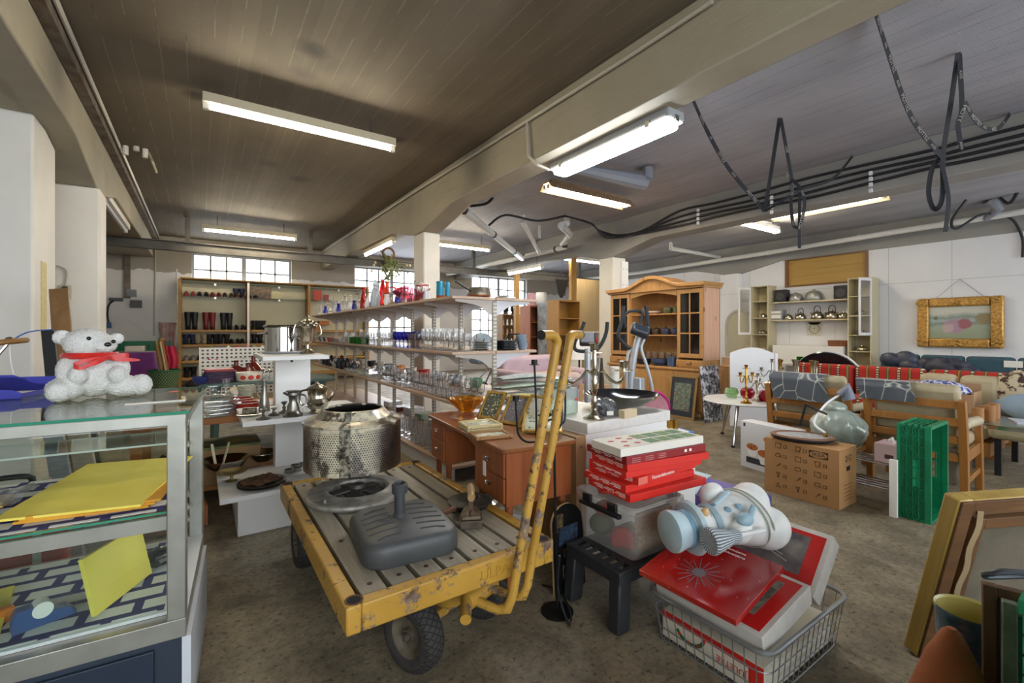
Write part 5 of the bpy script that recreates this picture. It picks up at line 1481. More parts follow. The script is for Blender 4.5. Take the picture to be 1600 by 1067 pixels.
def crate(label, loc, rot, Lx=.6, Ly=.4, Hh=.2, group=None, name='plastic_crate'):
 """open top crate, ribbed grid sides, as one moulding"""
 t = thing(name, label, 'crate', loc, 0, group);t.rotation_euler = rot
 def wall(o, ux, uz, w, h, nrm):
  m = M();ux, uz, nrm = V(ux), V(uz), V(nrm);o = V(o)
  def b_(u0, v0, u1, v1, d0=0, d1=.012):
   vs = []
   for d in(d0, d1):
    for u, v in((u0, v0), (u1, v0), (u1, v1), (u0, v1)):
     vs.append(o+ux*u+uz*v+nrm*d)
   m.add(vs, [(3, 2, 1, 0), (4, 5, 6, 7), (0, 1, 5, 4), (1, 2, 6, 5), (2, 3, 7, 6), (3, 0, 4, 7)])
  b_(0, 0, w, .018, -.004, .014);b_(0, h-.03, w, h, -.006, .014)
  nn = max(5, int(w/.062))
  hx = (w*.36, w*.64)
  for i in range(nn+1):
   u = w*i/nn
   wd = .012 if i in(0, nn)else .006
   u0 = min(max(u-wd/2, 0), w-wd)
   b_(u0, .018, u0+wd, h-.03, 0, .012)
  for q_ in((0, .018, hx[0], h-.03), (hx[1], .018, w, h-.03), (hx[0], .018, hx[1], .018+(h-.048)*.5), (hx[0], .018+(h-.048)*.8, hx[1], h-.03)):
   b_(*q_, .009, .011)
  for r in range(1, 4):
   v = .018+(h-.048)*r/4
   b_(0, v-.003, w, v+.003, 0, .01)
  for i in range(nn):
   u0, u1 = w*i/nn, w*(i+1)/nn
   if not(hx[0]<(u0+u1)/2<hx[1]):
    for r in range(3):
     v0 = .018+(h-.048)*r/4;v1 = .018+(h-.048)*(r+1)/4
     a_, c_ = (v0, v1)if(i+r)%2 else(v1, v0)
     p0 = o+ux*u0+uz*a_+nrm*.004;p1 = o+ux*u1+uz*c_+nrm*.004
     m.bar(p0, p1, .004, .005)
  return m
 for nm, args in(('long_side', ((-Lx/2, -Ly/2, 0), (1, 0, 0), (0, 0, 1), Lx, Hh, (0, 1, 0))), ('long_side', ((-Lx/2, Ly/2, 0), (1, 0, 0), (0, 0, 1), Lx, Hh, (0, -1, 0))), ('short_side', ((-Lx/2, -Ly/2+.012, 0), (0, 1, 0), (0, 0, 1), Ly-.024, Hh, (1, 0, 0))), ('short_side', ((Lx/2, -Ly/2+.012, 0), (0, 1, 0), (0, 0, 1), Ly-.024, Hh, (-1, 0, 0))), ('bottom', ((-Lx/2+.012, -Ly/2+.012, .002), (1, 0, 0), (0, 1, 0), Lx-.024, Ly-.024, (0, 0, 1)))):
  ob(nm, wall(*args), GREEN, t)
 return t
for i in range(3):
 crate('green plastic crate in the stack beside the dark brown frame, %s'%('lowest', 'middle', 'topmost')[i], (1.605, -.02, .215*i), (0, 0, 0), .4, .4, .213, 'green crates in the near corner')
m = M();m.tube(smooth([(.12, -.1, 0), (-.02, .0, .02), (-.045, .03, .012), (-.03, .045, -.004), (.0, .03, -.01), (.14, -.07, .0)], 5), .006, 8)
one('bent_wire', m, mat('dark grey wire', '4b4f55', .35, .6), 'bent dark wire handle lying over the crates and frames', 'handle', (1.46, .195, .665), 0)
# ================= TEAK DESK =================
TEAK = wood('teak veneer', '8a4a26', '9c5830', 2, 11, .42, '7b3f20', .1)
TEAKT = wood('teak top', '7f4a28', '91582f', 1, 11, .35, '744020', .15)
DZ = .67
desk = thing('teak_desk', 'teak pedestal desk with shell handles carrying small gilt frames', 'desk', (1.133, 1.706, 0), -5.2)
m = M();m.prism(rrect(.415, 1.05, .03, 4, .19, .512), DZ-.022, DZ);ob('desk_top', m, TEAKT, desk, .006)
for y0, y1, nm in((.012, .345, 'near'), (.775, 1.015, 'far')):
 m = M();m.box(.012, y0, .40, .375, y1, DZ-.023);pd = ob('pedestal', m, TEAK, desk, .003)
 for i in range(2):
  z0 = .412+i*.117
  m = M();m.box(.002, y0+.012, z0, .0135, y1-.012, z0+.112);dr = ob('drawer', m, TEAK, desk, .002)
  yc = (y0+y1)/2
  m = M();m.prism([(-.02, 0)]+arc(0, 0, .02, 180, 360, 10, .017)+[(.02, 0)], -.001, .004);m.v = [(.0015-z, yc+x, z0+.066+y)for x, y, z in m.v]
  h_ = ob('handle', m, BRASS if False else STEEL, dr, .001)
  m = M();m.tube([(-.003, yc-.02, z0+.066)]+[(-.005, yc+.02*math.cos(a), z0+.066+.017*math.sin(a))for a in[PI+PI*j/10 for j in range(11)]]+[(-.003, yc+.02, z0+.066)], .0028, 6);ob('handle_rim', m, CHROME, dr)
pr = [(.345, DZ-.023), (.345, .60)]+[(.345+.43*t_, .60+.036*math.sin(PI*t_))for t_ in[i/12 for i in range(1, 12)]]+[(.775, .60), (.775, DZ-.023)]
m = M();m.prism(pr, .014, .03);m.v = [(z, x, y)for x, y, z in m.v];ob('arched_apron', m, TEAK, desk, .001)
m = M();m.box(.36, .345, .42, .374, .775, DZ-.023);ob('back_panel', m, TEAK, desk)
for x in(.045, .345):
 for y in(.05, .31, .81, .98):
  m = M();m.lathe([(0, 0), (.012, 0), (.019, .40), (0, .40)], 14, (x, y, 0));ob('leg', m, TEAK, desk)
def ondesk(x, y, z=0):
 c, s_ = math.cos(R(-5.2)), math.sin(R(-5.2))
 return V((1.133+x*c-y*s_, 1.706+x*s_+y*c, DZ+.0008+z))
# key with tag hanging from a drawer
t = thing('key_tag', 'white price tag on a key hanging from the upper drawer of the desk', 'tag', ondesk(-.008, .2, -.085), -5.2)
m = M();m.tube([(0, .01*math.cos(a), .012*math.sin(a))for a in[2*PI*i/14 for i in range(14)]], .0016, 5, closed=True);ob('ring', m, STEEL, t)
m = M();m.box(-.004, -.02, -.085, -.002, .012, -.015);ob('card', m, PAPER, t)
GILT = mat('gilt moulding', 'bd9a4b', .35, .5, '9a7a36', 30)
def pframe(name, label, loc, w, h, rot, mt, pic, group=None, d=.016, b=.018):
 """stands in local xz, front toward local -y"""
 t = thing(name, label, 'picture', loc, 0, group);t.rotation_euler = rot
 for q in((-w/2, 0, 0, -w/2+b, d, h), (w/2-b, 0, 0, w/2, d, h), (-w/2+b, 0, 0, w/2-b, d, b), (-w/2+b, 0, h-b, w/2-b, d, h)):
  m = M();m.box(*q);ob('frame_side', m, mt, t, .003)
 m = M();m.box(-w/2+b, d*.45, b, w/2-b, d*.7, h-b);ob('picture', m, pic, t)
 return t
def petals(name, bg, c1, c2, s):
 n = N(name);v = n.coord()
 vo = n('ShaderNodeTexVoronoi');vo.inputs['Scale'].default_value = s;n.l(v, vo.inputs['Vector'])
 col = n.mix(n.ramp(vo.outputs['Distance'], [(.25, 1.0), (.36, 0.0)]), n.ramp(n.noise(v, s*.5, 3), [(.3, bg), (.7, c2)]), c1)
 return n.bsdf(col, .25, 0, None, .5, .3)
P1 = petals('grey print with pale blossoms', '55594f', 'd5d3a8', '6a6e62', 55)
P2 = petals('lilac mottled print', '77757f', 'b4afb8', '8e8b90', 90)
P3 = petals('pale flower print', 'd3cfbd', 'a0a088', 'e1ddd0', 30)
P4 = petals('pale green print', 'b3b9a4', '748064', 'd3d3c4', 35)
for i, (px, py, w, h, pic, lab)in enumerate(((759, 655, .15, .19, P1, 'small gilt frame with pale blossoms leaning by the amber bowl'), (795, 664, .15, .19, P2, 'small gilt frame with a lilac mottled print leaning between two others'), (824, 672, .155, .21, P3, 'small gilt frame with a pale flower print leaning behind the candelabra pole'))):
 p = at(px, py, Z=DZ+.001)
 pframe('small_picture', lab, (p.x, p.y, DZ+.006), w, h, (R(-36), 0, R(-70-3*i)), GILT, pic, 'gilt frames on the desk')
for i, (px, py, w, h, rz, pic, mt_, z)in enumerate(((776, 683, .2, .17, 12, P4, mat('cream frame', 'c7b887', .4, .2), 0), (776, 683, .2, .17, 10, P4, mat('cream frame', 'c7b887', .4, .2), .0175), (793, 697, .19, .14, 14, P4, wood('oak frame', 'a5794a', '8f6438', 0, 10), 0))):
 p = at(px, py, Z=DZ)
 pframe('small_picture', ('cream framed picture at the bottom of the flat pair on the desk', 'cream framed picture with a pale landscape on top of the flat pair', 'oak framed picture lying flat at the near edge of the desk')[i], (p.x+.02, p.y+.14, DZ+.017+z), w, h, (R(-90), 0, R(-rz)), mt_, pic, 'gilt frames on the desk')
p = at(862, 684, Z=DZ)
pframe('small_picture', 'gilt frame with a green landscape tilted at the end of the desk', (p.x, p.y+.08, DZ+.02), .21, .2, (R(-70), 0, R(-40)), GILT, P4, 'gilt frames on the desk')
# amber bowl + plate
AMBER = glassy('amber glass', 'ecc36a', .03, 1.0, 'c98e25', .2)
p = at(729, 646, Z=DZ)
t = thing('amber_bowl', 'scalloped amber pressed glass bowl on the far end of the desk', 'bowl', (p.x, p.y, DZ+.012))
m = M();m.lathe([(0, 0), (.04, 0), (.045, .006), (.075, .035), (.1, .07), (.118, .088), (.113, .09), (.094, .07), (.07, .04), (.04, .012), (0, .01)], 56, wob=lambda a, z:.07*math.sin(14*a)*min(1, z/.07)+.02*math.sin(28*a+z*90))
ob('bowl', m, AMBER, t)
p = at(738, 653, Z=DZ)
m = M();m.lathe([(0, 0), (.09, 0), (.13, .008), (.135, .011), (.09, .004), (0, .004)], 48, wob=lambda a, z:.03*math.sin(16*a)*(z>.006))
one('glass_plate', m, glassy('pink tinted glass', 'f4ded2', .03, 1.0, 'e0c0b0', .15), 'pinkish scalloped glass plate under the amber bowl', 'plate', (p.x, p.y, DZ+.0006))
# white side table with plates and folded cushions
t = thing('side_table', 'white side table between the desk and the glassware rack', 'table', (2.13, 2.82, 0))
m = M();m.box(-.36, -.3, .615, .36, .3, .645);ob('table_top', m, WHITEP, t, .004)
for x in(-1, 1):
 for y in(-1, 1):
  m = M();m.cb(x*.32, y*.26, .307, .04, .04, .615);ob('leg', m, WHITE, t)
PLT = mat('cream plate', 'ddd0a4', .25, 0, 'd5c48f', 8);
for i in range(6):
 m = M();m.lathe([(0, 0), (.075, 0), (.08, .003), (.125, .012), (.128, .0155), (.08, .008), (0, .005)], 36)
 one('dinner_plate', m, mat('gold rimmed plate', 'cfb66c', .25, 0, 'e0d2a6', 6), 'cream and gold plate stacked on the white side table, %s from the bottom'%NTH[i], 'plate', (2.05, 2.84, .646+.0095*i), group='cream and gold plates')
GRYF = mat('grey patterned cloth', '8b8f8a', .9, 0, 'aeb2aa', 40, sheen=.3)
for i, (y, z, w, c)in enumerate(((3.03, .646, .56, 0), (3.035, .72, .54, 1), (3.05, .788, .5, 0))):
 m = M()
 prof = [(x, y_, 0)for x, y_ in rrect(w, .1, .04, 4)]
 m.grid(lambda u, v:((u-.5)*w, (v-.5)*.14, .033+.033*math.sin(PI*min(max(u, .02), .98))**.3*math.sin(PI*min(max(v, .02), .98))**.5), 20, 8)
 m.grid(lambda u, v:((u-.5)*w, (.5-v)*.14, .033-.03*math.sin(PI*min(max(u, .02), .98))**.3*math.sin(PI*min(max(v, .02), .98))**.5), 20, 8)
 one('folded_cushion', m, GRYF if c==0 else mat('sage cloth', '97a08e', .9, 0, 'b5bcab', 30), 'long folded grey cushion on the white side table, %s of the pile'%('bottom', 'middle', 'top')[i], 'cushion', (2.2, y, z), 2)
# under the desk
for(nm, px, py, prof, mt_, lab, cat)in(('thermos', 742, 775, [(0, 0), (.05, 0), (.05, .12), (.045, .16), (.02, .175), (0, .175)], STEEL, 'steel thermos under the desk', 'thermos'), ('cooking_pot', 714, 790, [(0, 0), (.08, 0), (.085, .08), (.1, .085), (.1, .095), (.06, .11), (.03, .112), (.03, .125), (0, .127)], mat('brown pot', '40302a', .4), 'dark brown pot with a lid on the floor under the desk', 'pot')):
 m = M();m.lathe(prof, 26);q = at(px, py, Z=0.0)
 one(nm, m, mt_, lab, cat, (1.46 if nm=='thermos' else 1.33, 2.36 if nm=='thermos' else 2.2, 0))
m = M();m.box(-.02, -.08, 0, .02, .08, .25)
one('white_folder', m, PAPER, 'white folder standing on the floor under the near desk drawers', 'folder', (1.36, 1.99, 0), 20)
# ================= GLASSWARE RACK =================
n = N('slotted cream post');v = n.coord();sp = n('ShaderNodeSeparateXYZ');n.l(v, sp.inputs[0])
fz = n.math('FRACT', n.math('DIVIDE', sp.outputs[2], .032))
slot = n.math('MULTIPLY', n.math('LESS_THAN', fz, .6), n.math('LESS_THAN', n.math('ABSOLUTE', n.math('SUBTRACT', n.math('ABSOLUTE', sp.outputs[0]), .009)), .0042))
POST = n.bsdf(n.mix(slot, 'cfc8b8', '2b2620'), .45)
BOARD = wood('beech laminate', 'c0a48e', 'b3967f', 1, 4, .4, 'c8ae99', bump=.02)
BRK = mat('pale grey bracket', 'c9c9cd', .45)
RX, RY0, RY1 = 2.05, 3.26, 8.66
LEV = (.13, .643, 1.037, 1.485)
rack = thing('glassware_rack', 'long double-sided shop rack filled with glassware behind the desk', 'shop rack', (RX, RY0, 0))
for i in range(10):
 y = .6*i
 m = M();m.box(-.018, -.014, 0, .018, .014, 1.485-.025);u = ob('upright', m, POST, rack, loc=(0, y, 0))
 m = M();m.box(-.018, -.014, 0, .018, .014, .001)
for z in LEV:
 for x0, x1 in((-.41, -.004), (.004, .43)):
  y0 = -.03
  m = M();m.box(x0, y0, z-.022, x1, RY1-RY0+.03, z);ob('shelf', m, BOARD, rack, .002)
def bracket(sx, L_, big):
 pr = [(0.019, 0), (L_*.97, 0), (L_*.97, -.018), (L_*.75, -.028), (L_*.5, -.04), (L_*.33, -.06), (L_*.22, -.09), (L_*.14, -.115), (0.019, -.125)]
 m = M();m.prism([(sx*x, z)for x, z in pr], -.004, .004);m.v = [(x, z, y)for x, y, z in m.v]
 return m
for i in range(10):
 for z in LEV[1:]:
  for sx in(-1, 1):
   b_ = ob('bracket', bracket(sx, .38, False), BRK if sx>0 else mat('taupe bracket', 'b5aca2', .5), rack, loc=(0, .6*i, z-.0225))
m = M();m.box(-.4, .02, 0, -.36, RY1-RY0, .105);ob('plinth', m, BRK, rack)
# ---- glass prototypes ----
def G_wine():return[(0, .0), (.033, .0), (.034, .002), (.008, .006), (.004, .012), (.0038, .065), (.008, .072), (.026, .088), (.035, .115), (.034, .14), (.030, .163), (.0285, .163), (.032, .14), (.033, .115), (.024, .09), (0, .077)]
def G_coupe():return[(0, .0), (.031, .0), (.032, .002), (.007, .006), (.004, .012), (.0038, .055), (.01, .06), (.038, .078), (.047, .105), (.0455, .105), (.036, .08), (0, .064)]
def G_flute():return[(0, 0), (.03, 0), (.031, .002), (.007, .006), (.0038, .012), (.0038, .05), (.008, .056), (.02, .08), (.026, .13), (.025, .19), (.0235, .19), (.0245, .13), (.018, .082), (0, .062)]
def G_tumbler():return[(0, 0), (.031, 0), (.033, .003), (.037, .09), (.0355, .09), (.031, .01), (0, .009)]
def G_highball():return[(0, 0), (.027, 0), (.029, .003), (.033, .145), (.0315, .145), (.027, .012), (0, .011)]
def G_shot():return[(0, 0), (.019, 0), (.02, .003), (.025, .055), (.0235, .055), (.018, .01), (0, .009)]
def G_beer():return[(0, 0), (.034, 0), (.035, .004), (.022, .012), (.022, .02), (.032, .05), (.037, .1), (.034, .15), (.0325, .15), (.035, .1), (.03, .052), (0, .028)]
def G_bowl():return[(0, 0), (.03, 0), (.032, .004), (.055, .03), (.068, .055), (.066, .056), (.052, .032), (.028, .008), (0, .007)]
KIND = {'wine_glass':(G_wine, 'clear wine glass'), 'coupe_glass':(G_coupe, 'clear coupe glass'), 'champagne_flute':(G_flute, 'clear champagne flute'), 'tumbler':(G_tumbler, 'clear tumbler'), 'highball_glass':(G_highball, 'clear highball glass'), 'shot_glass':(G_shot, 'small clear shot glass'), 'beer_glass':(G_beer, 'clear footed beer glass'), 'glass_dessert_bowl':(G_bowl, 'clear glass dessert bowl')}
BLUEG = glassy('cobalt glass', '8d94ea', .03, 1.0, '3a3fb8', .14)
GRNG = glassy('green glass', '2f9a3a', .03, 1.0, '1d8a28', .4)
TEALG = glassy('teal glass', '8fd0c8', .03, 1.0, '6fb8b0', .2)
REDG = glassy('red glass', 'e0352c', .03, 1.0, 'c8241c', .45)
SMOKE = glassy('smoky glass', 'eae5e0', .03, 1.0, 'a8998a', .04, .6)
PROTO = {}
def glass(kind, loc, label, group, mt=None, rz=0, tint=''):
 key = (kind, mt.name if mt else '')
 if key not in PROTO:
  m = M();m.lathe(KIND[kind][0](), 16)
  PROTO[key] = one(kind, m, mt or GLASS, label, 'glass', loc, rz, group)
  return PROTO[key]
 return dup(PROTO[key], loc, rz, label, group=group)
def fill(level, name, rows, y0, y1, pitch, kinds, seed, skip=.0, spec=None):
 """rows of glasses along the aisle side of one shelf; labels count from the rack end by the desk"""
 q = random.Random(seed)
 for r, x in enumerate(rows):
  y = y0+q.uniform(0, .02);cnt = {}
  while y<y1:
   k = kinds(y, r, q)
   if k and q.random()>=skip:
    kk, mt, cn = k if isinstance(k, tuple)else(k, None, KIND[k][1])
    cnt[cn] = cnt.get(cn, -1)+1
    c = cnt[cn]
    glass(kk, (RX+x, RY0+y, LEV[level]+.0006), '%s on the %s rack shelf, %s row, %s from the end'%(cn, name, ('front', 'second', 'third', 'back')[r], NTH[min(c, len(NTH)-1)]), 'glasses on the %s rack shelf'%name, mt)
   y+=pitch*q.uniform(.96, 1.1)
def k_mid(y, r, q):
 if y<.12:return 'coupe_glass' if r>1 else 'wine_glass'
 if y<.75:return('wine_glass', 'champagne_flute', 'highball_glass')[r]
 if y<1.25:return('highball_glass', SMOKE, 'smoky highball glass')if r==0 and y<1.0 else('wine_glass', BLUEG, 'cobalt blue wine glass')if r in(0, 1)and 1.0<y else 'champagne_flute'
 if y<1.75:return(('wine_glass', BLUEG, 'cobalt blue wine glass')if r<2 and y<1.45 else 'wine_glass')
 if y<2.7:return q.choice(('champagne_flute', 'wine_glass', 'highball_glass'))
 if y<3.1:return('tumbler', GRNG, 'green tumbler')if r<2 else 'highball_glass'
 return q.choice(('tumbler', 'glass_dessert_bowl', 'coupe_glass', 'beer_glass', 'shot_glass'))
fill(2, 'middle', (-.35, -.235, -.12), .03, 4.2, .1, k_mid, 4)
def k_low(y, r, q):
 if y<.35:return('tumbler', 'wine_glass', 'beer_glass', 'highball_glass')[r]
 if y<1.0:return('shot_glass', 'beer_glass', 'wine_glass', 'champagne_flute')[r]
 return q.choice(('wine_glass', 'beer_glass', 'tumbler', 'coupe_glass', 'beer_glass'))
fill(1, 'lower', (-.345, -.225, -.105), .03, 2.15, .1, k_low, 9)
def k_base(y, r, q):
 if r==0 and y<.35:return('tumbler', TEALG, 'teal tumbler')
 if r==1 and y<.3:return('highball_glass', TEALG, 'teal highball glass')
 return q.choice(('highball_glass', 'beer_glass', 'highball_glass'))
fill(0, 'bottom', (-.34, -.24, -.14), .06, 1.5, .1, k_base, 17)
# amber stemmed vases at the back of the bottom shelf
for i in range(5):
 m = M();m.lathe([(0, 0), (.03, 0), (.032, .01), (.012, .05), (.008, .16), (.012, .2), (.014, .205), (0, .2)], 14)
 one('amber_vase', m, mat('amber brown glass', 'a8552a', .15), 'slim amber brown vase at the back of the bottom rack shelf, %s from the end'%NTH[i], 'vase', (RX-.05, RY0+.35+.13*i, LEV[0]+.0006), group='slim amber vases')
# casserole lids, kettles, cameras and so on further along the lower shelf
q = random.Random(2)
DARK = mat('dark enamel', '26282e', .3);
for i in range(7):
 y = 2.25+.17*i
 m = M();w_ = .13
 m.prism(rrect(.2, .14, .04, 4), 0, .05)
 one('glass_casserole', m, glassy('cloudy dish glass', 'eef0ee', .05, 1.0, 'dfe3e2', .25), 'flat clear glass oven dish on the lower rack shelf, %s along'%NTH[i], 'oven dish', (RX-.3+.05*(i%2), RY0+y, LEV[1]+.0006), 5*(i%3), 'glass oven dishes', .008)
 if i<6:
  m = M();m.lathe([(0, 0), (.08, 0), (.085, .01), (.05, .03), (.012, .045), (.012, .06), (0, .06)], 22)
  one('casserole_cover', m, GLASS, 'clear glass lid with a knob on the lower rack shelf, %s along'%NTH[i], 'lid', (RX-.14, RY0+y+.05, LEV[1]+.0006), 0, 'glass lids')
KCOL = ('23252b', '6b6e73', '2f3036', '8f4a2c', '3c4150', '1d1e22', 'b0b0aa', '7d3a26')
for i in range(16):
 y = 3.5+.118*i
 t = thing('coffee_pot', '%s pot with a spout on the lower rack shelf toward the shoes, %s along'%(('dark', 'grey', 'black', 'copper brown', 'slate', 'black', 'pale', 'rust brown')[i%8], NTH[i]), 'coffee pot', (RX-.3+.13*(i%2), RY0+y, LEV[1]+.0006), q.uniform(-60, 60), 'pots on the lower rack shelf')
 mt_ = mat('pot '+KCOL[i%8], KCOL[i%8], .3, .4 if i%3 else 0)
 hh = q.uniform(.1, .17)
 m = M();m.lathe([(0, 0), (.045, 0), (.05, .01), (.045, hh*.6), (.033, hh*.85), (.035, hh*.88), (.015, hh), (.008, hh+.015), (0, hh+.016)], 18);ob('body', m, mt_, t)
 m = M();m.tube(smooth([(.04, 0, hh*.75), (.08, 0, hh*.7), (.075, 0, hh*.3), (.045, 0, hh*.25)], 4), .006, 6);ob('handle', m, BLACK, t)
 m = M();m.tube([(-.04, 0, hh*.4), (-.07, 0, hh*.7), (-.08, 0, hh*.85)], [.012, .008, .006], 7);ob('spout', m, mt_, t)
# far things on the middle shelf
for i in range(7):
 c = ('b0382a', 'd9d2c4', '2c2c30', 'd0d0d4', '5b6470', 'cabb9a', 'e0ddd5')[i]
 t = thing('cup', '%s cup at the shoe end of the middle rack shelf, %s along'%(('red', 'cream', 'black', 'white', 'slate', 'beige', 'ivory')[i], NTH[i]), 'cup', (RX-.35, RY0+4.35+.15*i, LEV[2]+.0006), 40*i, 'cups on the middle rack shelf')
 m = M();m.lathe([(0, 0), (.028, 0), (.042, .05), (.045, .07), (.042, .07), (.038, .05), (.02, .01), (0, .01)], 18);ob('body', m, mat('cup '+c, c, .3), t)
 m = M();m.tube(smooth([(.04, 0, .06), (.062, 0, .055), (.06, 0, .03), (.036, 0, .025)], 3), .004, 6);ob('handle', m, mat('cup '+c, c, .3), t)
for i in range(10):
 m = M();m.lathe([(0, 0), (.035, 0), (.05, .02), (.062, .045), (.06, .046), (.045, .02), (0, .006)], 18)
 one('small_bowl', m, (GLASS, mat('pale china', 'd8d8da', .25), mat('blue china', '6b7391', .25))[i%3], '%s bowl near the back of the middle rack shelf, %s along'%(('clear', 'white', 'blue')[i%3], NTH[i]), 'bowl', (RX-.15, RY0+4.3+.11*i, LEV[2]+.0006), group='bowls on the middle rack shelf')
# ---- right-hand (far) side, near the end ----
for i in range(6):
 m = M();m.lathe([(0, 0), (.09, 0), (.1, .004), (.13, .014), (.13, .017), (.09, .007), (0, .005)], 32)
 one('stacked_plate', m, mat('black glazed plate', '1c1e24', .2), 'black plate in the stack behind the slotted end post, %s from the bottom'%NTH[i], 'plate', (RX+.17, RY0+.1, LEV[2]+.0006+.0135*i), group='black plates')
for i in range(3):
 m = M();m.lathe([(0, 0), (.03, 0), (.04, .02), (.05, .06), (.047, .06), (.035, .02), (0, .008)], 22)
 one('stacked_mug', m, mat('grey blue stoneware', '7f93a6', .35, 0, '93a5b3', 20), 'grey blue mug of the tilted pile by the black plates, %s from the bottom'%NTH[i], 'mug', (RX+.34-.008*i, RY0+.06, LEV[2]+.0006+.038*i), group='grey blue mugs')
for i in range(5):
 m = M();m.lathe([(0, 0), (.06, 0), (.09, .012), (.088, .014), (0, .006)], 24)
 one('olive_plate', m, mat('olive grey plate', '7d7f72', .35), 'olive grey plate beside the coupe glasses, %s from the bottom'%NTH[i], 'plate', (RX+.03+.0, RY0+.28, LEV[2]+.0006+.0145*i), group='olive grey plates')
LAV = mat('grey stoneware', 'a9a5a0', .4)
# base side: white and coloured goods seen through the rack
for i in range(8):
 m = M();m.prism(rrect(.22, .18, .03, 3), 0, .06+.02*(i%3))
 c = ('d5d8de', 'b8bcc2', '3f4a66', 'e0e2e6', '90a090', 'cfd3da', '5a2a30', 'dadde2')[i]
 one('storage_tub', m, mat('tub '+c, c, .4), '%s tub at the far side of the bottom rack shelf, %s along'%(('white', 'grey', 'navy', 'pale', 'sage', 'silver', 'maroon', 'light')[i], NTH[i]), 'tub', (RX+.22, RY0+.4+.38*i, LEV[0]+.0006), 6*(i%3), 'tubs on the bottom rack shelf', .008)
for i in range(10):
 m = M();m.lathe([(0, 0), (.05, 0), (.07, .04), (.075, .09), (.07, .09), (.06, .04), (0, .01)], 20)
 c = ('2d8a50', '2c3352', 'c9ccd0', 'd02f28', 'dfe1e4', 'e08a3c', '8a8d92', 'c6c2b6', '33363c', 'd5d8dc')[i]
 one('mixing_bowl', m, mat('bowl '+c, c, .35), '%s mixing bowl at the far side of the lower rack shelf, %s along'%(('green', 'navy', 'silver', 'red', 'white', 'orange', 'grey', 'beige', 'black', 'pale')[i], NTH[i]), 'bowl', (RX+.22, RY0+.7+.42*i, LEV[1]+.0006), group='bowls at the far side of the rack')
# ---- top shelf ----
TZ = LEV[3]+.0006
def top(name, px, mt_, prof, label, cat, x=-.3, seg=22, wob=None, sq=(1, 1), rz=0, group=None):
 """stands on the top shelf at rack offset x, in line with the photo column px"""
 X = RX+x;u = (px-800)/FOC
 Y = X*(CS-u*SN)/(SN+u*CS)
 m = M();m.lathe([(r_*1.25, z_*(1.42 if name!='copper_pot' and name!='canister' else 1))for r_, z_ in prof], seg, wob=wob, sq=sq)
 return one(name, m, mt_, label, cat, (X, Y, TZ), rz, group)
VASE = [(0, 0), (.03, 0), (.033, .01), (.028, .08), (.018, .14), (.014, .17), (.02, .2), (.018, .2), (.011, .17), (.014, .14), (0, .02)]
top('red_vase', 568, REDG, VASE, 'tall red glass vase with a narrow neck on the top rack shelf', 'vase', -.32, 20, None, (1.1, 1.1))
top('grey_vase', 587, mat('pale blue grey china', 'a9b5c4', .3), [(0, 0), (.045, 0), (.05, .03), (.046, .1), (.035, .15), (.022, .175), (.03, .19), (.02, .215), (.01, .235), (0, .236)], 'pale blue grey figure-shaped vase between the red vases', 'vase', -.32)
top('red_vase', 598, REDG, [(0, 0), (.022, 0), (.026, .02), (.018, .07), (.028, .12), (.024, .16), (.014, .19), (.017, .22), (.014, .22), (0, .03)], 'curvy red glass vase beside the orange one', 'vase', -.33)
top('orange_vase', 605, glassy('orange glass', 'e8791f', .03, 1.0, 'd0641a', .4), VASE, 'slim orange glass vase on the top rack shelf', 'vase', -.3, 20)
top('wavy_bowl', 643, glassy('rose glass', 'e3b0ba', .03, 1.0, 'a85a6c', .2), [(0, .0), (.04, 0), (.05, .01), (.1, .045), (.14, .085), (.155, .1), (.15, .1), (.13, .083), (.09, .048), (.04, .012), (0, .01)], 'large wavy rose glass bowl on the top rack shelf', 'bowl', -.24, 60, lambda a, z:0)
o = [x for x in bpy.data.objects if x.name=='wavy_bowl'][0]
for vv in o.data.vertices:
 a = math.atan2(vv.co.y, vv.co.x);vv.co.z+=.028*math.sin(3*a+2.2)*min(1, max(0, vv.co.z-.03)/.08)
for i, (px, x)in enumerate(((612, -.3), (622, -.2), (632, -.15), (655, -.12), (664, -.1), (618, -.12))):
 glass('wine_glass', (0, 0, 0), '', 'glasses on the top rack shelf')if False else None
 t_ = top('goblet', px, GLASS, G_wine(), 'clear goblet with red rim near the rose bowl, %s along the top rack shelf'%NTH[i], 'goblet', x, 16, group='goblets by the rose bowl')
 m = M();m.lathe([(.0365, .197), (.0425, .197), (.042, .206), (.037, .206)], 16);ob('red_band', m, REDG, t_)
CAN = mat('turquoise metal', '2f86a6', .3, .4, '3a97b5', 6)
for i, px in enumerate((687, 699)):
 top('canister', px, CAN, [(0, 0), (.027, 0), (.027, .2), (.025, .205), (.022, .205), (.022, .01), (0, .01)], 'turquoise %s canister standing among the copper pots'%('wide', 'narrow')[i], 'canister', -.12+.1*i, 22, None, (1, 1)if i==0 else(.7, .7))
for i, (px, w_)in enumerate(((690, 1.0), (706, .9), (718, .8))):
 top('copper_pot', px, COPPER, [(0, 0), (.04, 0), (.042, .055), (.044, .06), (.04, .06), (.036, .01), (0, .01)], 'copper pot on the top rack shelf by the saucepan, %s along'%NTH[i], 'pot', -.13+.12*i, 24, None, (w_, w_), group='copper pots')
t = thing('saucepan', 'copper-bottomed steel saucepan with a black handle on the top rack shelf', 'saucepan', (RX-.09, RY0+.1, TZ), 0)
m = M();m.lathe([(0, 0), (.085, 0), (.1, .012), (.102, .03), (.098, .055), (.09, .085), (.086, .088), (.084, .085), (.09, .05), (.092, .02), (0, .01)], 36);ob('pan', m, mat('aged steel', '8d8474', .35, .7, '6d6557', 8), t)
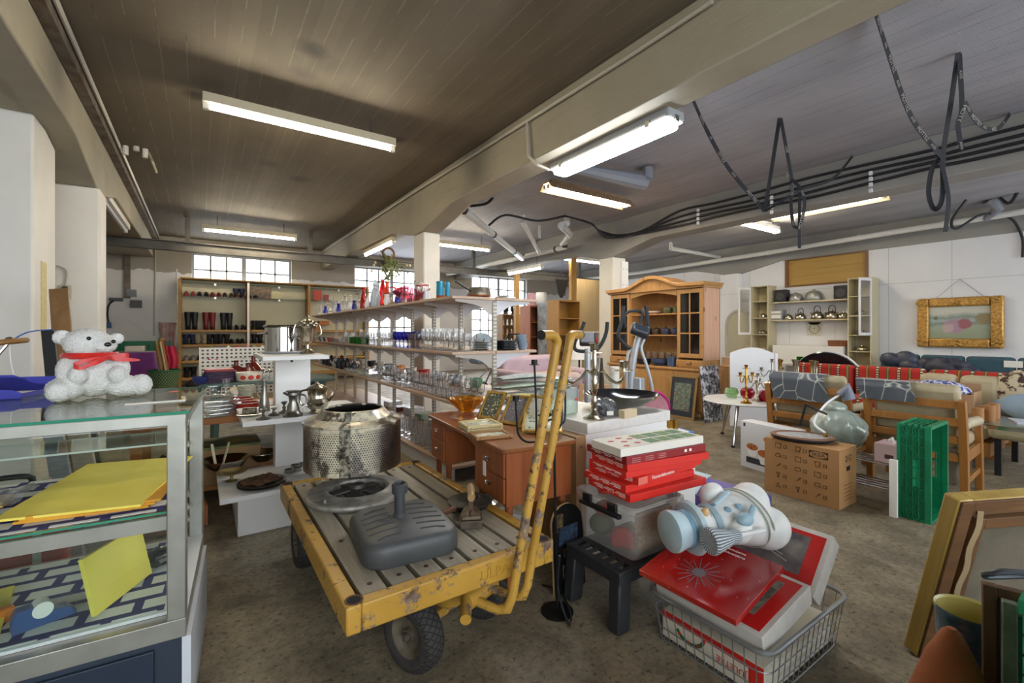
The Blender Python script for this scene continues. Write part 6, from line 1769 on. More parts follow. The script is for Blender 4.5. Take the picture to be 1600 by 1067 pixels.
m = M();m.lathe([(0, -.0003), (.086, 0), (.1015, .012), (.1035, .022), (.1, .012), (.084, .002)], 36);ob('copper_base', m, COPPER, t)
m = M();m.bar((-.07, -.02, .045), (-.24, -.03, .125), .022, .014);ob('handle', m, BLACK, t, .004)
t = thing('domed_cover', 'grey domed pan lid lying on the far end of the top rack shelf', 'lid', (RX+.15, RY0+.06, TZ))
m = M();m.lathe([(.0, .034), (.05, .03), (.085, .016), (.1, .003), (.102, 0), (.09, 0), (0, .0)], 34);ob('dome', m, mat('dull aluminium', 'a5a49c', .4, .6), t)
m = M();m.tube([(.018*math.cos(a), 0, .034+.012*math.sin(a))for a in[PI*j/8 for j in range(9)]], .004, 6);ob('handle', m, STEEL, t)
m = M();m.bar((.09, 0, .004), (.2, .01, .004), .02, .008);ob('long_handle', m, BLACK, t)
# clear candlesticks, cups and small things further along
q = random.Random(8)
SM = [('glass_candlestick', GLASS, [(0, 0), (.035, 0), (.036, .006), (.012, .02), (.016, .05), (.008, .09), (.014, .13), (.02, .15), (.018, .15), (0, .13)], 'clear glass candlestick'), ('glass_pitcher', GLASS, [(0, 0), (.04, 0), (.045, .02), (.04, .08), (.028, .12), (.036, .15), (.034, .15), (.026, .12), (0, .02)], 'clear glass pitcher'), ('egg_cup', mat('yellow china', 'c9b25a', .3), [(0, 0), (.02, 0), (.01, .012), (.022, .035), (.024, .05), (.02, .05), (0, .02)], 'yellow egg cup'), ('small_vase', mat('white china', 'dcdcdc', .25), [(0, 0), (.022, 0), (.03, .03), (.02, .07), (.024, .085), (.02, .085), (0, .05)], 'small white vase'), ('blue_vase', BLUEG, [(0, 0), (.022, 0), (.03, .03), (.016, .07), (.024, .09), (.02, .09), (0, .05)], 'small blue glass vase'), ('decanter', GLASS, [(0, 0), (.04, 0), (.042, .01), (.038, .08), (.014, .11), (.012, .15), (.018, .155), (.02, .17), (.012, .185), (0, .188)], 'clear decanter with stopper')]
PR2 = {};cc = {}
for i in range(64):
 y = 1.0+.068*i+q.uniform(-.01, .01)
 r = i%2
 k = SM[(0, 3, 5, 2, 0, 1, 4, 2, 0, 5, 3, 2)[i%12]]
 cc[k[0]] = cc.get(k[0], -1)+1
 lab = '%s on the top rack shelf, %s of its kind from the end'%(k[3], NTH[cc[k[0]]])
 loc = (RX-.33+.17*r+q.uniform(-.02, .02), RY0+y, TZ)
 if k[0]not in PR2:
  m = M();m.lathe([(r_*1.35, z_*1.5)for r_, z_ in k[2]], 16);PR2[k[0]] = one(k[0], m, k[1], lab, k[0].replace('_', ' '), loc, group='small pieces on the top rack shelf')
 else:
  dup(PR2[k[0]], loc, None, lab)
# ================= WHITE DISPLAY STAND AND DISH TABLES =================
def turned(name, prof, mt, label, cat, loc, seg=24, group=None, rz=0, sq=(1, 1), parts=()):
 """a turned object; parts = [(part name, mesh, material)]"""
 m = M();m.lathe(prof, seg, sq=sq)
 if not parts:
  return one(name, m, mt, label, cat, loc, rz, group)
 t = thing(name, label, cat, loc, rz, group)
 ob('body', m, mt, t)
 for nm, pm, pt in parts:
  ob(nm, pm, pt, t)
 return t
def tb(pts, r, sm=4, n=7):
 m = M();m.tube(smooth(pts, sm), r, n)
 return m
t = thing('display_stand', 'white display stand with three boards on a low box, full of pewter', 'display stand', (.18, 3.08, 0))
m = M();m.box(0, .015, 0, .5, .56, .214);ob('base_box', m, WHITE, t, .003)
m = M();m.box(-.09, -.02, .215, .56, .58, .245);ob('low_board', m, WHITE, t, .002)
m = M();m.box(.255, .5, .2455, .485, .62, 1.024);ob('upright_panel', m, WHITE, t, .002)
m = M();m.box(.02, -.06, .65, .74, .499, .68);ob('middle_board', m, WHITE, t, .002)
m = M();m.box(.125, -.02, 1.025, .5, .56, 1.05);ob('top_board', m, WHITE, t, .002)
m = M();m.cyl((.36, .496, .99), (.36, .5, .99), .01, 10);ob('screw', m, BLKMETAL, t)
# stock pot and cup
p = at(443, 551, Z=1.052)
turned('tray_dish', [(0, 0), (.12, 0), (.15, .012), (.148, .014), (.118, .004), (0, .004)], WHITEP, 'white plastic tray under the stock pot on the top board', 'tray', (p.x, p.y, 1.0505), 30)
PS = mat('polished stainless', 'b3b0aa', .1, 1)
hs = []
for s_ in(-1, 1):
 hs.append(('handle', tb([(s_*.118, -.03, .14), (s_*.155, -.03, .13), (s_*.155, .03, .13), (s_*.118, .03, .14)], .005), CHROME))
q = M()
for i in range(9):
 a = 2*PI*i/9;q.ball((.05+.018*math.cos(a), -.111, .12+.022*math.sin(a)), .005, 6, 4)
q.ball((.05, -.111, .12), .012, 8, 6, sc=(1, .3, 1));hs.append(('crest', q, mat('frosted etching', 'd0d2d8', .5, .3)))
turned('stock_pot', [(0, 0), (.108, 0), (.118, .008), (.118, .172), (.128, .178), (.13, .184), (.127, .19), (.117, .186), (.113, .17), (.112, .01), (0, .008)], PS, 'tall polished stainless ice bucket with side handles on the top white board', 'pot', (p.x, p.y, 1.0552), 40, parts=hs)
p = at(485, 552, Z=1.052)
cupp = [(0, 0), (.048, 0), (.05, .006), (.035, .018), (.012, .035), (.01, .06), (.018, .068), (.04, .085), (.052, .13), (.056, .175), (.062, .185), (.058, .19), (.05, .205), (.03, .225), (.012, .235), (.014, .245), (.006, .262), (0, .265)]
hs = []
for s_ in(-1, 1):
 hs.append(('handle', tb([(s_*.045, 0, .1), (s_*.085, 0, .13), (s_*.08, 0, .18), (s_*.066, 0, .2), (s_*.05, 0, .185)], .005), SILVER))
q = M();rr = random.Random(4)
for i in range(14):
 a = 2*PI*i/14;q.ball((.05*math.cos(a), .05*math.sin(a), .192+.014*(i%2)), .014, 7, 5)
hs.append(('ornament', q, SILVER))
turned('silver_urn', cupp, SILVER, 'ornate silver lidded cup with scrolled handles beside the stainless ice bucket', 'urn', (min(p.x, .6), p.y, 1.0505), 30, parts=hs)
# middle board
def mid(px, py, z=.68):
 q = at(px, py, Z=z);return V((q.x, q.y, z+.0008))
turned('pewter_jug', [(0, 0), (.033, 0), (.035, .004), (.03, .05), (.018, .12), (.013, .17), (.016, .2), (.013, .2), (.01, .17), (0, .02)], PEWTER, 'slender tall pewter jug with a thin handle on the middle white board', 'jug', mid(413, 642), 22, parts=[('handle', tb([(-.014, 0, .19), (-.04, 0, .18), (-.042, 0, .12), (-.024, 0, .09)], .0035), PEWTER)])
turned('coffee_jug', [(0, 0), (.056, 0), (.058, .01), (.045, .02), (.036, .04), (.034, .06), (.022, .09), (.026, .12), (.034, .13), (.03, .145), (.04, .152), (.042, .156), (.03, .158), (0, .158)], PEWTER, 'pewter jug with a twisted body and hinged lid near the white upright', 'jug', mid(458, 650), 26, parts=[('handle', tb([(.03, 0, .13), (.07, 0, .12), (.075, 0, .07), (.04, 0, .04)], .006), PEWTER), ('spout', tb([(-.025, 0, .13), (-.045, 0, .142), (-.052, 0, .15)], .008), PEWTER)])
turned('silver_teapot', [(0, 0), (.045, 0), (.05, .012), (.04, .02), (.06, .04), (.07, .07), (.06, .09), (.055, .1), (.062, .15), (.066, .16), (.05, .17), (.012, .185), (.012, .2), (0, .202)], SILVER, 'large silver teapot at the drum end of the middle board', 'teapot', mid(496, 645), 30, parts=[('handle', tb([(-.055, 0, .15), (-.1, 0, .14), (-.1, 0, .07), (-.055, 0, .05)], .007), SILVER), ('spout', tb([(.055, 0, .06), (.09, 0, .1), (.1, 0, .145)], .011), SILVER)])
for i, (px, py, s_)in enumerate(((412, 655, 1.0), (428, 649, .8), (444, 645, 1.2))):
 turned('short_candlestick', [(0, 0), (.04*s_, 0), (.042*s_, .004), (.02, .012), (.008, .02), (.012, .03*s_), (.006, .04*s_), (.018, .055*s_), (.02, .06*s_), (.012, .06*s_), (0, .045*s_)], PEWTER, 'short pewter candlestick on the middle board, %s from the open end'%NTH[i], 'candlestick', mid(px, py), 20, 'short candlesticks')
t = thing('silver_tray', 'oval silver tray carrying a patterned tin on the middle board', 'tray', mid(390, 650), -10)
m = M();m.lathe([(0, 0), (.05, 0), (.07, .008), (.072, .011), (.048, .004), (0, .004)], 30, sq=(1, .7));ob('tray', m, SILVER, t)
m = M();m.cb(0, 0, .026, .075, .04, .042)
one('patterned_tin', m, mat('embossed tin', '8d7f66', .4, .4, '3c352b', 45, .4, 60), 'small embossed tin lying on the oval silver tray', 'tin', mid(390, 650)+V((0, 0, .0045)), -14, bev=.008)
# low board
t = turned('steel_bowl', [(0, 0), (.06, 0), (.11, .03), (.14, .075), (.142, .082), (.137, .08), (.107, .036), (.058, .008), (0, .007)], PS, 'wide stainless bowl with two wooden spoons on the low white board', 'bowl', mid(353, 738, .245)+V((0, .06, 0)), 36)
sp_ = V(t.location)
for i, (dx, a)in enumerate(((-.055, -8), (-.02, 14))):
 m = M();m.bar((0, 0, 0), (math.sin(R(a))*.17, .02, .16), .016, .007);m.ball((0, 0, 0), .018, 10, 6, sc=(1, .4, 1.4))
 one('salad_spoon', m, mat('pale wood', 'd6c7a4', .5), 'pale wooden salad spoon standing in the stainless bowl, leaning %s'%('toward the counter', 'toward the drum')[i], 'spoon', sp_+V((dx, -.02, .03)))
turned('strainer_bowl', [(0, 0), (.05, 0), (.08, .025), (.1, .06), (.115, .064), (.114, .067), (.095, .062), (.075, .03), (.048, .008), (0, .006)], SILVER, 'silver bowl with a pierced rim in front of the white upright', 'bowl', mid(412, 722, .245)+V((0, .05, 0)), 34)
turned('pedestal_dish', [(0, 0), (.035, 0), (.036, .004), (.01, .014), (.009, .035), (.03, .045), (.085, .062), (.087, .066), (.03, .05), (0, .048)], mat('brassy dish', 'a29468', .35, .7), 'footed brassy dish in front of the stainless bowl', 'dish', mid(362, 752, .245), 30)
for i, (px, py)in enumerate(((415, 762), (408, 757))):
 turned('silver_platter', [(0, 0), (.09, 0), (.135, .01), (.137, .013), (.088, .005), (0, .005)], PEWTER, ('lower pewter platter at the front of the low board', 'upper pewter platter under the brown wreath')[i], 'platter', mid(410, 758, .245)+V((0, 0, .0145*i)), 36)
m = M();rr = random.Random(9)
for i in range(60):
 a = rr.uniform(0, 2*PI);r_ = .1*math.sqrt(rr.random());m.ball((r_*math.cos(a), r_*math.sin(a), .008+rr.uniform(0, .01)), .016, 6, 4, sc=(1.3, .8, .6))
o = one('dried_wreath', m, mat('dried brown leaves', '4d3524', .8, 0, '6d4c30', 50, .4, 90), 'flat brown wreath of dried leaves lying on the pewter platter', 'wreath', mid(410, 758, .245)+V((0, 0, .021)))
for i in range(4):
 turned('round_tin', [(0, 0), (.03, 0), (.031, .003), (.031, .022), (.027, .022), (.027, .005), (0, .005)], STEEL, 'small round steel tin on the low board behind the platters, %s from the upright'%NTH[i], 'tin', mid(452+8*(i%2), 738-6*(i//2), .245)+V((.02*i, .03*(i%2), 0)), 20, 'round tins')
turned('steel_plate', [(0, 0), (.08, 0), (.11, .008), (.112, .01), (.078, .003), (0, .003)], STEEL, 'thin steel plate lying at the cart end of the low board', 'plate', mid(458, 752, .245)+V((.03, -.01, 0)), 34)
# ---- wooden dish table ----
BUTCH = wood('butcher block', 'b5763a', 'a3652e', 0, 9, .45, 'c08448')
t = thing('dish_table', 'wooden block table with clear oven dishes and red casseroles', 'table', (.02, 4.1, 0))
m = M();m.box(-.42, -.38, .565, .62, .4, .615);ob('table_top', m, BUTCH, t, .003)
for x in(-.36, .56):
 for y in(-.3, .33):
  m = M();m.cb(x, y, .282, .06, .06, .564);ob('leg', m, BUTCH, t)
m = M();m.box(-.33, -.25, .08, .53, .3, .11);ob('lower_shelf', m, BUTCH, t)
def ont(px, py):
 q = at(px, py, Z=.616);return V((q.x, q.y, .6158))
OVEN = glassy('oven glass', 'f4f6f6', .02, 1.0, 'e9eeee', .07)
for i in range(4):
 s_ = 1-.07*i
 turned('oven_dish', [(0, 0), (.09*s_, 0), (.11*s_, .012), (.13*s_, .045), (.15*s_, .05), (.148*s_, .054), (.125*s_, .05), (.105*s_, .016), (0, .006)], OVEN, 'clear oval oven dish in the pile on the wooden table, %s from the bottom'%NTH[i], 'oven dish', ont(333, 652)+V((0, .04, .027*i)), 34, 'clear oven dishes', sq=(1.25, .8))
turned('dish_cover', [(0, .0), (.1, 0), (.1, .006), (.08, .022), (.02, .035), (.018, .055), (.03, .06), (.028, .068), (0, .07)], OVEN, 'clear lid with a thick knob on the pile of oven dishes', 'lid', ont(333, 652)+V((0, .04, .14)), 30, sq=(1.2, .8))
REDE = mat('red enamel', 'a52a20', .3)
for i, (px, py, w)in enumerate(((377, 640, .075), (387, 648, .07))):
 turned('red_casserole', [(0, 0), (w, 0), (w*1.06, .01), (w*1.1, .08), (w*1.05, .08), (w, .012), (0, .01)], REDE, ('red casserole at the back of the wooden table', 'red casserole with a pale rim nearer the pewter jug')[i], 'casserole', ont(px, py)+V((0, .06, 0)), 30, parts=[('rim', (lambda q_:(q_.lathe([(w*1.1, .079), (w*1.12, .083), (w*1.04, .083)], 30), q_)[1])(M()), mat('pale rim', 'd9cfc0', .4))])
turned('glass_vase', [(0, 0), (.03, 0), (.04, .02), (.032, .06), (.022, .12), (.03, .19), (.028, .19), (.018, .12), (0, .03)], GLASS, 'clear waisted vase standing behind the oven dishes', 'vase', ont(354, 628)+V((0, .05, 0)), 24)
turned('sugar_bowl', [(0, 0), (.04, 0), (.055, .03), (.05, .06), (.03, .075), (.01, .085), (.012, .1), (0, .102)], mat('ivory china', 'd8cfb8', .3), 'ivory china sugar bowl behind the clear vase', 'sugar bowl', ont(367, 622)+V((0, .1, 0)), 22)
turned('flowered_pot', [(0, 0), (.05, 0), (.065, .09), (.068, .1), (.06, .1), (.05, .01), (0, .01)], mat('flowered china', 'd5d0bf', .35, 0, 'a5b090', 60), 'pale flowered pot on the wooden table behind the red casseroles', 'pot', ont(382, 622)+V((.02, .12, 0)), 24)
turned('white_dish', [(0, 0), (.08, 0), (.11, .03), (.107, .032), (.07, .008), (0, .006)], mat('white china', 'dcdcdc', .25), 'shallow white dish near the white upright', 'dish', ont(408, 640)+V((.03, .1, 0)), 28)
m = M();m.box(-.25, -.17, 0, .25, .17, .25)
t = thing('lidded_carton', 'brown carton with a green and yellow printed top under the wooden table', 'carton', (.12, 4.02, .111));ob('carton', m, mat('carton brown', '9a7650', .7), t, .003)
m = M();m.box(-.252, -.172, .2505, .252, .172, .27);ob('lid', m, mat('green printed lid', '3f5a3a', .6, 0, 'b59a3c', 5), t)
m = M();m.cb(0, 0, .06, .5, .3, .12);one('wooden_crate', m, wood('raw plank', '8d5a34', '9f6a40', 0, 9), 'low reddish wooden crate on the floor by the white stand', 'crate', (-.22, 3.52, 0), 4, bev=.004)
m = M();rr = random.Random(12);m.grid(lambda u, v:(-.12+.24*u, (v-.5)*.2, .112+.06*math.sin(u*9+v*4)+.05*math.sin(v*8)), 20, 12, thick=.004)
one('dark_cloth', m, mat('dark cloth', '2a2226', .9, 0, '4a2c30', 9), 'crumpled dark cloth under the wooden table', 'cloth', (-.2, 3.93, .112))
m = M();m.ball((0, 0, .05), .07, 12, 8, sc=(.6, .4, 1.3));one('leather_glove', m, mat('khaki leather', '8d8768', .7, 0, '6f6a50', 12), 'khaki leather glove hanging over the dark cloth', 'glove', (-.13, 3.80, .12), 20, rot=(0, R(35), 0))
# ---- green plastic table with plates ----
GT = mat('green garden plastic', '4f6660', .5)
p = at(311, 597, Y=5.15)
t = thing('garden_table', 'grey green plastic garden table with stacked plum plates', 'table', (p.x+.62, 5.5, 0))
m = M();m.prism(rrect(1.24, .7, .08, 5), .67, .7);ob('table_top', m, GT, t, .006)
for x in(-1, 1):
 for y in(-1, 1):
  m = M();m.cyl((x*.48, y*.25, .67), (x*.5, y*.27, 0), .04, 10, r2=.028);ob('leg', m, GT, t)
GTZ = .7
def ong(px, py, dy=0):
 q = at(px, 588, Y=5.35+dy);return V((q.x, 5.35+dy, GTZ+.0008))
PLUM = mat('plum glaze', '352a50', .25, 0, '4a2c48', 5)
for i in range(6):
 m = M();m.prism(rrect(.26, .22, .03, 3), 0, .012);m.prism(rrect(.285, .245, .035, 3), .0125, .017)
 one('square_plate', m, PLUM, 'plum blue square plate in the stack on the garden table, %s from the bottom'%NTH[i], 'plate', ong(342, 588)+V((0, 0, .0185*i)), 0, 'plum plates', .002)
m = M();m.prism(rrect(.24, .2, .02, 3), 0, .02);one('red_tray', m, mat('red tray', '9c2a24', .4), 'red tray lying on the stack of plum plates', 'tray', ong(342, 588)+V((0, 0, .112)), 3)
turned('blue_bowl', [(0, 0), (.04, 0), (.065, .04), (.07, .07), (.065, .07), (.055, .04), (0, .01)], mat('navy china', '343a72', .3), 'navy blue bowl at the corner of the garden table', 'bowl', ong(313, 588, -.1), 24)
t = turned('apple_casserole', [(0, 0), (.1, 0), (.112, .01), (.122, .085), (.12, .09), (.114, .088), (.104, .014), (0, .01)], mat('cream enamel', 'd9d3c3', .3), 'cream enamel casserole printed with red apples', 'casserole', ong(388, 588)+V((0, -.06, 0)), 36)
for a in(-120, -85, -50):
 m = M();m.ball((.1145*math.cos(R(a)), .1145*math.sin(R(a)), .045), .027, 14, 8, sc=(1, 1, .85))
 m.v = [((x if math.hypot(x, y)<.1195 else x*.1195/math.hypot(x, y)), (y if math.hypot(x, y)<.1195 else y*.1195/math.hypot(x, y)), z)for x, y, z in m.v]
 ob('apple_print', m, mat('apple red print', 'd2391f', .4), t)
BRB = mat('red brown glazed ware', '5e1f1a', .2)
for i, (px, s_, dy)in enumerate(((369, 1.0, .26), (388, .85, .24), (396, 1.2, .38))):
 turned('glazed_bottle', [(0, 0), (.06*s_, 0), (.085*s_, .04), (.09*s_, .08), (.06*s_, .12), (.022, .14*s_), (.02, .18*s_), (.03, .19*s_), (.02, .195*s_), (0, .19*s_)], BRB, 'red brown glazed bottle on the garden table, %s from the plates'%NTH[i], 'bottle', ong(px, 588, dy), 24, 'glazed bottles')
turned('glass_jar', [(0, 0), (.05, 0), (.06, .02), (.055, .08), (.03, .1), (.035, .12), (.02, .14), (0, .142)], GLASS, 'clear lidded jar next to the apple casserole', 'jar', ong(412, 588), 22)
turned('glass_jar', [(0, 0), (.06, 0), (.07, .03), (.06, .07), (.03, .08), (0, .1)], GLASS, 'low clear lidded bowl behind the clear jar', 'jar', ong(420, 588, .15), 22)
# white perforated trinket stand
p = at(313, 580, Y=6.4)
t = thing('trinket_stand', 'white perforated shop stand filled with trinkets behind the garden table', 'shop stand', (p.x, 6.4, 0))
n = N('white perforated steel');v = n.coord();sp = n('ShaderNodeSeparateXYZ');n.l(v, sp.inputs[0])
fx = n.math('ABSOLUTE', n.math('SUBTRACT', n.math('FRACT', n.math('DIVIDE', sp.outputs[0], .05)), .5));fz = n.math('ABSOLUTE', n.math('SUBTRACT', n.math('FRACT', n.math('DIVIDE', sp.outputs[2], .045)), .5))
PERF = n.bsdf(n.mix(n.math('MULTIPLY', n.math('LESS_THAN', fx, .25), n.math('LESS_THAN', fz, .22)), 'dcd9d2', '3a3633'), .5)
for(y, z0, z1)in((-.02, .45, .72), (.16, .6, .86), (.34, .75, 1.0)):
 m = M();m.box(0, y, z0, .95, y+.015, z1);ob('tier_front', m, PERF, t)
 m = M();m.box(0, y+.015, z0, .95, y+.18, z0+.012);ob('tier_floor', m, WHITE, t)
for x in(-.012, .95):
 m = M();m.box(x, -.02, 0, x+.012, .54, 1.0);ob('side_panel', m, PERF, t)
q = random.Random(6)
for i in range(30):
 tier = i%3;x = .05+.031*i+q.uniform(-.01, .01)
 c = ('d9d6cf', 'c93a55', '5a7f4a', 'b5a06a', 'd5387f', '4a5c9a', 'c94a34', '8a8d92', 'e0dcd0', 'b98d5a')[i%10]
 m = M();m.lathe([(0, 0), (.022, 0), (.03, .03), (.02, .07), (.024, .1), (0, .11)], 12)
 nm = ('white', 'crimson', 'green', 'sand', 'pink', 'blue', 'orange', 'grey', 'ivory', 'tan')[i%10]
 one('trinket', m, mat('trinket '+c, c, .35), '%s trinket in the %s tier of the perforated stand, %s along'%(nm, ('lowest', 'middle', 'top')[tier], NTH[i//3]), 'trinket', (p.x+x, 6.4+(-.02, .16, .34)[tier]+.08, (.45, .6, .75)[tier]+.0125+.0), group='trinkets on the stand', rz=0).scale = (1, 1, 2.4)
# ================= SHOE SHELF AND FAR LEFT CORNER =================
YS0, YS1 = 12.12, 12.5
SHW = wood('yellow pine shelf', 'b98f4e', 'a97f40', 0, 8, .5)
XS = [at(281, 500, Y=YS0).x, at(388, 500, Y=YS0).x, at(483, 500, Y=YS0).x, at(575, 500, Y=YS0).x]
zz_ = lambda y:at(300, y, Y=YS0).z
STOP = at(281, 433, Y=YS0).z
SLV = [zz_(590), zz_(563.5), zz_(538), zz_(515)]
GLV = [zz_(462), zz_(440)]
t = thing('shoe_shelf', 'tall pine shoe shelf under the window filled with shoes and boots', 'shelf', (XS[0], YS0, 0))
W_ = XS[3]-XS[0]
m = M();m.box(0, .36, .02, W_, .38, STOP-.02);ob('back_board', m, mat('cream back board', 'd3cdb0', .6, 0, 'cdc6a6', 2), t)
m = M();m.box(0, -.1, STOP-.03, W_, .38, STOP);ob('canopy_top', m, SHW, t, .003)
for i, x in enumerate((0, XS[1]-XS[0], XS[2]-XS[0], W_)):
 m = M();m.box(x-.03, 0, 0, x+.03, .36, STOP-.03);ob('upright', m, SHW, t, .003)
 if i==1:
  m = M();m.box(x-.022, -.012, .1, x+.022, 0, STOP-.04);ob('steel_strip', m, mat('pale steel strip', 'cdbfb4', .35, .3), t)
for i in range(3):
 a = (0, XS[1]-XS[0], XS[2]-XS[0], W_)
 x0, x1 = a[i]+.03, a[i+1]-.03
 for z in SLV:
  m = M();m.box(x0, -.02, z-.055, x1, .36, z);ob('board', m, SHW, t, .002)
 for z in GLV:
  m = M();m.box(x0, .06, z-.01, x1, .36, z);ob('glass_shelf', m, GREENGL, t)
  m = M();m.box((x0+x1)/2-.02, .1, z-.05, (x0+x1)/2+.02, .14, z-.01);ob('shelf_clip', m, STEEL, t)
# footwear
def shoe_m(L_=.25):
 m = M()
 m.prism([(-.032, 0), (.03, 0), (.036, .12), (.038, .18), (.02, .245), (-.012, .25), (-.035, .19), (-.034, .12)], 0, .014)
 m.ball((0, .175, .028), .036, 12, 8, sc=(1, 2.0, .85));m.ball((0, .07, .04), .032, 12, 8, sc=(1, 2.2, 1.2));m.ball((0, .035, .06), .028, 10, 8, sc=(1, 1.1, 1.1))
 return m
def boot_m(h):
 m = M();m.lathe([(.0, .0), (.036, 0), (.04, .03), (.038, .1), (.048, h*.7), (.052, h), (.047, h), (.04, .1), (0, .06)], 14, (0, .05, 0), sq=(1, 1.15))
 m.ball((0, .15, .034), .04, 12, 8, sc=(1, 2.0, .85))
 return m
FP = {};FC = {}
def footwear(kind, col, cname, x, z, row, sec):
 key = (kind, col)
 mt_ = mat('shoe '+col, col, .45, 0)
 w_ = {'boot':'tall boot', 'ankle_boot':'ankle boot', 'shoe':'shoe'}[kind]
 for s_ in(-1, 1):
  kk = (cname, w_, row);FC[kk] = FC.get(kk, -1)+1
  lab = '%s %s on the %s row of the shoe shelf, %s along'%(cname, w_, row, NTH[FC[kk]])
  loc = (x+s_*.062, YS0+.3, z+.0008)
  if key not in FP:
   m = shoe_m()if kind=='shoe' else boot_m(.3 if kind=='boot' else .17)
   m.v = [(x*1.25, y*1.1, max(0, z)*1.3)for x, y, z in m.v]
   FP[key] = one(kind, m, mt_, lab, 'shoe', loc, 180, 'footwear on the shoe shelf')
  else:
   dup(FP[key], loc, 180, lab)
def row(z, name, items, x0, step):
 x = x0
 for it in items:
  if it:
   footwear(it[0], it[1], it[2], x, z, name, 0)
  x+=step
K = ('shoe', '1d1c1e', 'black');S_ = 'shoe';B_ = 'boot';A_ = 'ankle_boot'
row(GLV[0], 'glass', [(S_, 'b9564c', 'coral'), K, (S_, '8e2f2f', 'red'), (S_, '5a4030', 'brown'), (S_, '7d4a2c', 'tan'), (S_, '2a2a2c', 'charcoal'), None], XS[0]+.17, .24)
footwear(A_, '2d3448', 'navy', XS[1]-.17, GLV[0], 'glass', 0)
row(SLV[3], 'top wooden', [(B_, '1b1c1e', 'black'), (B_, '7a2626', 'oxblood'), (B_, '1b1c1e', 'black'), None], XS[0]+.2, .33)
row(SLV[3], 'top wooden', [K, K, (A_, '222224', 'charcoal')], XS[0]+1.12, .21)
row(SLV[2], 'second wooden', [(A_, '27304c', 'navy'), (A_, 'b5a285', 'beige'), (A_, '1e1d1d', 'black'), (A_, '222224', 'charcoal'), K, (S_, '2a2a2c', 'charcoal')], XS[0]+.16, .215)
row(SLV[1], 'third wooden', [(S_, '9a958a', 'silver'), K, (A_, '1e1d1d', 'black'), K, (S_, '5a4030', 'brown')], XS[0]+.17, .24)
row(SLV[0], 'lowest wooden', [(A_, '1e1d1d', 'black'), K, K, (S_, '5a4030', 'brown')], XS[0]+.18, .3)
for z, nm in((SLV[3], 'top wooden'), (SLV[2], 'second wooden'), (SLV[1], 'third wooden')):
 row(z, nm, [(A_, '222224', 'charcoal'), K, (S_, '2a2a2c', 'charcoal'), None, K, (S_, '8a4a2c', 'rust')], XS[1]+.2, .25)
def upbox(nm, px, z, w, h, d, mt_, label, cat, y=YS0+.12):
 q = at(px, 500, Y=y);m = M();m.box(-w/2, 0, 0, w/2, d, h)
 return one(nm, m, mt_, label, cat, (q.x, y, z+.0008), bev=.002)
upbox('game_box', 407, GLV[0], .46, .27, .06, mat('dark game print', '3b3a36', .5, 0, '9a7a55', 14), 'dark picture game box standing on the glass shelf', 'game box')
upbox('pencil_box', 434, GLV[0], .28, .17, .05, mat('cream print', 'd5c3a8', .5, 0, 'b5563a', 12), 'cream and orange box beside the dark game box', 'box')
upbox('red_folder', 496, GLV[0], .2, .26, .04, mat('orange red card', 'c2452c', .5), 'orange red folder on the shelf past the pine post', 'folder')
upbox('brick_picture', 510, GLV[0], .12, .16, .03, mat('brick red card', '9c3a30', .5), 'brick red picture box beside the orange red folder', 'box')
for i, px in enumerate((495, 507, 519)):
 upbox('shoe_carton', px, (SLV[3], SLV[3]+.12, SLV[2])[i], .24, .11, .3, mat('orange carton', 'c2783a', .6, 0, 'a5582c', 5), 'orange shoe carton on the pine shelf behind the silver cup, %s of three'%NTH[i], 'carton', YS0+.02)
# things in front of the shelf on the floor
q = at(305, 604, Y=11.6)
m = M();m.ball((0, 0, .1), .16, 16, 10, sc=(1.1, .8, .65));one('sports_bag', m, mat('black bag cloth', '1c1b1e', .7, 0, '3a2a2c', 8), 'black bag with straps on the floor before the shoe shelf', 'bag', (q.x, 11.6, 0))
m = M();m.lathe([(0, 0), (.18, 0), (.2, .02), (.19, .035), (.1, .03), (0, .035)], 24);one('green_disc', m, mat('bright green plastic', '3fa54a', .4), 'bright green plastic dish on the floor before the shoe shelf', 'dish', (q.x+.35, 11.3, 0))
# ---- far left corner ----
def atw(px, py):
 return at(px, py, Y=YB-.02)
GREYD = mat('dark grey box', '595a5c', .5)
p0, p1 = atw(199, 386), atw(199, 466)
m = M();m.box(-.05, -.05, 0, .05, 0.015, p0.z-p1.z)
one('wall_duct', m, mat('brown cable duct', '7d6f60', .5, .2, '5c5048', 5), 'brown vertical cable duct on the far wall beside the sockets', 'cable duct', (p1.x, YB-.018, p1.z))
for i, (px, py, w, h, lab)in enumerate(((206, 458, .17, .15, 'grey switch box at the foot of the brown duct'), (213, 475, .19, .16, 'dark junction box under the grey switch box'), (182, 468, .22, .07, 'dark plug coupling on the far wall'), (171, 508, .07, .12, 'blue plug hanging on the far wall'))):
 q = atw(px, py);m = M();m.box(-w/2, -.06, -h/2, w/2, .015, h/2)
 one('switch_box', m, mat('blue plug', '3a5c8c', .5)if i==3 else GREYD if i else mat('grey switch', '7d8288', .4), lab, 'electric box', (q.x, YB-.018, q.z), bev=.01)
run('wall_cable', [atw(182, 468), atw(171, 475), atw(168, 490), atw(170, 505)], .018, CABLE, 'black cable between the plugs on the far wall', 'cable', n=6, sm=5)
run('wall_cable', [atw(178, 515), atw(185, 495), atw(200, 500), atw(225, 515), atw(240, 522)], .006, PVC, 'thin pale wire sagging across the far wall', 'wire', n=5, sm=5)
run('wall_pipe', [atw(243, 378), atw(241, 525)], .016, COND, 'thin grey pipe down the far wall beside the pine shelf', 'pipe', n=8)
run('wall_pipe', [atw(276, 420), atw(277, 475)], .012, PVC, 'thin white conduit next to the shoe shelf', 'pipe', n=8)
q = at(102, 456, Y=6.01)
t = thing('double_socket', 'old double wall socket on the white pier above the bear', 'socket', (q.x, 6.02, q.z))
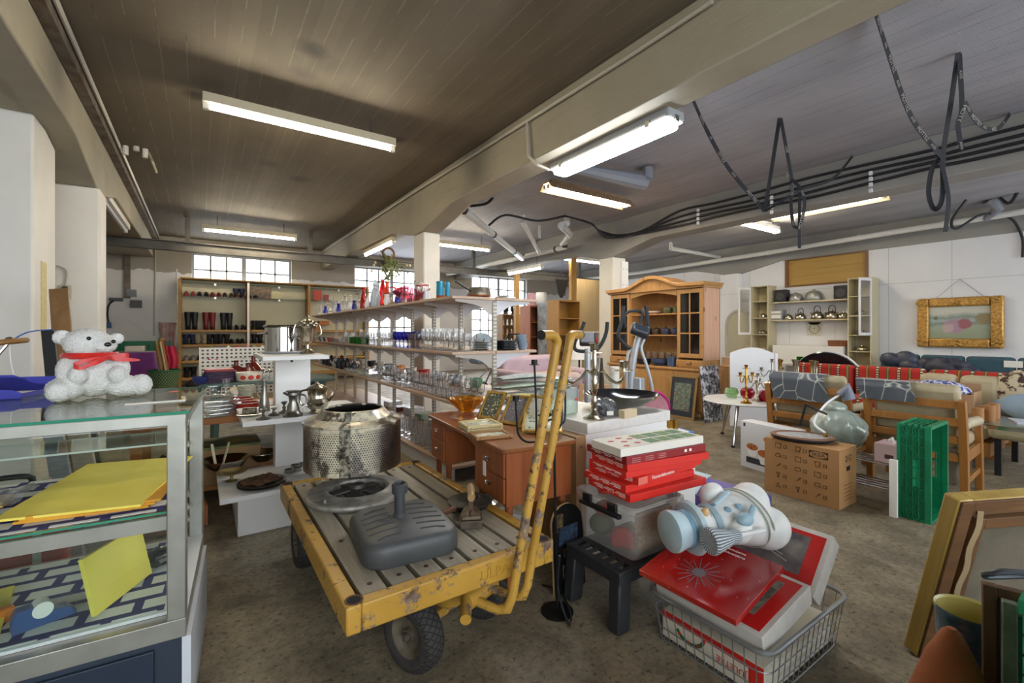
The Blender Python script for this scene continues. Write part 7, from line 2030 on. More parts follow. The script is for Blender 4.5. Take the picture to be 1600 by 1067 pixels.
m = M();m.box(-.04, -.03, -.065, .04, .008, .065);ob('cover', m, mat('aged cream plastic', 'b5ad94', .5), t, .004)
for z in(-.03, .03):
 m = M();m.to((0, -.031, z), (R(90), 0, 0));m.lathe([(0, 0), (.024, 0), (.026, .004), (.02, .004), (0, .003)], 18);ob('socket_face', m, mat('brown plastic', '4a4036', .5), t)
run('wall_pipe', [V((q.x, 6.01, q.z+.07)), V((q.x+.01, 6.01, q.z+.2)), at(92, 416, Y=6.01), at(88, 416, Y=6.01)], .008, COND, 'thin conduit running to the double socket', 'pipe', n=6, sm=3)
# purple-clothed table
p = at(212, 606, Y=11.2);xx = at(240, 606, Y=11.2).x
m = M()
def drape(u, v):
 s_ = u*2.6
 if s_<.9:base = (xx-1.3+1.3*s_/.9, -.0)
 else:base = (xx, (s_-.9)*.5)
 k = .03*math.sin(u*60)*v
 return(base[0]+(k if s_>=.9 else 0)+.05*v*(s_>=.9), base[1]+(k if s_<.9 else 0)-.05*v*(s_<.9), .8-.78*v)
m.grid(drape, 90, 8, thick=.006)
m.box(xx-1.3, 0, .79, xx, .85, .8)
one('draped_table', m, mat('purple cloth', '7a2f86', .75, 0, '662578', 4, sheen=.4), 'table draped to the floor in purple cloth behind the bear', 'table', (0, 11.2, 0), ang=60)
for i, (dx, w, h, c, lab, dy)in enumerate(((-.75, .3, .1, '2c3446', 'navy box on the purple cloth', .2), (-.7, .28, .05, '30343c', 'dark tray on top of the navy box', .2), (-.3, .3, .12, 'cfcabf', 'pale heap of linen on the purple cloth', .25), (-1.0, .2, .14, '8d9298', 'grey box behind the bear on the purple cloth', .3))):
 m = M();m.cb(0, 0, h/2, w, .25, h);one('table_box', m, mat('table box '+c, c, .6), lab, 'box', (xx+dx, 11.2+dy, .8012+(.1012 if i==1 else 0)), bev=.02)
crate('green plastic crate standing behind the purple-clothed table', (xx-.25, 12.3, .72), (0, 0, 0), .9, .4, .28)
m = M();m.box(-.5, -.2, 0, .5, .2, .715);one('low_cabinet', m, mat('grey cabinet', '6f6f72', .5), 'grey cabinet under the green crate against the far wall', 'cabinet', (xx-.25, 12.3, 0))
p = at(257, 606, Y=10.75)
t = thing('laundry_basket', 'green lattice laundry basket full of paper rolls', 'basket', (p.x, 10.75, 0))
n = N('green lattice');v = n.coord();sp = n('ShaderNodeSeparateXYZ');n.l(v, sp.inputs[0])
an = n.math('MULTIPLY', n.math('ARCTAN2', sp.outputs[1], sp.outputs[0]), 5.1);zq = n.math('MULTIPLY', sp.outputs[2], 16)
l1 = n.math('LESS_THAN', n.math('ABSOLUTE', n.math('SUBTRACT', n.math('FRACT', n.math('ADD', an, zq)), .5)), .27);l2 = n.math('LESS_THAN', n.math('ABSOLUTE', n.math('SUBTRACT', n.math('FRACT', n.math('SUBTRACT', an, zq)), .5)), .27)
LAT = n.bsdf(n.mix(n.math('MULTIPLY', l1, l2), '226044', 'a0a070'), .5)
m = M();m.lathe([(0, 0), (.18, 0), (.245, .46), (.235, .46), (.17, .02), (0, .02)], 30);ob('basket', m, LAT, t)
m = M();m.lathe([(.235, .45), (.26, .45), (.26, .485), (.235, .485)], 30);ob('rim', m, mat('green rim', '2a6a48', .45), t)
for i, (dx, dy, lean_, L_, r_, c)in enumerate(((-.12, .05, -.28, 1.0, .035, '9a7442'), (-.03, .08, -.24, 1.05, .045, '8a6436'), (.05, .02, -.2, 1.0, .03, '7a2a34'), (.1, .06, -.18, .98, .018, 'c7b08a'), (-.2, .0, -.06, .6, .03, 'd2cfc4'))):
 m = M();m.cyl((0, 0, 0), ((-.22 if i<4 else-.05)*L_*.7, .08, L_), r_*.8, 12)
 one('paper_roll', m, mat('roll '+c, c, .7), '%s roll leaning in the green laundry basket'%('tan', 'thick brown', 'dark red', 'thin pale', 'short white')[i], 'roll', (p.x+(.03, .1, .14, .09, -.06)[i], 10.75+(-.1, -.02, .08, -.14, .04)[i], .03))
m = M();m.grid(lambda u, v:(.02+.14*u+.02*math.sin(v*5), .02*math.sin(u*9), .3+.42*v), 10, 10, thick=.02)
one('pink_cloth', m, mat('raspberry cloth', 'b8264a', .8), 'raspberry pink cloth hanging over the laundry basket', 'cloth', (p.x+.02, 10.8, .2))
q = at(261, 525, Y=12.45)
m = M();m.grid(lambda u, v:((u-.5)*.3*(1-.35*v), -.05*math.sin(PI*u)+.02*math.sin(u*20), -.25+.55*(1-v)), 20, 10, thick=.03)
m.v = [(x, y, z)for x, y, z in m.v]
one('hanging_bag', m, mat('flowered rose cloth', 'd3bcb4', .8, 0, 'b98a86', 9), 'faded flowered bag hanging on the far wall over the basket', 'bag', (q.x, 12.5, q.z))
# ================= PINE HUTCH =================
PINE = wood('knotty pine', 'be925c', 'b0834e', 2, 7, .42, 'c99f69', .1, '7a4a22')
PINEL = wood('pale knotty pine', 'cda58a', 'c2977a', 2, 6, .45, 'd6b296', 0, '8a5a44')
DGL = glassy('dark cabinet glass', 'c9c6c2', .03, 1.0, '2e2a28', .25)
hu = thing('pine_hutch', 'large knotty pine hutch with arched crown and glazed doors', 'hutch', (5.69, 4.505, 0))
def hb(nm, x0, y0, z0, x1, y1, z1, mt_=PINE, bev=.003, par=None):
 m = M();m.box(x0, y0, z0, x1, y1, z1);return ob(nm, m, mt_, par or hu, bev)
HY = .855
hb('base_body', -.05, -HY, .08, .42, HY, .65);hb('worktop', -.08, -HY-.02, .65, .43, HY+.02, .685, bev=.008)
for y in(-.78, .78):
 m = M();m.lathe([(0, 0), (.035, 0), (.05, .03), (.045, .06), (.03, .08), (0, .08)], 16, (-.0, y, 0));ob('bun_foot', m, PINE, hu)
for i in range(4):
 y0 = -HY+.03+i*.42;d = hb('base_door', -.068, y0, .11, -.0505, y0+.395, .62)
 pr = [(y0+.05, .16), (y0+.345, .16), (y0+.345, .52)]+[(y0+.345-.295*j/10, .52+.04*math.sin(PI*j/10))for j in range(1, 10)]+[(y0+.05, .52)]
 m = M();m.prism(pr, -.076, -.069);m.v = [(z, x, y)for x, y, z in m.v];ob('raised_panel', m, PINE, d, .004)
for s_ in(-1, 1):
 y0, y1 = sorted((s_*HY, s_*.43))
 d = hb('small_drawer', -.045, y0+.01, .69, .36, y1-.01, .80);hb('drawer_front', -.052, y0+.04, .71, -.0455, y1-.04, .785, par=d)
 m = M();m.tube([(-.054, (y0+y1)/2-.03, .75), (-.066, (y0+y1)/2, .735), (-.054, (y0+y1)/2+.03, .75)], .005, 6);ob('drawer_handle', m, IRON, d)
 hb('side_panel', 0, s_*(HY-.012)-.012, .80, .38, s_*(HY-.012)+.012, 1.84, PINEL if s_<0 else PINE)
 hb('inner_side', .0, s_*.435-.01, .80, .37, s_*.435+.01, 1.84)
 dd = thing_ = None
 m = M()
 for q in((y0+.01, y0+.06, .83, 1.80), (y1-.06, y1-.01, .83, 1.80), (y0+.06, y1-.06, .83, .89), (y0+.06, y1-.06, 1.74, 1.80), ((y0+y1)/2-.009, (y0+y1)/2+.009, .89, 1.74), (y0+.06, y1-.06, 1.165, 1.183), (y0+.06, y1-.06, 1.45, 1.468)):
  m.box(-.024, q[0], q[2], -.001, q[1], q[3])
 dr = ob('glazed_door', m, PINE, hu, .002)
 m = M();m.box(-.014, y0+.06, .89, -.010, y1-.06, 1.74);ob('door_pane', m, DGL, dr)
 for z in(1.17, 1.46):
  hb('inner_shelf', .0, y0+.025, z, .36, y1-.025, z+.012)
hb('back_panel', .365, -HY, .69, .38, HY, 1.84)
for z in(1.135, 1.45):
 hb('open_shelf', -.005, -.424, z, .36, .424, z+.018)
pr = [(-.424, 1.84), (-.424, 1.72)]+[(-.424+.848*j/14, 1.72+.06*math.sin(PI*j/14))for j in range(1, 14)]+[(.424, 1.72), (.424, 1.84)]
m = M();m.prism(pr, -.015, .002);m.v = [(z, x, y)for x, y, z in m.v];ob('valance', m, PINE, hu, .002)
cr = lambda o, dz:[(-HY-o, 1.83+dz), (-.5, 1.84+dz)]+[(-.5+j*.1, 1.84+dz+.15*(.5-.5*math.cos(2*PI*j/10))**.8)for j in range(1, 10)]+[(.5, 1.84+dz), (HY+o, 1.83+dz)]
lo = cr(.03, 0);hi_ = cr(.06, .055)
m = M();m.prism([(-HY-.03, 1.81)]+lo+[(HY+.03, 1.81)], -.045, .39);m.v = [(z, x, y)for x, y, z in m.v];ob('crown', m, PINE, hu, .004)
m = M();m.prism(lo+hi_[::-1], -.085, .39);m.v = [(z, x, y)for x, y, z in m.v];ob('crown_moulding', m, PINE, hu, .008)
def inh(nm, y, z, prof, c, label, cat, x=.15, s_=1, rough=.3, mt_=None, g=None):
 m = M();m.lathe([(r_*s_, h_*s_)for r_, h_ in prof], 18);return one(nm, m, mt_ or mat('hutch '+c, c, rough), label, cat, (5.69+x, 4.505+y, z+.0008), group=g)
POTP = [(0, 0), (.05, 0), (.07, .04), (.065, .085), (.04, .1), (.012, .108), (.014, .122), (0, .125)]
for i, (y, z, c, cn)in enumerate(((-.33, 1.468, '4f5a3a', 'green'), (-.16, 1.468, '5a5f40', 'olive'), (-.3, 1.153, '2f3a5a', 'blue'), (-.12, 1.153, '3d4560', 'slate blue'), (.2, 1.153, '2a2422', 'dark brown'), (.06, 1.153, '4a3a2e', 'brown'))):
 inh('lidded_pot', y, z, POTP, c, '%s lidded pot on the %s open shelf of the pine hutch'%(cn, 'upper' if z>1.3 else 'lower'), 'pot')
inh('glass_jar', .3, 1.468, [(0, 0), (.04, 0), (.045, .02), (.042, .12), (.03, .14), (0, .142)], '', 'clear jar on the upper open shelf of the pine hutch', 'jar', mt_=GLASS)
inh('china_dish', .1, 1.468, [(0, 0), (.07, 0), (.11, .03), (.108, .05), (0, .05)], 'cfb8a8', 'pinkish china dish on the upper open shelf of the pine hutch', 'dish')
inh('blue_dish', -.05, .685, [(0, 0), (.08, 0), (.13, .05), (.135, .1), (.12, .1), (0, .02)], '3c4d6d', 'dark blue dish on the hutch worktop', 'dish', .1)
inh('blue_canister', -.3, .685, [(0, 0), (.065, 0), (.065, .14), (.06, .145), (0, .145)], '44597c', 'blue canister on the hutch worktop by the small drawer', 'canister', .05)
inh('dark_dish', .25, .685, [(0, 0), (.08, 0), (.11, .05), (.11, .09), (0, .09)], '2b2a2e', 'dark casserole on the hutch worktop', 'casserole', .1)
for i in range(5):
 inh('hutch_glass', -.2+.13*i, .685, G_beer(), '', 'clear glass at the back of the hutch worktop, %s from the small drawer'%NTH[i], 'glass', .28, 1.3, mt_=GLASS, g='glasses on the hutch')
for i, (y, c)in enumerate(((-.75, 'violet'), (-.68, 'cobalt'), (-.6, 'cobalt'), (-.53, 'violet'))):
 inh('coloured_vase', y, 1.472, VASE, '', '%s vase behind the upper door panes of the hutch, %s from its pale side'%(c, NTH[i]), 'vase', .2, .8, mt_=BLUEG if c=='cobalt' else glassy('violet glass', '7a4aa0', .03, 1.0, '5a3080', .3))
# pictures leaning on it
def slab(nm, label, cat, loc, w, h, th, rot, mt_, group=None):
 m = M();m.box(-w/2, 0, 0, w/2, th, h);return one(nm, m, mt_, label, cat, loc, rot=rot, group=group)
P5 = petals('green floral print', '6f8478', 'b98a6a', '4d6258', 38)
t = pframe('leaning_picture', 'framed green floral print with a dark mount leaning on the pine hutch', (5.46, 3.88, 0), .44, .6, (R(-10), 0, R(-90)), mat('bronze frame', '9a7d4c', .4, .4), mat('navy mount', '2c3440', .4), d=.025, b=.035)
m = M();m.box(-.13, .006, .11, .13, .0105, .49);ob('print', m, P5, t)
n = N('black white big cat');v = n.coord((1, 1, 1))
a_ = n.noise(v, 9, 4, .6, 1.8);NB = n.ramp(a_, [(.42, '24262c'), (.5, '8a8c96'), (.56, 'dcdce2')]);CATM = n.bsdf(NB, .5)
t = slab('cat_canvas', 'black and white canvas with a big cat pattern leaning beside the hutch', 'canvas', (5.7, 3.5, 0), .46, .74, .02, (R(-6), 0, R(4)), CATM)
n = N('white gloss');t = thing('white_headboard', 'white arched headboard standing behind the round table', 'headboard', at(1175, 668, Z=0), -55)
m = M();m.prism([(-.25, 0), (.25, 0), (.25, .93)]+[(.25-.5*j/12, .93+.07*math.sin(PI*j/12))for j in range(1, 12)]+[(-.25, .93)], 0, .03);m.v = [(x, z, y)for x, y, z in m.v];ob('panel', m, WHITEP, t, .006)
m = M();m.box(.25, -.02, 0, .28, .05, .93);ob('end_post', m, WHITEP, t, .004)
# ---- training machines ----
def mach(px, y, d):
 r_ = V((SN+(px-800)/FOC*CS, CS-(px-800)/FOC*SN, (518-y)/FOC))*d;return V((r_.x, r_.y, EYE+r_.z))
GRIP = mat('black grip', '1e2126', .6);LTUBE = mat('light grey tube', 'a9aeb2', .35, .3)
b0 = V((3.88, 3.3, 0))
t = thing('cross_trainer', 'grey cross trainer with tall black grips before the hutch', 'exercise machine', b0)
for P_, r_, mt_, nm in(([(975, 478), (971, 505), (966, 525), (978, 540), (985, 545)], .022, GRIP, 'grip'), ([(985, 545), (980, 560), (979, 590), (979, 630)], .016, LTUBE, 'arm_tube'), ([(1009, 478), (1012, 500), (1013, 515), (1007, 530)], .022, GRIP, 'grip'), ([(1007, 530), (1002, 545), (1010, 570), (1018, 600), (1021, 625)], .017, LTUBE, 'arm_tube'), ([(1000, 520), (993, 545), (987, 585), (984, 640)], .035, LTUBE, 'post'), ([(978, 512), (975, 495), (985, 486), (1003, 488), (1000, 505)], .017, GRIP, 'front_bar')):
 m = M();m.tube(smooth([mach(a, b, 4.95)-b0 for a, b in P_], 4), r_, 9);ob(nm, m, mt_, t)
c_ = mach(1000, 516, 4.9)-b0
m = M();m.cb(c_.x, c_.y, c_.z, .2, .1, .13, (R(-35), R(20), R(-35)));ob('console', m, mat('dark console', '2e333b', .35), t, .03)
m = M();m.box(-.25, -.5, 0, -.2, .5, .06);m.box(-.3, -.35, .0, .35, -.3, .05);m.box(.0, -.06, 0, .08, .06, .7);ob('base_frame', m, LTUBE, t, .01)
b1 = V((2.78, 2.9, 0))
t = thing('exercise_bike', 'exercise bike with curved black handlebars behind the candelabra', 'exercise machine', b1)
for P_ in([(913, 503), (906, 520), (898, 535), (899, 546), (910, 549), (920, 548)], [(949, 503), (947, 520), (940, 537), (932, 546), (920, 548)]):
 m = M();m.tube(smooth([mach(a, b, 3.95)-b1 for a, b in P_], 4), .016, 9);ob('handlebar', m, GRIP, t)
m = M();m.tube([mach(918, 545, 3.95)-b1, mach(918, 640, 3.9)-b1, V((.02, .0, .1))], .028, 10);ob('post', m, LTUBE, t)
c_ = mach(918, 530, 3.92)-b1
m = M();m.cb(c_.x, c_.y, c_.z, .14, .05, .13, (R(-40), 0, R(-40)));ob('console', m, BLACK, t, .015)
m = M();m.box(-.2, -.45, 0, .2, -.4, .06);m.box(-.2, .4, 0, .2, .45, .06);m.box(-.04, -.4, .04, .04, .4, .12);ob('base_frame', m, LTUBE, t, .008)
t = thing('wooden_chair', 'wooden chair with a slatted back behind the wide bowl', 'chair', (3.28, 3.2, 0), -40)
for x in(-.2, .2):
 m = M();m.bar((x, .2, 0), (x, .26, .66), .035, .04);ob('back_leg', m, OAK, t);m = M();m.bar((x, -.18, 0), (x, -.18, .4), .035, .04);ob('front_leg', m, OAK, t)
m = M();m.box(-.23, -.2, .4, .23, .24, .43);ob('seat', m, OAK, t, .006)
for z in(.52, .62):
 m = M();m.cb(0, .25, z, .4, .02, .06);ob('back_slat', m, OAK, t)
p = mach(960, 616, 3.3);m = M();m.cyl((0, 0, 0), (0, 0, p.z+.2), .036, 16);one('white_tube', m, mat('speckled white tube', 'dcd9cf', .5, 0, 'c9c5b4', 30), 'tall white printed cardboard tube behind the wide bowl', 'tube', (p.x, p.y, 0))
m = M();m.lathe([(0, 0), (.06, 0), (.03, .62), (.02, .8), (.008, 1.0), (0, 1.0)], 14);p = mach(940, 600, 3.45);one('black_obelisk', m, IRON, 'dark pointed ornament between the handlebars and the white tube', 'ornament', (p.x, p.y, 0))
p = mach(1022, 640, 5.45);m = M();m.cb(0, 0, p.z/2-.07, .34, .3, p.z-.14);one('storage_carton', m, CORKM, 'brown carton on the floor before the hutch', 'carton', (p.x, p.y, 0.0), -40)
t = thing('pink_bag', 'round pink bag with a magenta edge in front of the hutch', 'bag', (p.x, p.y, p.z-.139), -52)
m = M();m.to((0, 0, .18), (R(80), 0, 0));m.lathe([(0, -.05), (.1, -.045), (.17, -.01), (.175, .01), (.1, .04), (0, .05)], 28);ob('body', m, mat('pale pink cloth', 'd59aa6', .7, 0, 'c27f8e', 9, sheen=.4), t)
m = M();m.tube([(.172*math.cos(a), .0, .18+.172*math.sin(a))for a in[2*PI*j/28 for j in range(28)]], .018, 7, closed=True);ob('edge', m, mat('magenta edge', 'c22f7e', .5), t)
# ================= SEATING AREA =================
t = thing('coffee_table', 'round white coffee table with slim steel legs and candlesticks', 'table', (4.92, 2.66, 0))
m = M();m.lathe([(0, .44), (.43, .44), (.44, .45), (.43, .46), (0, .46)], 44, sq=(1, .98));ob('table_top', m, mat('white table laminate', 'd8d8d8', .3), t)
for a in(190, 310, 70):
 c, s_ = math.cos(R(a)), math.sin(R(a));m = M();m.tube([(.26*c, .26*s_, .44), (.37*c, .37*s_, .02)], .012, 8);m.tube([(.2*c, .2*s_, .44), (.37*c, .37*s_, .02)], .01, 8);lg = ob('leg', m, CHROME, t)
 m = M();m.lathe([(0, 0), (.02, 0), (.02, .02), (0, .02)], 12, (.37*c, .37*s_, 0));ob('leg_foot', m, BLACK, lg)
def ontab(px, py):q = at(px, py, Z=.4605);return V((q.x, q.y, .4608))
candelabra('candelabra', 'small brass three-cup candelabra on the round white table', ontab(1166, 630), .40, .13, BRASS, 2, -30, .055, -.1)
candelabra('candelabra', 'silver four-armed candelabra on the round white table', ontab(1184, 627), .3, .22, SILVER, 4, 20, .05, -.1)
candelabra('candelabra', 'tall silver candelabra reaching in front of the white headboard', ontab(1206, 616), .42, .26, PEWTER, 2, -30, .05, -.12)
for i, (px, py)in enumerate(((1168, 622), (1197, 627))):
 m = M();m.lathe([(0, 0), (.04, 0), (.07, .03), (.075, .07), (.055, .11), (.05, .11), (.07, .07), (.06, .03), (0, .01)], 24, wob=lambda a, z:.04*math.sin(12*a));one('red_lantern', m, glassy('ruby glass', 'd8304a', .03, 1.0, 'b81f38', .4), ('ruby glass bowl behind the brass candelabra', 'ruby glass bowl close to the armchair back')[i], 'bowl', ontab(px, py))
m = M();m.lathe([(0, 0), (.05, 0), (.075, .05), (.06, .1), (.055, .1), (.07, .05), (0, .01)], 24);one('green_bowl', m, glassy('pale green glass', 'cfe8c4', .03, 1.0, 'b9dbaa', .3), 'pale green glass bowl at the edge of the round white table', 'bowl', ontab(1143, 620))
m = M();m.cb(0, 0, .04, .3, .24, .08);one('white_case', m, WHITEP, 'flat white case on the floor under the round table', 'case', (5.35, 2.75, 0), bev=.01)
# carton with photo of bowls
t = thing('photo_carton', 'white carton printed with bowls of food beside the brown moving box', 'carton', (4.0, 2.21, 0), -11)
m = M();m.box(0, -.5, 0, .14, 0, .405);ob('carton', m, mat('white printed card', 'd9d9da', .5), t, .002)
FOOD = mat('orange food print', '9c4a26', .6, 0, 'c07a3a', 40)
for i, (y, z, r_)in enumerate(((-.12, .16, .06), (-.3, .24, .075), (-.24, .12, .07))):
 m = M();m.to((-.0008-.0006*i, y, z), (0, R(-90), 0));m.prism([(-.8*r_, r_*.55), (-.8*r_, -r_*.55), (.5*r_, -r_), (.5*r_, r_)], -.0006, .0004);b_ = ob('bowl_print', m, mat('bowl print', 'f0f0ee', .5), t)
 m = M();m.to((-.0016-.0006*i, y, z+r_*.55), (0, R(-90), 0));m.lathe([(0, 0), (r_*.95, 0)], 18, sq=(.5, 1));ob('food_print', m, FOOD, t)
m = M();m.box(-.0012, -.45, .05, -.0002, -.06, .1);ob('plate_print', m, mat('dark plate print', '34383c', .5), t)
m = M();m.box(-.001, -.05, .36, 0, -.03, .39);ob('label_print', m, BLACK, t)
CARD = mat('moving box card', 'ad8152', .75, 0, 'a57a4b', 4)
INK = mat('dark brown ink', '3a2a1c', .8)
t = thing('moving_box', 'brown cardboard moving box printed with icons and a shop logo', 'moving box', (3.53, 1.275, 0))
m = M();m.box(0, 0, 0, .29, .49, .40);ob('carton', m, CARD, t, .002)
RX_ = (R(90), 0, R(-90));RY_ = (R(90), 0, 0)
def pr_x(y0, z0, y1, z1, nm='print'):
 m = M();m.box(-.0008, y0, z0, 0, y1, z1);return ob(nm, m, INK, t)
def logo(rot, o, s_):
 m = M();m.prism(rrect(.12*s_, .05*s_, .001, 1), 0, .0004);lo_ = ob('logo_panel', m, INK, t, loc=o);lo_.rotation_euler = rot
 m = M();m.lathe([(0, .0005), (.056*s_, .0005), (.056*s_, .0009), (0, .0009)], 28, sq=(1, .39));ob('logo_oval', m, CARD, lo_)
 text('lettering', 'IKEA', .034*s_, INK, lo_, (0, 0, .0012), (0, 0, 0), .0003, sx=1.15)
logo(RX_, (-.0003, .125, .345), 1)
logo(RY_, (.15, -.0003, .33), .8)
ICON = [[(0, 0), (1, 0), (1, 1), (0, 1)], [(0, .2), (1, .2), (1, .6), (.8, .9), (.2, .9), (0, .6)], [(.1, 0), (.9, .8), (1, .95), (.8, .9)], [(.3, 0), (.7, 0), (.5, .4), (.85, 1), (.15, 1), (.5, .4)], [(0, 0), (1, 0), (.7, .3), (.5, 1), (.3, .3)], [(.2, 0), (.8, 0), (.9, .8), (1, 1), (0, 1), (.1, .8)]]
for c in range(3):
 for r_ in range(5):
  if c==2 and r_==0:continue
  y = (.41, .275, .15)[c];z = .34-.072*r_-(0 if c<2 else .005)
  P_ = [(-.0004, y-.038*a, z+.034*b)for a, b in ICON[(c*5+r_)%6]]
  m = M();m.tube(P_, .0019, 4, closed=True);ob('icon_print', m, INK, t)
  y2 = y-.055
  m = M();m.tube([(-.0004, y2, z+.004), (-.0004, y2-.02, z+.004), (-.0004, y2-.02, z+.024), (-.0004, y2, z+.024)], .0016, 4, closed=True);ob('tick_box', m, INK, t)
m = M();m.box(.115, -.0008, .245, .175, 0, .275);ob('hand_hole', m, BLACK, t)
for i in range(5):
 m = M();m.box(.08, -.0008, .05+.025*i, .21, 0, .053+.025*i);ob('line_print', m, INK, t)
p = V((3.66, 1.56, .4008))
t = thing('oval_tray', 'oval tray with a brown wooden rim and black underside on the moving box', 'tray', p, -60)
m = M();m.lathe([(0, 0), (.17, 0), (.2, .018), (.2, .03), (0, .03)], 44, sq=(1, .72));ob('base', m, BLACK, t)
m = M();m.lathe([(.16, .0305), (.185, .042), (.205, .036), (.207, .0305)], 44, sq=(1, .72));ob('rim', m, wood('brown rim', '6a4630', '7d5840', 0, 9), t)
m = M();m.lathe([(0, .034), (.165, .034)], 40, sq=(1, .72));ob('cloth', m, mat('grey lace', 'b0afae', .8, 0, '8f8e90', 30), t)
b2_ = V((3.74, 1.44, .445))
t = thing('arc_lamp', 'small lamp with a white curved arm and grey shade over the moving box', 'lamp', b2_)
m = M();m.lathe([(0, -.008), (.014, -.008), (.014, .02), (0, .02)], 14);ob('base', m, BRASS, t)
hd = at(1312, 617, X=3.98)-b2_
m = M();m.tube(smooth([(0, 0, .02), at(1272, 660, X=3.8)-b2_, at(1290, 632, X=3.9)-b2_, hd], 5), .008, 8);ob('arm', m, WHITEP, t)
m = M();m.tube([hd, hd+V((.02, -.03, .05)), hd+V((.03, -.05, -.03))], [.03, .03, .045], 14);ob('shade', m, mat('blue grey shade', '6c7280', .5), t)
m = M();q_ = [at(1250, 672, X=3.75)-p, at(1259, 640, X=3.75)-p, at(1292, 655, X=3.85)-p];m.tube(q_, .008, 6);m.tube([q_[0]+V((0, 0, .03)), q_[0]+V((.05, .02, .03))], .007, 6)
one('angle_stand', m, BLKMETAL, 'black bent metal stand on the oval tray', 'stand', p+V((0, 0, .037)))
# armchairs
CHW = wood('varnished beech', 'a5713a', '96632e', 2, 9, .4, 'b07c44', .1)
LEA = mat('cream leather', 'b5a98c', .5, 0, 'a89b7c', 6, .2, 40)
def armchair(label, loc, rz):
 t = thing('armchair', label, 'armchair', loc, rz, 'wooden armchairs')
 for y in(-.31, .31):
  m = M();m.tube([(.03, y, 0), (.02, y, .3), (-.02, y, .55), (-.06, y, .72)], 1, 4, flat=(.028, .024));ob('back_post', m, CHW, t)
  m = M();m.bar((.45, y, 0), (.42, y, .50), .05, .05, up=(0, 1, 0));ob('front_leg', m, CHW, t, .006)
  m = M();m.bar((.03, y, .13), (.43, y, .16), .025, .04);ob('side_rail', m, CHW, t, .004)
  m = M();m.bar((.02, y, .31), (.44, y, .33), .03, .08);ob('seat_rail', m, CHW, t, .004)
  m = M();m.tube([(-.0, y, .53), (.1, y, .545), (.4, y, .53), (.46, y, .51)], [.028, .034, .036, .024], 12);ob('arm_pad', m, LEA, t)
 for z in(.30, .43, .56, .685):
  x = .02 if z<.35 else .02-.08*(z-.3)/.4
  m = M();m.bar((x-.004, -.3, z), (x-.004, .3, z), .022, .055);ob('back_slat', m, CHW, t, .004)
 m = M();m.cb(.26, 0, .40, .46, .58, .1);ob('seat_cushion', m, LEA, t, .035)
 m = M();m.tube([(.085, 0, .44), (.06, 0, .6), (.02, 0, .76), (-.0, 0, .81)], 1, 4, flat=(.05, .285));c_ = ob('back_cushion', m, LEA, t, .03)
 return t
ac = armchair('wooden armchair behind the brown moving box, its back draped with leaf cloth', (4.5, 1.87, 0), 4)
dup(ac, (4.42, 1.115, 0), 0, 'wooden armchair whose slatted back stands behind the green crate', scale=(1, .88, 1))
n = N('leaf line cloth');v = n.coord();vo = n('ShaderNodeTexVoronoi', feature='DISTANCE_TO_EDGE');vo.inputs['Scale'].default_value = 9
n.l(n.coord((1, 1, .6)), vo.inputs['Vector']);LEAF = n.bsdf(n.mix(n.ramp(vo.outputs['Distance'], [(.0, 1.0), (.035, 0.0)]), n.ramp(n.noise(v, 3, 3), [(.3, '3c4046'), (.7, '565b62')]), 'b4b4ac'), .55, 0, None, .5, 0, .2)
def over(label, cx, cy, w, drop, rz):
 m = M()
 def f(u, v):
  s_ = v*(drop+.2);y = (u-.5)*w+.02*math.sin(v*5)
  if s_<.1:return(.06-.8*s_, y, .83-.002)
  return(-.035-.02*(1 if s_>.14 else 0)+.004*math.sin(u*16), y, .828-(s_-.1))
 m.grid(f, 16, 14, thick=.004);return one('draped_cloth', m, LEAF, label, 'cloth', (cx, cy, 0), rz, ang=60)
over('dark grey leaf-patterned cloth over the armchair back by the round table', 4.455, 1.92, .44, .14, 4)
over('dark grey leaf-patterned cloth over the armchair back above the silver bag', 4.37, 1.27, .34, .05, 0)
# chrome rack, silver bag, pink box
t = thing('shoe_rack', 'low chrome wire rack behind the moving box', 'rack', (4.08, 1.38, 0))
for z in(.1, .27):
 for i in range(5):
  m = M();m.cyl((-.13+.06*i, -.36, z), (-.13+.06*i, .3, z), .006, 8);ob('bar', m, CHROME, t)
for y in(-.34, .28):
 m = M();m.tube([(-.13, y, 0), (-.13, y, .27), (.11, y, .27), (.11, y, 0)], .007, 8);ob('end_frame', m, CHROME, t)
m = M();m.ball((0, 0, .16), .17, 60, 40, sc=(.85, 1.05, .95));m.ball((0, .02, .32), .07, 16, 10, sc=(1, 1.1, .8));rr = random.Random(21)
wr = lambda x, y, z:1+.09*abs(math.sin(5*math.atan2(y, x)+9*z))-.07*abs(math.sin(8*math.atan2(y, x)-15*z+1))+.05*abs(math.sin(23*z+3*math.atan2(y, x)))
m.v = [(x*wr(x, y, z), y*wr(x, y, z), max(z*(1.1-.1*wr(y, x, z)), .004))for x, y, z in m.v]
one('silver_bag', m, mat('silver grey film', '8f988f', .25, .15, 'a9b2a8', 9, .5, 14), 'bulging silver grey plastic bag tied at the top on the chrome rack', 'bag', (4.13, 1.50, .278), ang=40)
t = thing('pink_carton', 'pale pink magazine box with a dark label on the chrome rack', 'box', (4.07, 1.14, .278))
m = M();m.box(-.1, -.08, 0, .1, .08, .13);ob('carton', m, mat('pale pink card', 'cfb3b6', .6), t, .002)
m = M();m.box(-.1008, -.03, .03, -.1, .02, .06);ob('label', m, mat('maroon label', '5a3238', .5), t)
m = M();m.tube(smooth([(-.05, -.03, .131), (0, 0, .155), (.06, .02, .15), (.03, .04, .131)], 4), .008, 6);one('coiled_cable', m, WHITEP, 'coil of white cord on the pale pink box', 'cord', (4.07, 1.14, .2785))
m = M();m.box(-.012, -.02, 0, .012, .02, .37);one('white_board', m, PAPER, 'narrow white board standing against the green crate', 'board', (3.705, 1.035, 0), 0)
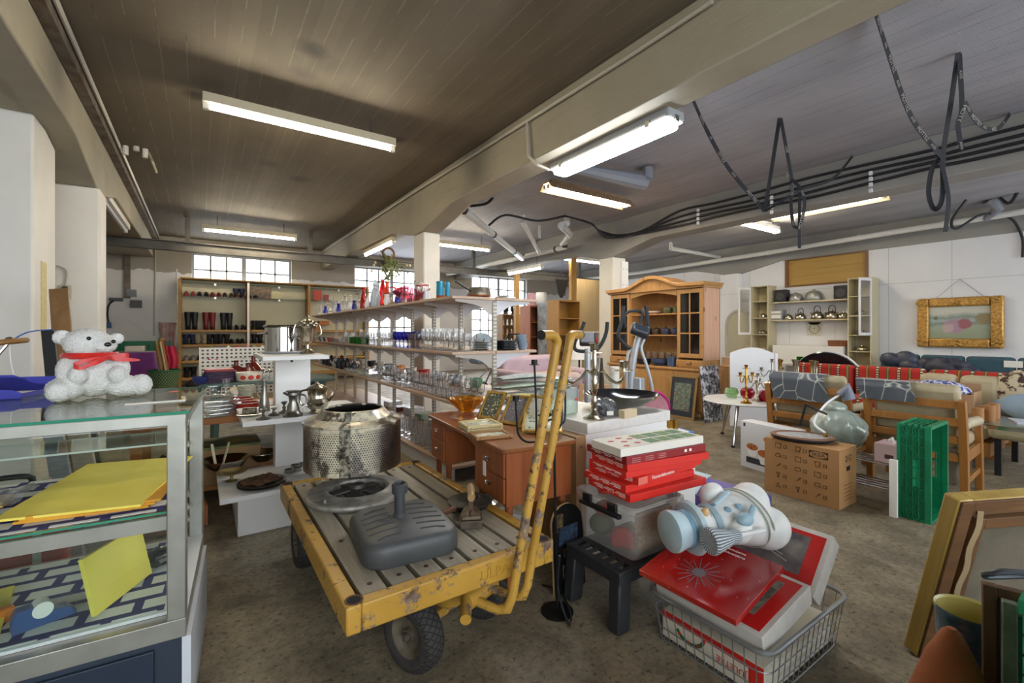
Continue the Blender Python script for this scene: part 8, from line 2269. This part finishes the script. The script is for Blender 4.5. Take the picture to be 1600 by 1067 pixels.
mt4 = Matrix(((0, -1, 0), (0, 0, -1), (1, 0, 0))).to_euler()
cr_ = crate('green plastic crate standing on its end behind the moving box', (3.93, 1.03, .3005), mt4, .6, .37, .17)
m = M();m.box(.05, .06, -.0015, .14, .13, .0);ob('torn_label', m, PAPER, cr_)
# sofas and tables beyond
def cush(m, x, y, z, sx, sy, sz, k=0):m.cb(x, y, z, sx, sy, sz, None, k)
n = N('red woven stripes');v = n.coord();sp = n('ShaderNodeSeparateXYZ');n.l(v, sp.inputs[0])
s1 = n.math('FRACT', n.math('DIVIDE', sp.outputs[1], .21));d1 = n.math('ABSOLUTE', n.math('SUBTRACT', s1, .5))
s2 = n.math('FRACT', n.math('ADD', s1, .5));d2 = n.math('ABSOLUTE', n.math('SUBTRACT', s2, .5))
dots = n.math('GREATER_THAN', n.math('SINE', n.math('MULTIPLY', sp.outputs[2], 210)), 0)
col = n.mix(n.math('LESS_THAN', d1, .1), 'b52a22', '5a3a26');col = n.mix(n.math('MULTIPLY', n.math('LESS_THAN', d1, .06), dots), col, 'cfc3a0');col = n.mix(n.math('LESS_THAN', d2, .09), col, '54502c');col = n.mix(n.math('LESS_THAN', d2, .03), col, 'b07a38')
REDW = n.bsdf(col, .85)
def sofa(label, X, y0, y1, zt, mt_, nback, legm, x_seat=.6, group=None, seatz=.42):
 t = thing('sofa', label, 'sofa', (X, (y0+y1)/2, 0));w = y1-y0
 for i in range(nback):
  a = -w/2+w*i/nback
  m = M();m.cb(0, a+w/nback/2, (zt+.38)/2, .16, w/nback-.02, zt-.38);ob('back_cushion', m, mt_, t, .05, seg=3)
  m = M();m.cb(-x_seat/2-.09, a+w/nback/2, seatz-.08, x_seat, w/nback-.02, .16);ob('seat_cushion', m, mt_, t, .05, seg=3)
 m = M();m.box(-x_seat-.08, -w/2, .12, .09, w/2, .24);ob('frame', m, legm, t, .006)
 for x in(-x_seat, .03):
  for y in(-w/2+.08, w/2-.08):
   m = M();m.cb(x, y, .06, .05, .05, .12);ob('leg', m, legm, t)
 return t
ya, yb = at(1592, 590, X=7.0).y, at(1244, 566, X=7.0).y
t = sofa('long sofa covered in red woven stripes behind the armchairs', 7.0, ya, yb, .765, REDW, 3, CHW)
t['category'] = 'sofa'
ya, yb = at(1680, 566, X=10.35).y, at(1376, 552, X=10.35).y
sofa('long teal sofa along the white panel wall under the gilt picture', 10.35, ya, yb, .80, mat('teal wool', '3c5a68', .85, 0, '34505e', 30), 4, CHW)
q = at(1582, 570, X=10.2);m = M();m.box(-.004, -.1, -.05, 0, .1, .05);one('sofa_label', m, PAPER, 'white paper label pinned to the teal sofa back', 'label', (10.262, q.y, .7))
p = at(1450, 585, X=10.0);m = M();rr = random.Random(31)
for i in range(16):
 m.ball((rr.uniform(-.04, .05), -.5+i*.066, rr.uniform(-.1, .02)+.08*math.sin(i*.35)**2), rr.uniform(.09, .14), 14, 9, sc=(.7, 1.25, rr.uniform(.6, 1.2)))
m.v = [(x, y, max(z, -.2))for x, y, z in m.v]
o = one('dark_jacket', m, mat('navy nylon', '2b2f3e', .45, 0, '3a3f50', 8, .5, 26), 'crumpled navy jacket heaped on the teal sofa', 'jacket', (9.97, p.y, .645))
q = o.modifiers.new('join', 'REMESH');q.mode = 'VOXEL';q.voxel_size = .014;q.use_smooth_shade = True
CRM = mat('cream hide', 'c3b594', .45, 0, 'b5a684', 5, .25, 30)
a_, b_ = at(1437, 600, X=6.1), at(1568, 600, X=6.1)
sofa('cream leather two-seat sofa in front of the red striped one', 6.1, b_.y, a_.y, .78, CRM, 2, CHW, .45)
q = at(1520, 640, X=5.35)
t = thing('printed_carton', 'open carton holding a blue patterned cushion before the cream sofa', 'carton', (5.75, (at(1412, 620, X=5.75).y+at(1528, 620, X=5.75).y)/2, .431))
hw_ = (at(1412, 620, X=5.75).y-at(1528, 620, X=5.75).y)/2
m = M();m.box(-.15, -hw_, 0, .15, hw_, .02);m.box(.138, -hw_, .02, .15, hw_, .29);m.box(-.15, -hw_, .02, -.138, hw_, .21);m.box(-.138, -hw_, .02, .138, -hw_+.012, .23);m.box(-.138, hw_-.012, .02, .138, hw_, .23);ob('carton', m, mat('carton card', 'a5825f', .75), t, .001)
m = M();m.ball((0, 0, 0), .3, 20, 12, sc=(.4, .88*hw_/.3, .35));one('patterned_cushion', m, mat('blue white cotton', 'd5d8e4', .8, 0, '3c4590', 40, lo=.45, hi=.55), 'blue and white patterned cushion in the open carton', 'cushion', (5.75, t.location.y, .64))
t = thing('chrome_table', 'glass table on square chrome legs beside the armchair', 'table', (5.1, .72, 0))
m = M();m.box(-.25, -.3, .50, .25, .3, .515);ob('table_top', m, GREENGL, t)
for x in(-.22, .22):
 for y in(-.27, .27):
  m = M();m.cb(x, y, .25, .04, .04, .50);ob('leg', m, CHROME, t)
m = M();m.box(-.25, -.3, .475, .25, -.28, .5);m.box(-.25, .28, .475, .25, .3, .5);m.box(-.25, -.28, .475, -.23, .28, .5);ob('rail', m, CHROME, t)
for i in range(4):
 m = M();m.cyl((0, 0, 0), (0, 0, .1+.02*(i%2)), .035, 18);one('wooden_block', m, wood('turned alder', 'a87a4a', '99693c', 2, 8), 'round wooden block on the glass table, %s from the armchair'%NTH[i], 'block', (4.92+.075*i, .86-.05*(i%2), .516), group='wooden blocks')
m = M();m.box(-.12, -.09, 0, .12, .09, .012);one('picture_book', m, mat('pale book cover', 'c5cbd6', .4), 'thin pale book lying on the glass table', 'book', (5.12, .62, .516), 20)
ys_ = at(1600, 610, X=5.85).y
t = thing('end_seat', 'low cream leather seat on dark legs at the end of the cream sofa', 'seat', (5.85, ys_-.12, 0));m = M();m.cb(0, 0, .38, .8, .56, .16);ob('cushion', m, CRM, t, .05, seg=3)
for x in(-.35, .35):
 for y in(-.22, .22):
  m = M();m.cb(x, y, .15, .04, .04, .3);ob('leg', m, BLACK, t)
m = M();m.ball((0, 0, .2), .2, 18, 12, sc=(.5, 1.0, 1));one('leaf_cushion', m, mat('leaf cushion cloth', 'cbbfa2', .8, 0, '4a3028', 14, lo=.5, hi=.56), 'cream cushion with dark brown leaves on the pouffe', 'cushion', (6.08, ys_+.02, .461))
m = M();m.ball((0, 0, .1), .2, 30, 16, sc=(.8, 1.3, .5));m.v = [(x, y, max(0, z+.02*math.sin(x*30+y*22)))for x, y, z in m.v];one('blue_jacket', m, mat('pale blue jacket cloth', '8fa0ae', .8, 0, '7a8c9c', 4), 'pale blue jacket heaped on the pouffe before the leaf cushion', 'jacket', (5.7, ys_-.08, .461))
# dark table of candlesticks behind the armchair
p = at(1228, 592, X=6.07)
t = thing('dark_table', 'dark table crowded with silver candlesticks behind the armchair', 'table', (6.07, p.y, 0));ty = p.y
m = M();m.box(-.17, -.45, .52, .17, .45, .55);ob('table_top', m, BLACK, t)
for x in(-.13, .13):
 for y in(-.4, .4):
  m = M();m.cb(x, y, .26, .04, .04, .52);ob('leg', m, BLACK, t)
CS_ = [(0, 0), (.045, 0), (.047, .006), (.02, .02), (.012, .05), (.02, .08), (.01, .12), (.018, .17), (.012, .2), (.026, .225), (.028, .24), (.02, .24), (0, .2)]
for i in range(12):
 m = M();m.lathe([(r_, h_*1.25)for r_, h_ in CS_], 16);o = one('candlestick', m, (SILVER, PEWTER, BRASS, SILVER)[i%4], '%s candlestick on the dark table behind the armchair, %s along'%(('silver', 'pewter', 'brass', 'silver')[i%4], NTH[i]), 'candlestick', (5.97+.1*(i%3), ty-.38+.066*i, .551), group='candlesticks on the dark table')
for i in range(4):
 m = M();m.lathe([(0, 0), (.032, 0), (.04, .1), (.038, .1), (.03, .01), (0, .01)], 16);q = at(1249+8*i, 570, X=7.45);one('green_tumbler', m, GRNG, 'bright green tumbler lined up behind the red sofa, %s from the candlesticks'%NTH[i], 'tumbler', (7.45, q.y, .721), group='green tumblers')
t = thing('narrow_table', 'narrow white table behind the red striped sofa', 'table', (7.55, at(1260, 570, X=7.5).y-.2, 0));m = M();m.box(-.2, -.7, .69, .2, .5, .72);ob('table_top', m, WHITE, t)
for y in(-.65, .45):
 m = M();m.box(-.18, y-.02, 0, .18, y+.02, .69);ob('leg', m, WHITE, t)
q = at(1302, 575, X=7.5);m = M();m.to((0, 0, 0), (0, R(82), 0));m.lathe([(0, -.02), (.44, -.02), (.45, 0), (.44, .02), (0, .02)], 44);o = one('black_tabletop_disc', m, [mat('black lacquer', '15161a', .2)], 'round black table top leaning behind the red striped sofa', 'table top', (7.28, q.y, .47))
m = M();m.tube([(.45*math.sin(R(8))*-math.sin(a)*0+.0, .452*math.cos(a), .452*math.sin(a))for a in[2*PI*j/40 for j in range(40)]], .012, 6, closed=True);ob('rim', m, WHITEP, o)
# ---- wall units with kettles ----
CRW = mat('cream laminate', 'c9bf9f', .5, 0, 'c2b795', 3)
def unit(label, y0, y1, doors):
 t = thing('wall_unit', label, 'cabinet', (10.6, y0, 0));w = y1-y0
 for q_ in((0, 0, 0, .38, .02, 2.25), (0, w-.02, 0, .38, w, 2.25), (0, .02, 2.23, .38, w-.02, 2.25), (.36, .02, 0, .38, w-.02, 2.23)):
  m = M();m.box(*q_);ob('carcass', m, CRW, t)
 for z in(.5, .8, 1.12, 1.5, 1.88):
  m = M();m.box(.01, .02, z, .36, w-.02, z+.018);ob('shelf', m, CRW, t)
 m = M();m.box(-.018, 0, .05, 0, w, .78 if doors>0 else .5);ob('lower_door', m, CRW, t, .003)
 a = M();s_ = w*.95;yy = w if doors>0 else 0
 def fr(u0, z0, u1, z1):a.bar((-u0*s_, yy+.2*u0*s_, (z0+z1)/2), (-u1*s_, yy+.2*u1*s_, (z0+z1)/2), .02, z1-z0)
 fr(0, 1.13, 1, 1.18);fr(0, 2.17, 1, 2.22);fr(0, 1.18, .1, 2.17);fr(.9, 1.18, 1, 2.17);d = ob('glass_door', a, WHITEP, t)
 a = M();fr(.1, 1.18, .9, 2.17);ob('door_pane', a, GLASS, d)
 return t
unit('cream wall unit with an open glass door beside the arched mirror', 5.22, 5.62, 1)
unit('cream wall unit with an open glass door near the gilt picture', 3.3, 3.69, -1)
for i, z in enumerate((1.46, 1.86)):
 m = M();m.box(10.68, 3.71, z-.025, 10.99, 5.2, z);one('wall_shelf', m, CRW, '%s cream shelf of kettles between the wall units'%('lower', 'upper')[i], 'shelf')
def ket(px, z, s_, label, mt_=SILVER, spout=True, hang=True, X_=10.85):
 q = at(px, 490, X=X_);t = thing('kettle', label, 'kettle', (X_, q.y, z+.0008), 60)
 m = M();m.lathe([(r_*s_, h_*s_)for r_, h_ in[(0, 0), (.1, 0), (.11, .02), (.1, .09), (.07, .13), (.06, .135), (.02, .15), (.018, .17), (0, .172)]], 22);ob('body', m, mt_, t)
 if spout:m = M();m.tube([(.08*s_, 0, .06*s_), (.14*s_, 0, .1*s_), (.16*s_, 0, .15*s_)], [.022*s_, .016*s_, .012*s_], 8);ob('spout', m, mt_, t)
 if hang:m = M();m.tube(smooth([(-.08*s_, 0, .12*s_), (-.07*s_, 0, .22*s_), (0, 0, .25*s_), (.07*s_, 0, .22*s_), (.08*s_, 0, .12*s_)], 4), .008, 7);ob('handle', m, BLACK, t)
ket(1244, 1.86, 1.25, 'big aluminium kettle on the upper cream shelf', mat('aluminium', 'a5a49f', .4, .6), True, False)
ket(1272, 1.86, 1.5, 'large aluminium stock pot with lid on the upper cream shelf', mat('aluminium', 'a5a49f', .4, .6), False, False)
for i, px in enumerate((1232, 1251, 1277, 1300, 1318)):
 ket(px, 1.46, (.85, 1, 1.15, 1.15, .9)[i], '%s kettle on the lower cream shelf, %s from the radio'%(('small steel', 'steel', 'silver', 'tall steel', 'plain steel')[i], NTH[i]), SILVER, True, 0<i<4)
for i, (px, z)in enumerate(((1222, 1.86), (1316, 1.86))):
 q = at(px, 470, X=10.85);m = M();m.cb(0, 0, .14, .2, .24, .28);o = one('loudspeaker', m, BLACK, 'black loudspeaker on the upper cream shelf beside the %s'%('big kettle', 'open glass door')[i], 'loudspeaker', (10.85, q.y, z+.0008), bev=.008)
 m = M();m.to((-.101, 0, .13), (0, R(-90), 0));m.lathe([(0, -.002), (.07, .006), (.085, .004), (.085, 0)], 24);ob('cone', m, mat('grey cone', '3c3c40', .5), o)
q = at(1216, 490, X=10.85);m = M();m.cb(0, 0, .12, .2, .26, .24);o = one('table_radio', m, mat('silver radio', '8f9298', .4, .3), 'silver grey radio on the lower cream shelf', 'radio', (10.85, q.y, 1.4608), bev=.008)
m = M();m.box(-.1012, -.1, .15, -.1, .1, .2);m.box(-.1012, -.1, .04, -.1, .1, .12);ob('dial', m, PAPER, o)
for i, (yc, z)in enumerate(((5.42, 1.138), (5.42, 1.518), (3.5, 1.138), (3.5, 1.518), (3.5, .818))):
 m = M();m.lathe([(0, 0), (.08, 0), (.11, .02), (.1, .06), (.03, .09), (.02, .11), (0, .112)], 22);one('silver_dish', m, SILVER, 'silver lidded dish in the wall unit %s, %s shelf'%('by the mirror' if yc>4 else 'by the picture', ('lower', 'upper', 'middle', 'upper', 'lowest')[i]), 'dish', (10.78, yc, z+.0008))
q = at(1272, 512, X=10.96);t = thing('clock_plate', 'square cream clock face plate hanging under the kettle shelves', 'clock', (10.985, q.y, q.z))
m = M();m.box(-.012, -.14, -.16, 0, .14, .12);m.to((-.006, 0, .12), (0, R(90), 0));m.lathe([(0, -.006), (.12, -.006), (.12, .006), (0, .006)], 24, sq=(.5, 1));ob('plate', m, mat('aged enamel', 'cdc6b4', .5), t)
m = M();m.to((-.0125, 0, -.02), (0, R(-90), 0));m.lathe([(.095, 0), (.1, .001), (.105, 0)], 28);m.lathe([(0, 0), (.01, .001), (0, .002)], 10);ob('dial_ring', m, IRON, t)
q = at(1153, 540, X=10.7);t = thing('arched_panel', 'arched pale panel with a beaded white frame beside the cream wall unit', 'panel', (10.78, q.y, 0))
ap = [(-.33, .6)]+arc(0, 1.35, .33, 180, 0, 18, .36)+[(.33, .6)]
m = M();m.tube([(0, a, b)for a, b in ap], .035, 8);ob('frame', m, mat('beaded white frame', 'cfc9ba', .5, 0, '9c968a', 60), t)
m = M();m.prism(ap, 0, .012);m.v = [(z, x, y)for x, y, z in m.v];ob('infill', m, mat('pale slats', 'b9b39a', .5), t)
m = M();m.box(-.1, -.4, 0, .15, .4, .56);ob('stand', m, PINEL, t)
for i in range(8):
 q = at(1152+6*i, 560, X=8.2);m = M();m.lathe([(r_*.85, h_*1.2)for r_, h_ in G_wine()], 14);one('stemmed_glass', m, GLASS, 'stemmed glass on the counter behind the white headboard, %s along'%NTH[i], 'glass', (8.2, q.y, .561), group='glasses behind the headboard')
m = M();m.box(8.0, 3.8, 0, 8.4, 5.2, .56);one('low_counter', m, OAK, 'low wooden counter behind the white headboard', 'counter', bev=.004)
for i in range(2):
 q = at(1304+14*i, 545, X=10.75);m = M();m.lathe([(0, 0), (.11, 0), (.12, .12), (.11, .12), (0, .02)], 20);one('wicker_basket', m, mat('wicker', '8f5a34', .8, 0, '6d4226', 40, .5, 60), 'small brown wicker basket below the kettle shelves, %s from the clock plate'%NTH[i], 'basket', (10.75, q.y, .9008))
m = M();m.box(10.55, 3.75, 0, 10.98, 5.1, .9);one('white_sideboard', m, WHITE, 'white sideboard under the kettle shelves', 'sideboard', bev=.004)
# gilt picture
n = N('pastoral painting');v = n.coord();sp = n('ShaderNodeSeparateXYZ');n.l(v, sp.inputs[0])
zz2 = n.math('ADD', sp.outputs[2], n.math('MULTIPLY', n.noise(v, 5, 4), .16))
col = n.ramp(n.math('ADD', n.math('MULTIPLY', zz2, 1.4), .42), [(.2, '8f9a80'), (.42, '9aa493'), (.5, '7d8a78'), (.58, '9fb0b4'), (.66, '7f8f84'), (.78, 'c3c4b8')])
for(y, z, r_, c)in((.06, -.06, .17, 'a58a9a'), (-.07, -.03, .13, '9c6068'), (.14, -.1, .12, 'b5a0a4'), (.3, .08, .08, '6d6f52'), (-.3, .06, .14, '8f8464')):
 ds = n('ShaderNodeVectorMath', operation='DISTANCE');n.l(v, ds.inputs[0]);ds.inputs[1].default_value = (0, y, z)
 col = n.mix(n.ramp(n.math('ADD', ds.outputs['Value'], n.math('MULTIPLY', n.noise(v, 14, 3), .09)), [(r_*.95, 1.0), (r_*1.12, 0.0)]), col, c)
PAINT = n.bsdf(col, .5)
ORN = mat('ornate gilding', 'cfa257', .35, .4, '9a7030', 35, .9, 45)
y0, y1, z0, z1 = 1.60, 2.70, .92, 1.80
t = thing('gilt_painting', 'painting of seated figures by a lake in a wide ornate gilt frame', 'picture', (10.96, (y0+y1)/2, (z0+z1)/2));w, h = (y1-y0)/2, (z1-z0)/2;fwid = .16
for q_ in((-w, -h, -w+fwid, h), (w-fwid, -h, w, h), (-w+fwid, -h, w-fwid, -h+fwid), (-w+fwid, h-fwid, w-fwid, h)):
 m = M();m.box(-.07, q_[0], q_[1], .03, q_[2], q_[3]);ob('frame_side', m, ORN, t, .03, seg=3)
m = M();m.box(-.02, -w+fwid, -h+fwid, -.005, w-fwid, h-fwid);ob('canvas', m, PAINT, t)
rr = random.Random(3)
for sy, sz in((-1, -1), (-1, 1), (1, -1), (1, 1), (0, 1), (0, -1)):
 m = M()
 for i in range(9):
  m.ball((-.075, sy*(w-.08)+rr.uniform(-.07, .07), sz*(h-.08)+rr.uniform(-.06, .06)), rr.uniform(.018, .032), 8, 6, sc=(.6, 1, 1))
 ob('ornament', m, ORN, t)
nl = at(1500, 436, X=10.985)
m = M();m.tube([V((0, w*.55, h)), V((0.02, nl.y-t.location.y, nl.z-t.location.z)), V((0, -w*.55, h))], .004, 5);ob('hanging_wire', m, mat('grey wire', '8d9091', .4, .6), t)
# ================= FAR END BEHIND THE RACK =================
RDW = wood('reddish veneer', '8d5236', '9c6042', 2, 8);OAKC = wood('golden oak', 'ad8245', '9f7538', 2, 8)
def block(nm, label, cat, px0, px1, py_top, Y_, dep, mt_, z0=0, front=None):
 a, b = at(px0, py_top, Y=Y_), at(px1, py_top, Y=Y_);t = thing(nm, label, cat, (a.x, Y_, z0));w, h = b.x-a.x, (a.z+b.z)/2-z0
 if front is None:
  m = M();m.box(0, 0, 0, w, dep, h);ob('body', m, mt_, t, .004)
 else:
  for q_ in((0, 0, 0, .03, dep, h), (w-.03, 0, 0, w, dep, h), (.03, 0, h-.03, w-.03, dep, h), (.03, dep-.02, 0, w-.03, dep, h-.03)):
   m = M();m.box(*q_);ob('carcass', m, mt_, t)
  for i in range(front):
   z = .05+(h-.1)*i/front;m = M();m.box(.03, .02, z, w-.03, dep-.02, z+.02);ob('shelf', m, mt_, t)
 return t, w, h
t, w, h = block('bookcase', 'brown bookcase with rows of figurines under two black heads', 'bookcase', 785, 826, 491, 10.2, .35, wood('brown bookcase wood', '80603c', '8d6c46', 2, 8), 0, 6)
bx0 = V(t.location)
for i in range(18):
 r_ = i//6;m = M();m.lathe([(0, 0), (.03, 0), (.035, .03), (.02, .08), (.026, .11), (.012, .15), (0, .16)], 10);one('figurine', m, (mat('white china', 'dcdcdc', .25), mat('tan china', 'b5906a', .4))[r_%2], '%s figurine on the %s bookcase shelf, %s along'%(('white', 'tan')[r_%2], ('third', 'fourth', 'top')[r_], NTH[i%6]), 'figurine', (bx0.x+.08+(w-.16)*(i%6)/5, 10.3, .0708+(h-.1)*(3+r_)/6+.0), group='figurines in the bookcase')
for i in range(2):
 t = thing('mannequin_bust', 'black display head on the bookcase, %s the post'%('closer to', 'further from')[1-i], 'display head', (bx0.x+.2+.26*i, 10.35, h+.0008));m = M();m.ball((0, 0, .17), .095, 16, 12, sc=(.95, 1.05, 1.35));m.lathe([(0, 0), (.07, 0), (.05, .08), (0, .1)], 14);ob('head', m, BLACK, t)
 m = M();m.cb(0, -.095, .19, .13, .012, .04);ob('glasses', m, mat('silver glasses', 'd0d2d6', .2, .5), t)
for i, (a, b, y, Y_, mt_, lab, sh)in enumerate(((828, 857, 478, 8.3, RDW, 'reddish display cabinet with open shelves behind the yellow handles', 5), (857, 873, 472, 7.88, mat('grey glazed cabinet', '737a88', .4, 0, 'a5acb8', 6), 'slim grey glazed cabinet between the two wooden ones', 6), (873, 907, 469, 7.46, OAKC, 'golden oak open cabinet beside the plywood partition', 5))):
 block('display_cabinet', lab, 'cabinet', a, b, y, Y_, .4, mt_, 0, sh)
t, w, h = block('plywood_partition', 'plywood partition sheet behind the golden oak cabinet', 'partition', 893, 955, 437, 9.2, .03, wood('dull plywood', '9c8560', 'a58f6a', 2, 5, .6))
for i, (a, b, y0, Y_)in enumerate(((893, 901, 412, 8.6), (806, 812, 418, 9.7))):
 p, q = at(a, y0, Y=Y_), at(b, y0, Y=Y_);m = M();m.box(0, 0, 0, q.x-p.x, .1, CEIL-.001);one('wooden_post', m, OAKC, ('pale timber post rising past the plywood partition', 'timber post under the cool white tube light')[i], 'post', (p.x, Y_, 0))
for i, (px, py, w_, c, lab)in enumerate(((848, 477, .34, 'b9b5a8', 'grey drum lampshade on the reddish cabinet'), (833, 478, .22, 'b58a90', 'dusty pink lampshade on the reddish cabinet'))):
 q = at(px, py, Y=8.45);m = M();m.lathe([(w_*.5, 0), (w_*.36, .3), (w_*.355, .3), (w_*.495, 0)], 26);one('lampshade', m, mat('shade '+c, c, .8), lab, 'lampshade', (q.x, 8.5, q.z+.005))
q = at(880, 440, Y=8.0);t = thing('metal_mask', 'dark pointed metal ornament hanging over the oak cabinet', 'ornament', (q.x, 8.05, q.z-.35));m = M();m.prism([(-.2, .4), (.2, .4), (.1, .1), (.03, -.02), (-.03, -.02), (-.1, .1)], 0, .03);m.v = [(x, z, y)for x, y, z in m.v];ob('plate', m, IRON, t)
m = M();m.cyl((0, .015, .4), (0, .015, CEIL-t.location.z), .005, 6);ob('hanging_wire', m, IRON, t)
q = at(770, 560, Y=7.2);t = thing('pram', 'pale blue pram with a folded hood behind the rack end', 'pram', (q.x, 7.3, 0));PRB = mat('pale blue cloth', '93a5ba', .8, 0, '8799b0', 4)
m = M();m.cb(0, 0, .75, .8, .4, .3);ob('cot', m, PRB, t, .1, seg=3)
m = M();m.ball((-.18, 0, .9), .28, 20, 12, sc=(1, .75, 1));ob('hood', m, PRB, t)
m = M();m.tube([(.3, -.18, .85), (.55, -.18, 1.15), (.55, .18, 1.15), (.3, .18, .85)], .014, 7);ob('push_bar', m, BLKMETAL, t)
for x in(-.3, .3):
 for y in(-.22, .22):
  m = M();m.to((x, y, .15), (R(90), 0, 0));m.lathe([(.1, -.015), (.14, -.018), (.15, 0), (.14, .018), (.1, .015)], 22);ob('wheel', m, RUBBER, t)
 m = M();m.bar((x, -.22, .15), (-x*.4, 0, .62), .02, .02);m.bar((x, .22, .15), (-x*.4, 0, .62), .02, .02);ob('strut', m, CHROME, t)
q = at(852, 600, Y=4.6);t = thing('pink_armchair', 'pale pink upholstered armchair piled with cloth behind the candelabra', 'armchair', (q.x, 4.6, 0));PK = mat('pale pink upholstery', 'bba3ac', .85, 0, 'c5aeb6', 5)
for(x, y, z, sx, sy, sz, nm)in((0, .0, .3, .9, .7, .36, 'seat'), (0, .36, .58, .9, .18, .6, 'backrest'), (-.5, 0, .42, .16, .8, .6, 'armrest'), (.5, 0, .42, .16, .8, .6, 'armrest')):
 m = M();m.cb(x, y, z, sx, sy, sz);ob(nm, m, PK, t, .06, seg=3)
for x in(-.45, .45):
 for y in(-.3, .38):
  m = M();m.cb(x, y, .06, .05, .05, .12);ob('leg', m, CHW, t)
m = M();m.cb(0, 0, .1, .7, .5, .18);one('folded_blanket', m, mat('tan pink blanket', 'b89c90', .9, 0, 'c9b4ae', 6), 'folded tan and pink blanket on the pale pink armchair', 'blanket', (q.x, 4.5, .49), bev=.06)
q = at(905, 600, Y=5.6);m = M();m.lathe([(.28, .0), (.17, .42), (.165, .42), (.27, .0)], 28);o = one('floor_lampshade', m, WHITEP, 'white lampshade glimpsed behind the yellow handle', 'lampshade', (q.x, 5.6, .75));m = M();m.cyl((0, 0, -.75), (0, 0, .2), .015, 8);ob('pole', m, BLKMETAL, o);m = M();m.lathe([(0, -.75), (.14, -.75), (.13, -.73), (0, -.72)], 20);ob('base', m, BLKMETAL, o)
# shelf of red tins behind the bike
p = at(908, 500, Y=6.9);t = thing('metal_shelf', 'white metal shelf with red goods between oak cabinet and column', 'shelf', (p.x, 6.9, 0))
for x in(0, .62):
 m = M();m.box(x, 0, 0, x+.02, .35, 1.2);ob('post', m, WHITEP, t)
for z in(.35, .65, .93, 1.18):
 m = M();m.box(0.02, 0, z, .62, .35, z+.02);ob('shelf_plate', m, WHITEP, t)
for i in range(8):
 c = ('b52a2a', 'c9c2b8', 'a8362e', 'b52a2a')[i%4];m = M();m.lathe([(0, 0), (.045, 0), (.06, .05), (.04, .1), (.02, .12), (0, .125)], 14);one('red_tin', m, mat('tin '+c, c, .35), '%s ornament on the white metal shelf, %s shelf, %s along'%(('red', 'pale', 'brick', 'scarlet')[i%4], ('middle', 'third')[i//4], NTH[i%4]), 'ornament', (p.x+.1+.14*(i%4), 7.02, (.67, .95)[i//4]+.0008), group='ornaments on the white metal shelf')
q = at(822, 486, Y=8.9);m = M();m.grid(lambda u, v:((u-.5)*.26, .02*math.sin(u*12), -.75*v), 10, 6, thick=.006);one('embroidered_cloth', m, mat('embroidered cotton', 'd9d4d2', .8, 0, 'b5485a', 22, lo=.55, hi=.6), 'white embroidered cloth hanging beside the reddish cabinet', 'cloth', (q.x, 8.9, q.z))
m = M();m.cyl((0, 0, 0), (0, 0, CEIL-q.z), .004, 6);m.cyl((-.13, 0, 0), (.13, 0, 0), .008, 6);one('cloth_hanger', m, IRON, 'thin rod holding the embroidered cloth by the reddish cabinet', 'rod', (q.x, 8.9, q.z+.001))
# dried flowers on the steel girder
q = at(612, 405, Y=10.1);t = thing('dried_flowers', 'bunch of dried flowers with a wreath hung on the steel girder', 'dried flowers', (q.x, 10.14, 2.6))
m = M();rr = random.Random(14)
for i in range(70):
 a = rr.uniform(-1, 1);z = rr.uniform(-.25, .25);m.bar((a*.14, rr.uniform(-.06, 0), z), (a*.34, rr.uniform(-.12, 0), z+rr.uniform(-.14, .2)), .045, .012)
ob('foliage', m, mat('dry green leaves', '5a6b42', .8, 0, '7d8058', 9), t)
for i in range(6):
 m = M();m.ball((.42-.84*(i%2)+rr.uniform(-.1, .1), -.05, rr.uniform(-.1, .15)), .03, 8, 6);ob('flower', m, mat('dry pale flower', 'c9bfa0', .8), t)
m = M();m.tube([(-.08+.13*math.cos(a), -.06, .36+.13*math.sin(a))for a in[2*PI*j/20 for j in range(20)]], .025, 7, closed=True);ob('wreath', m, mat('dry brown twigs', '7a5440', .8, 0, '5c3c2e', 40, .4, 60), t)
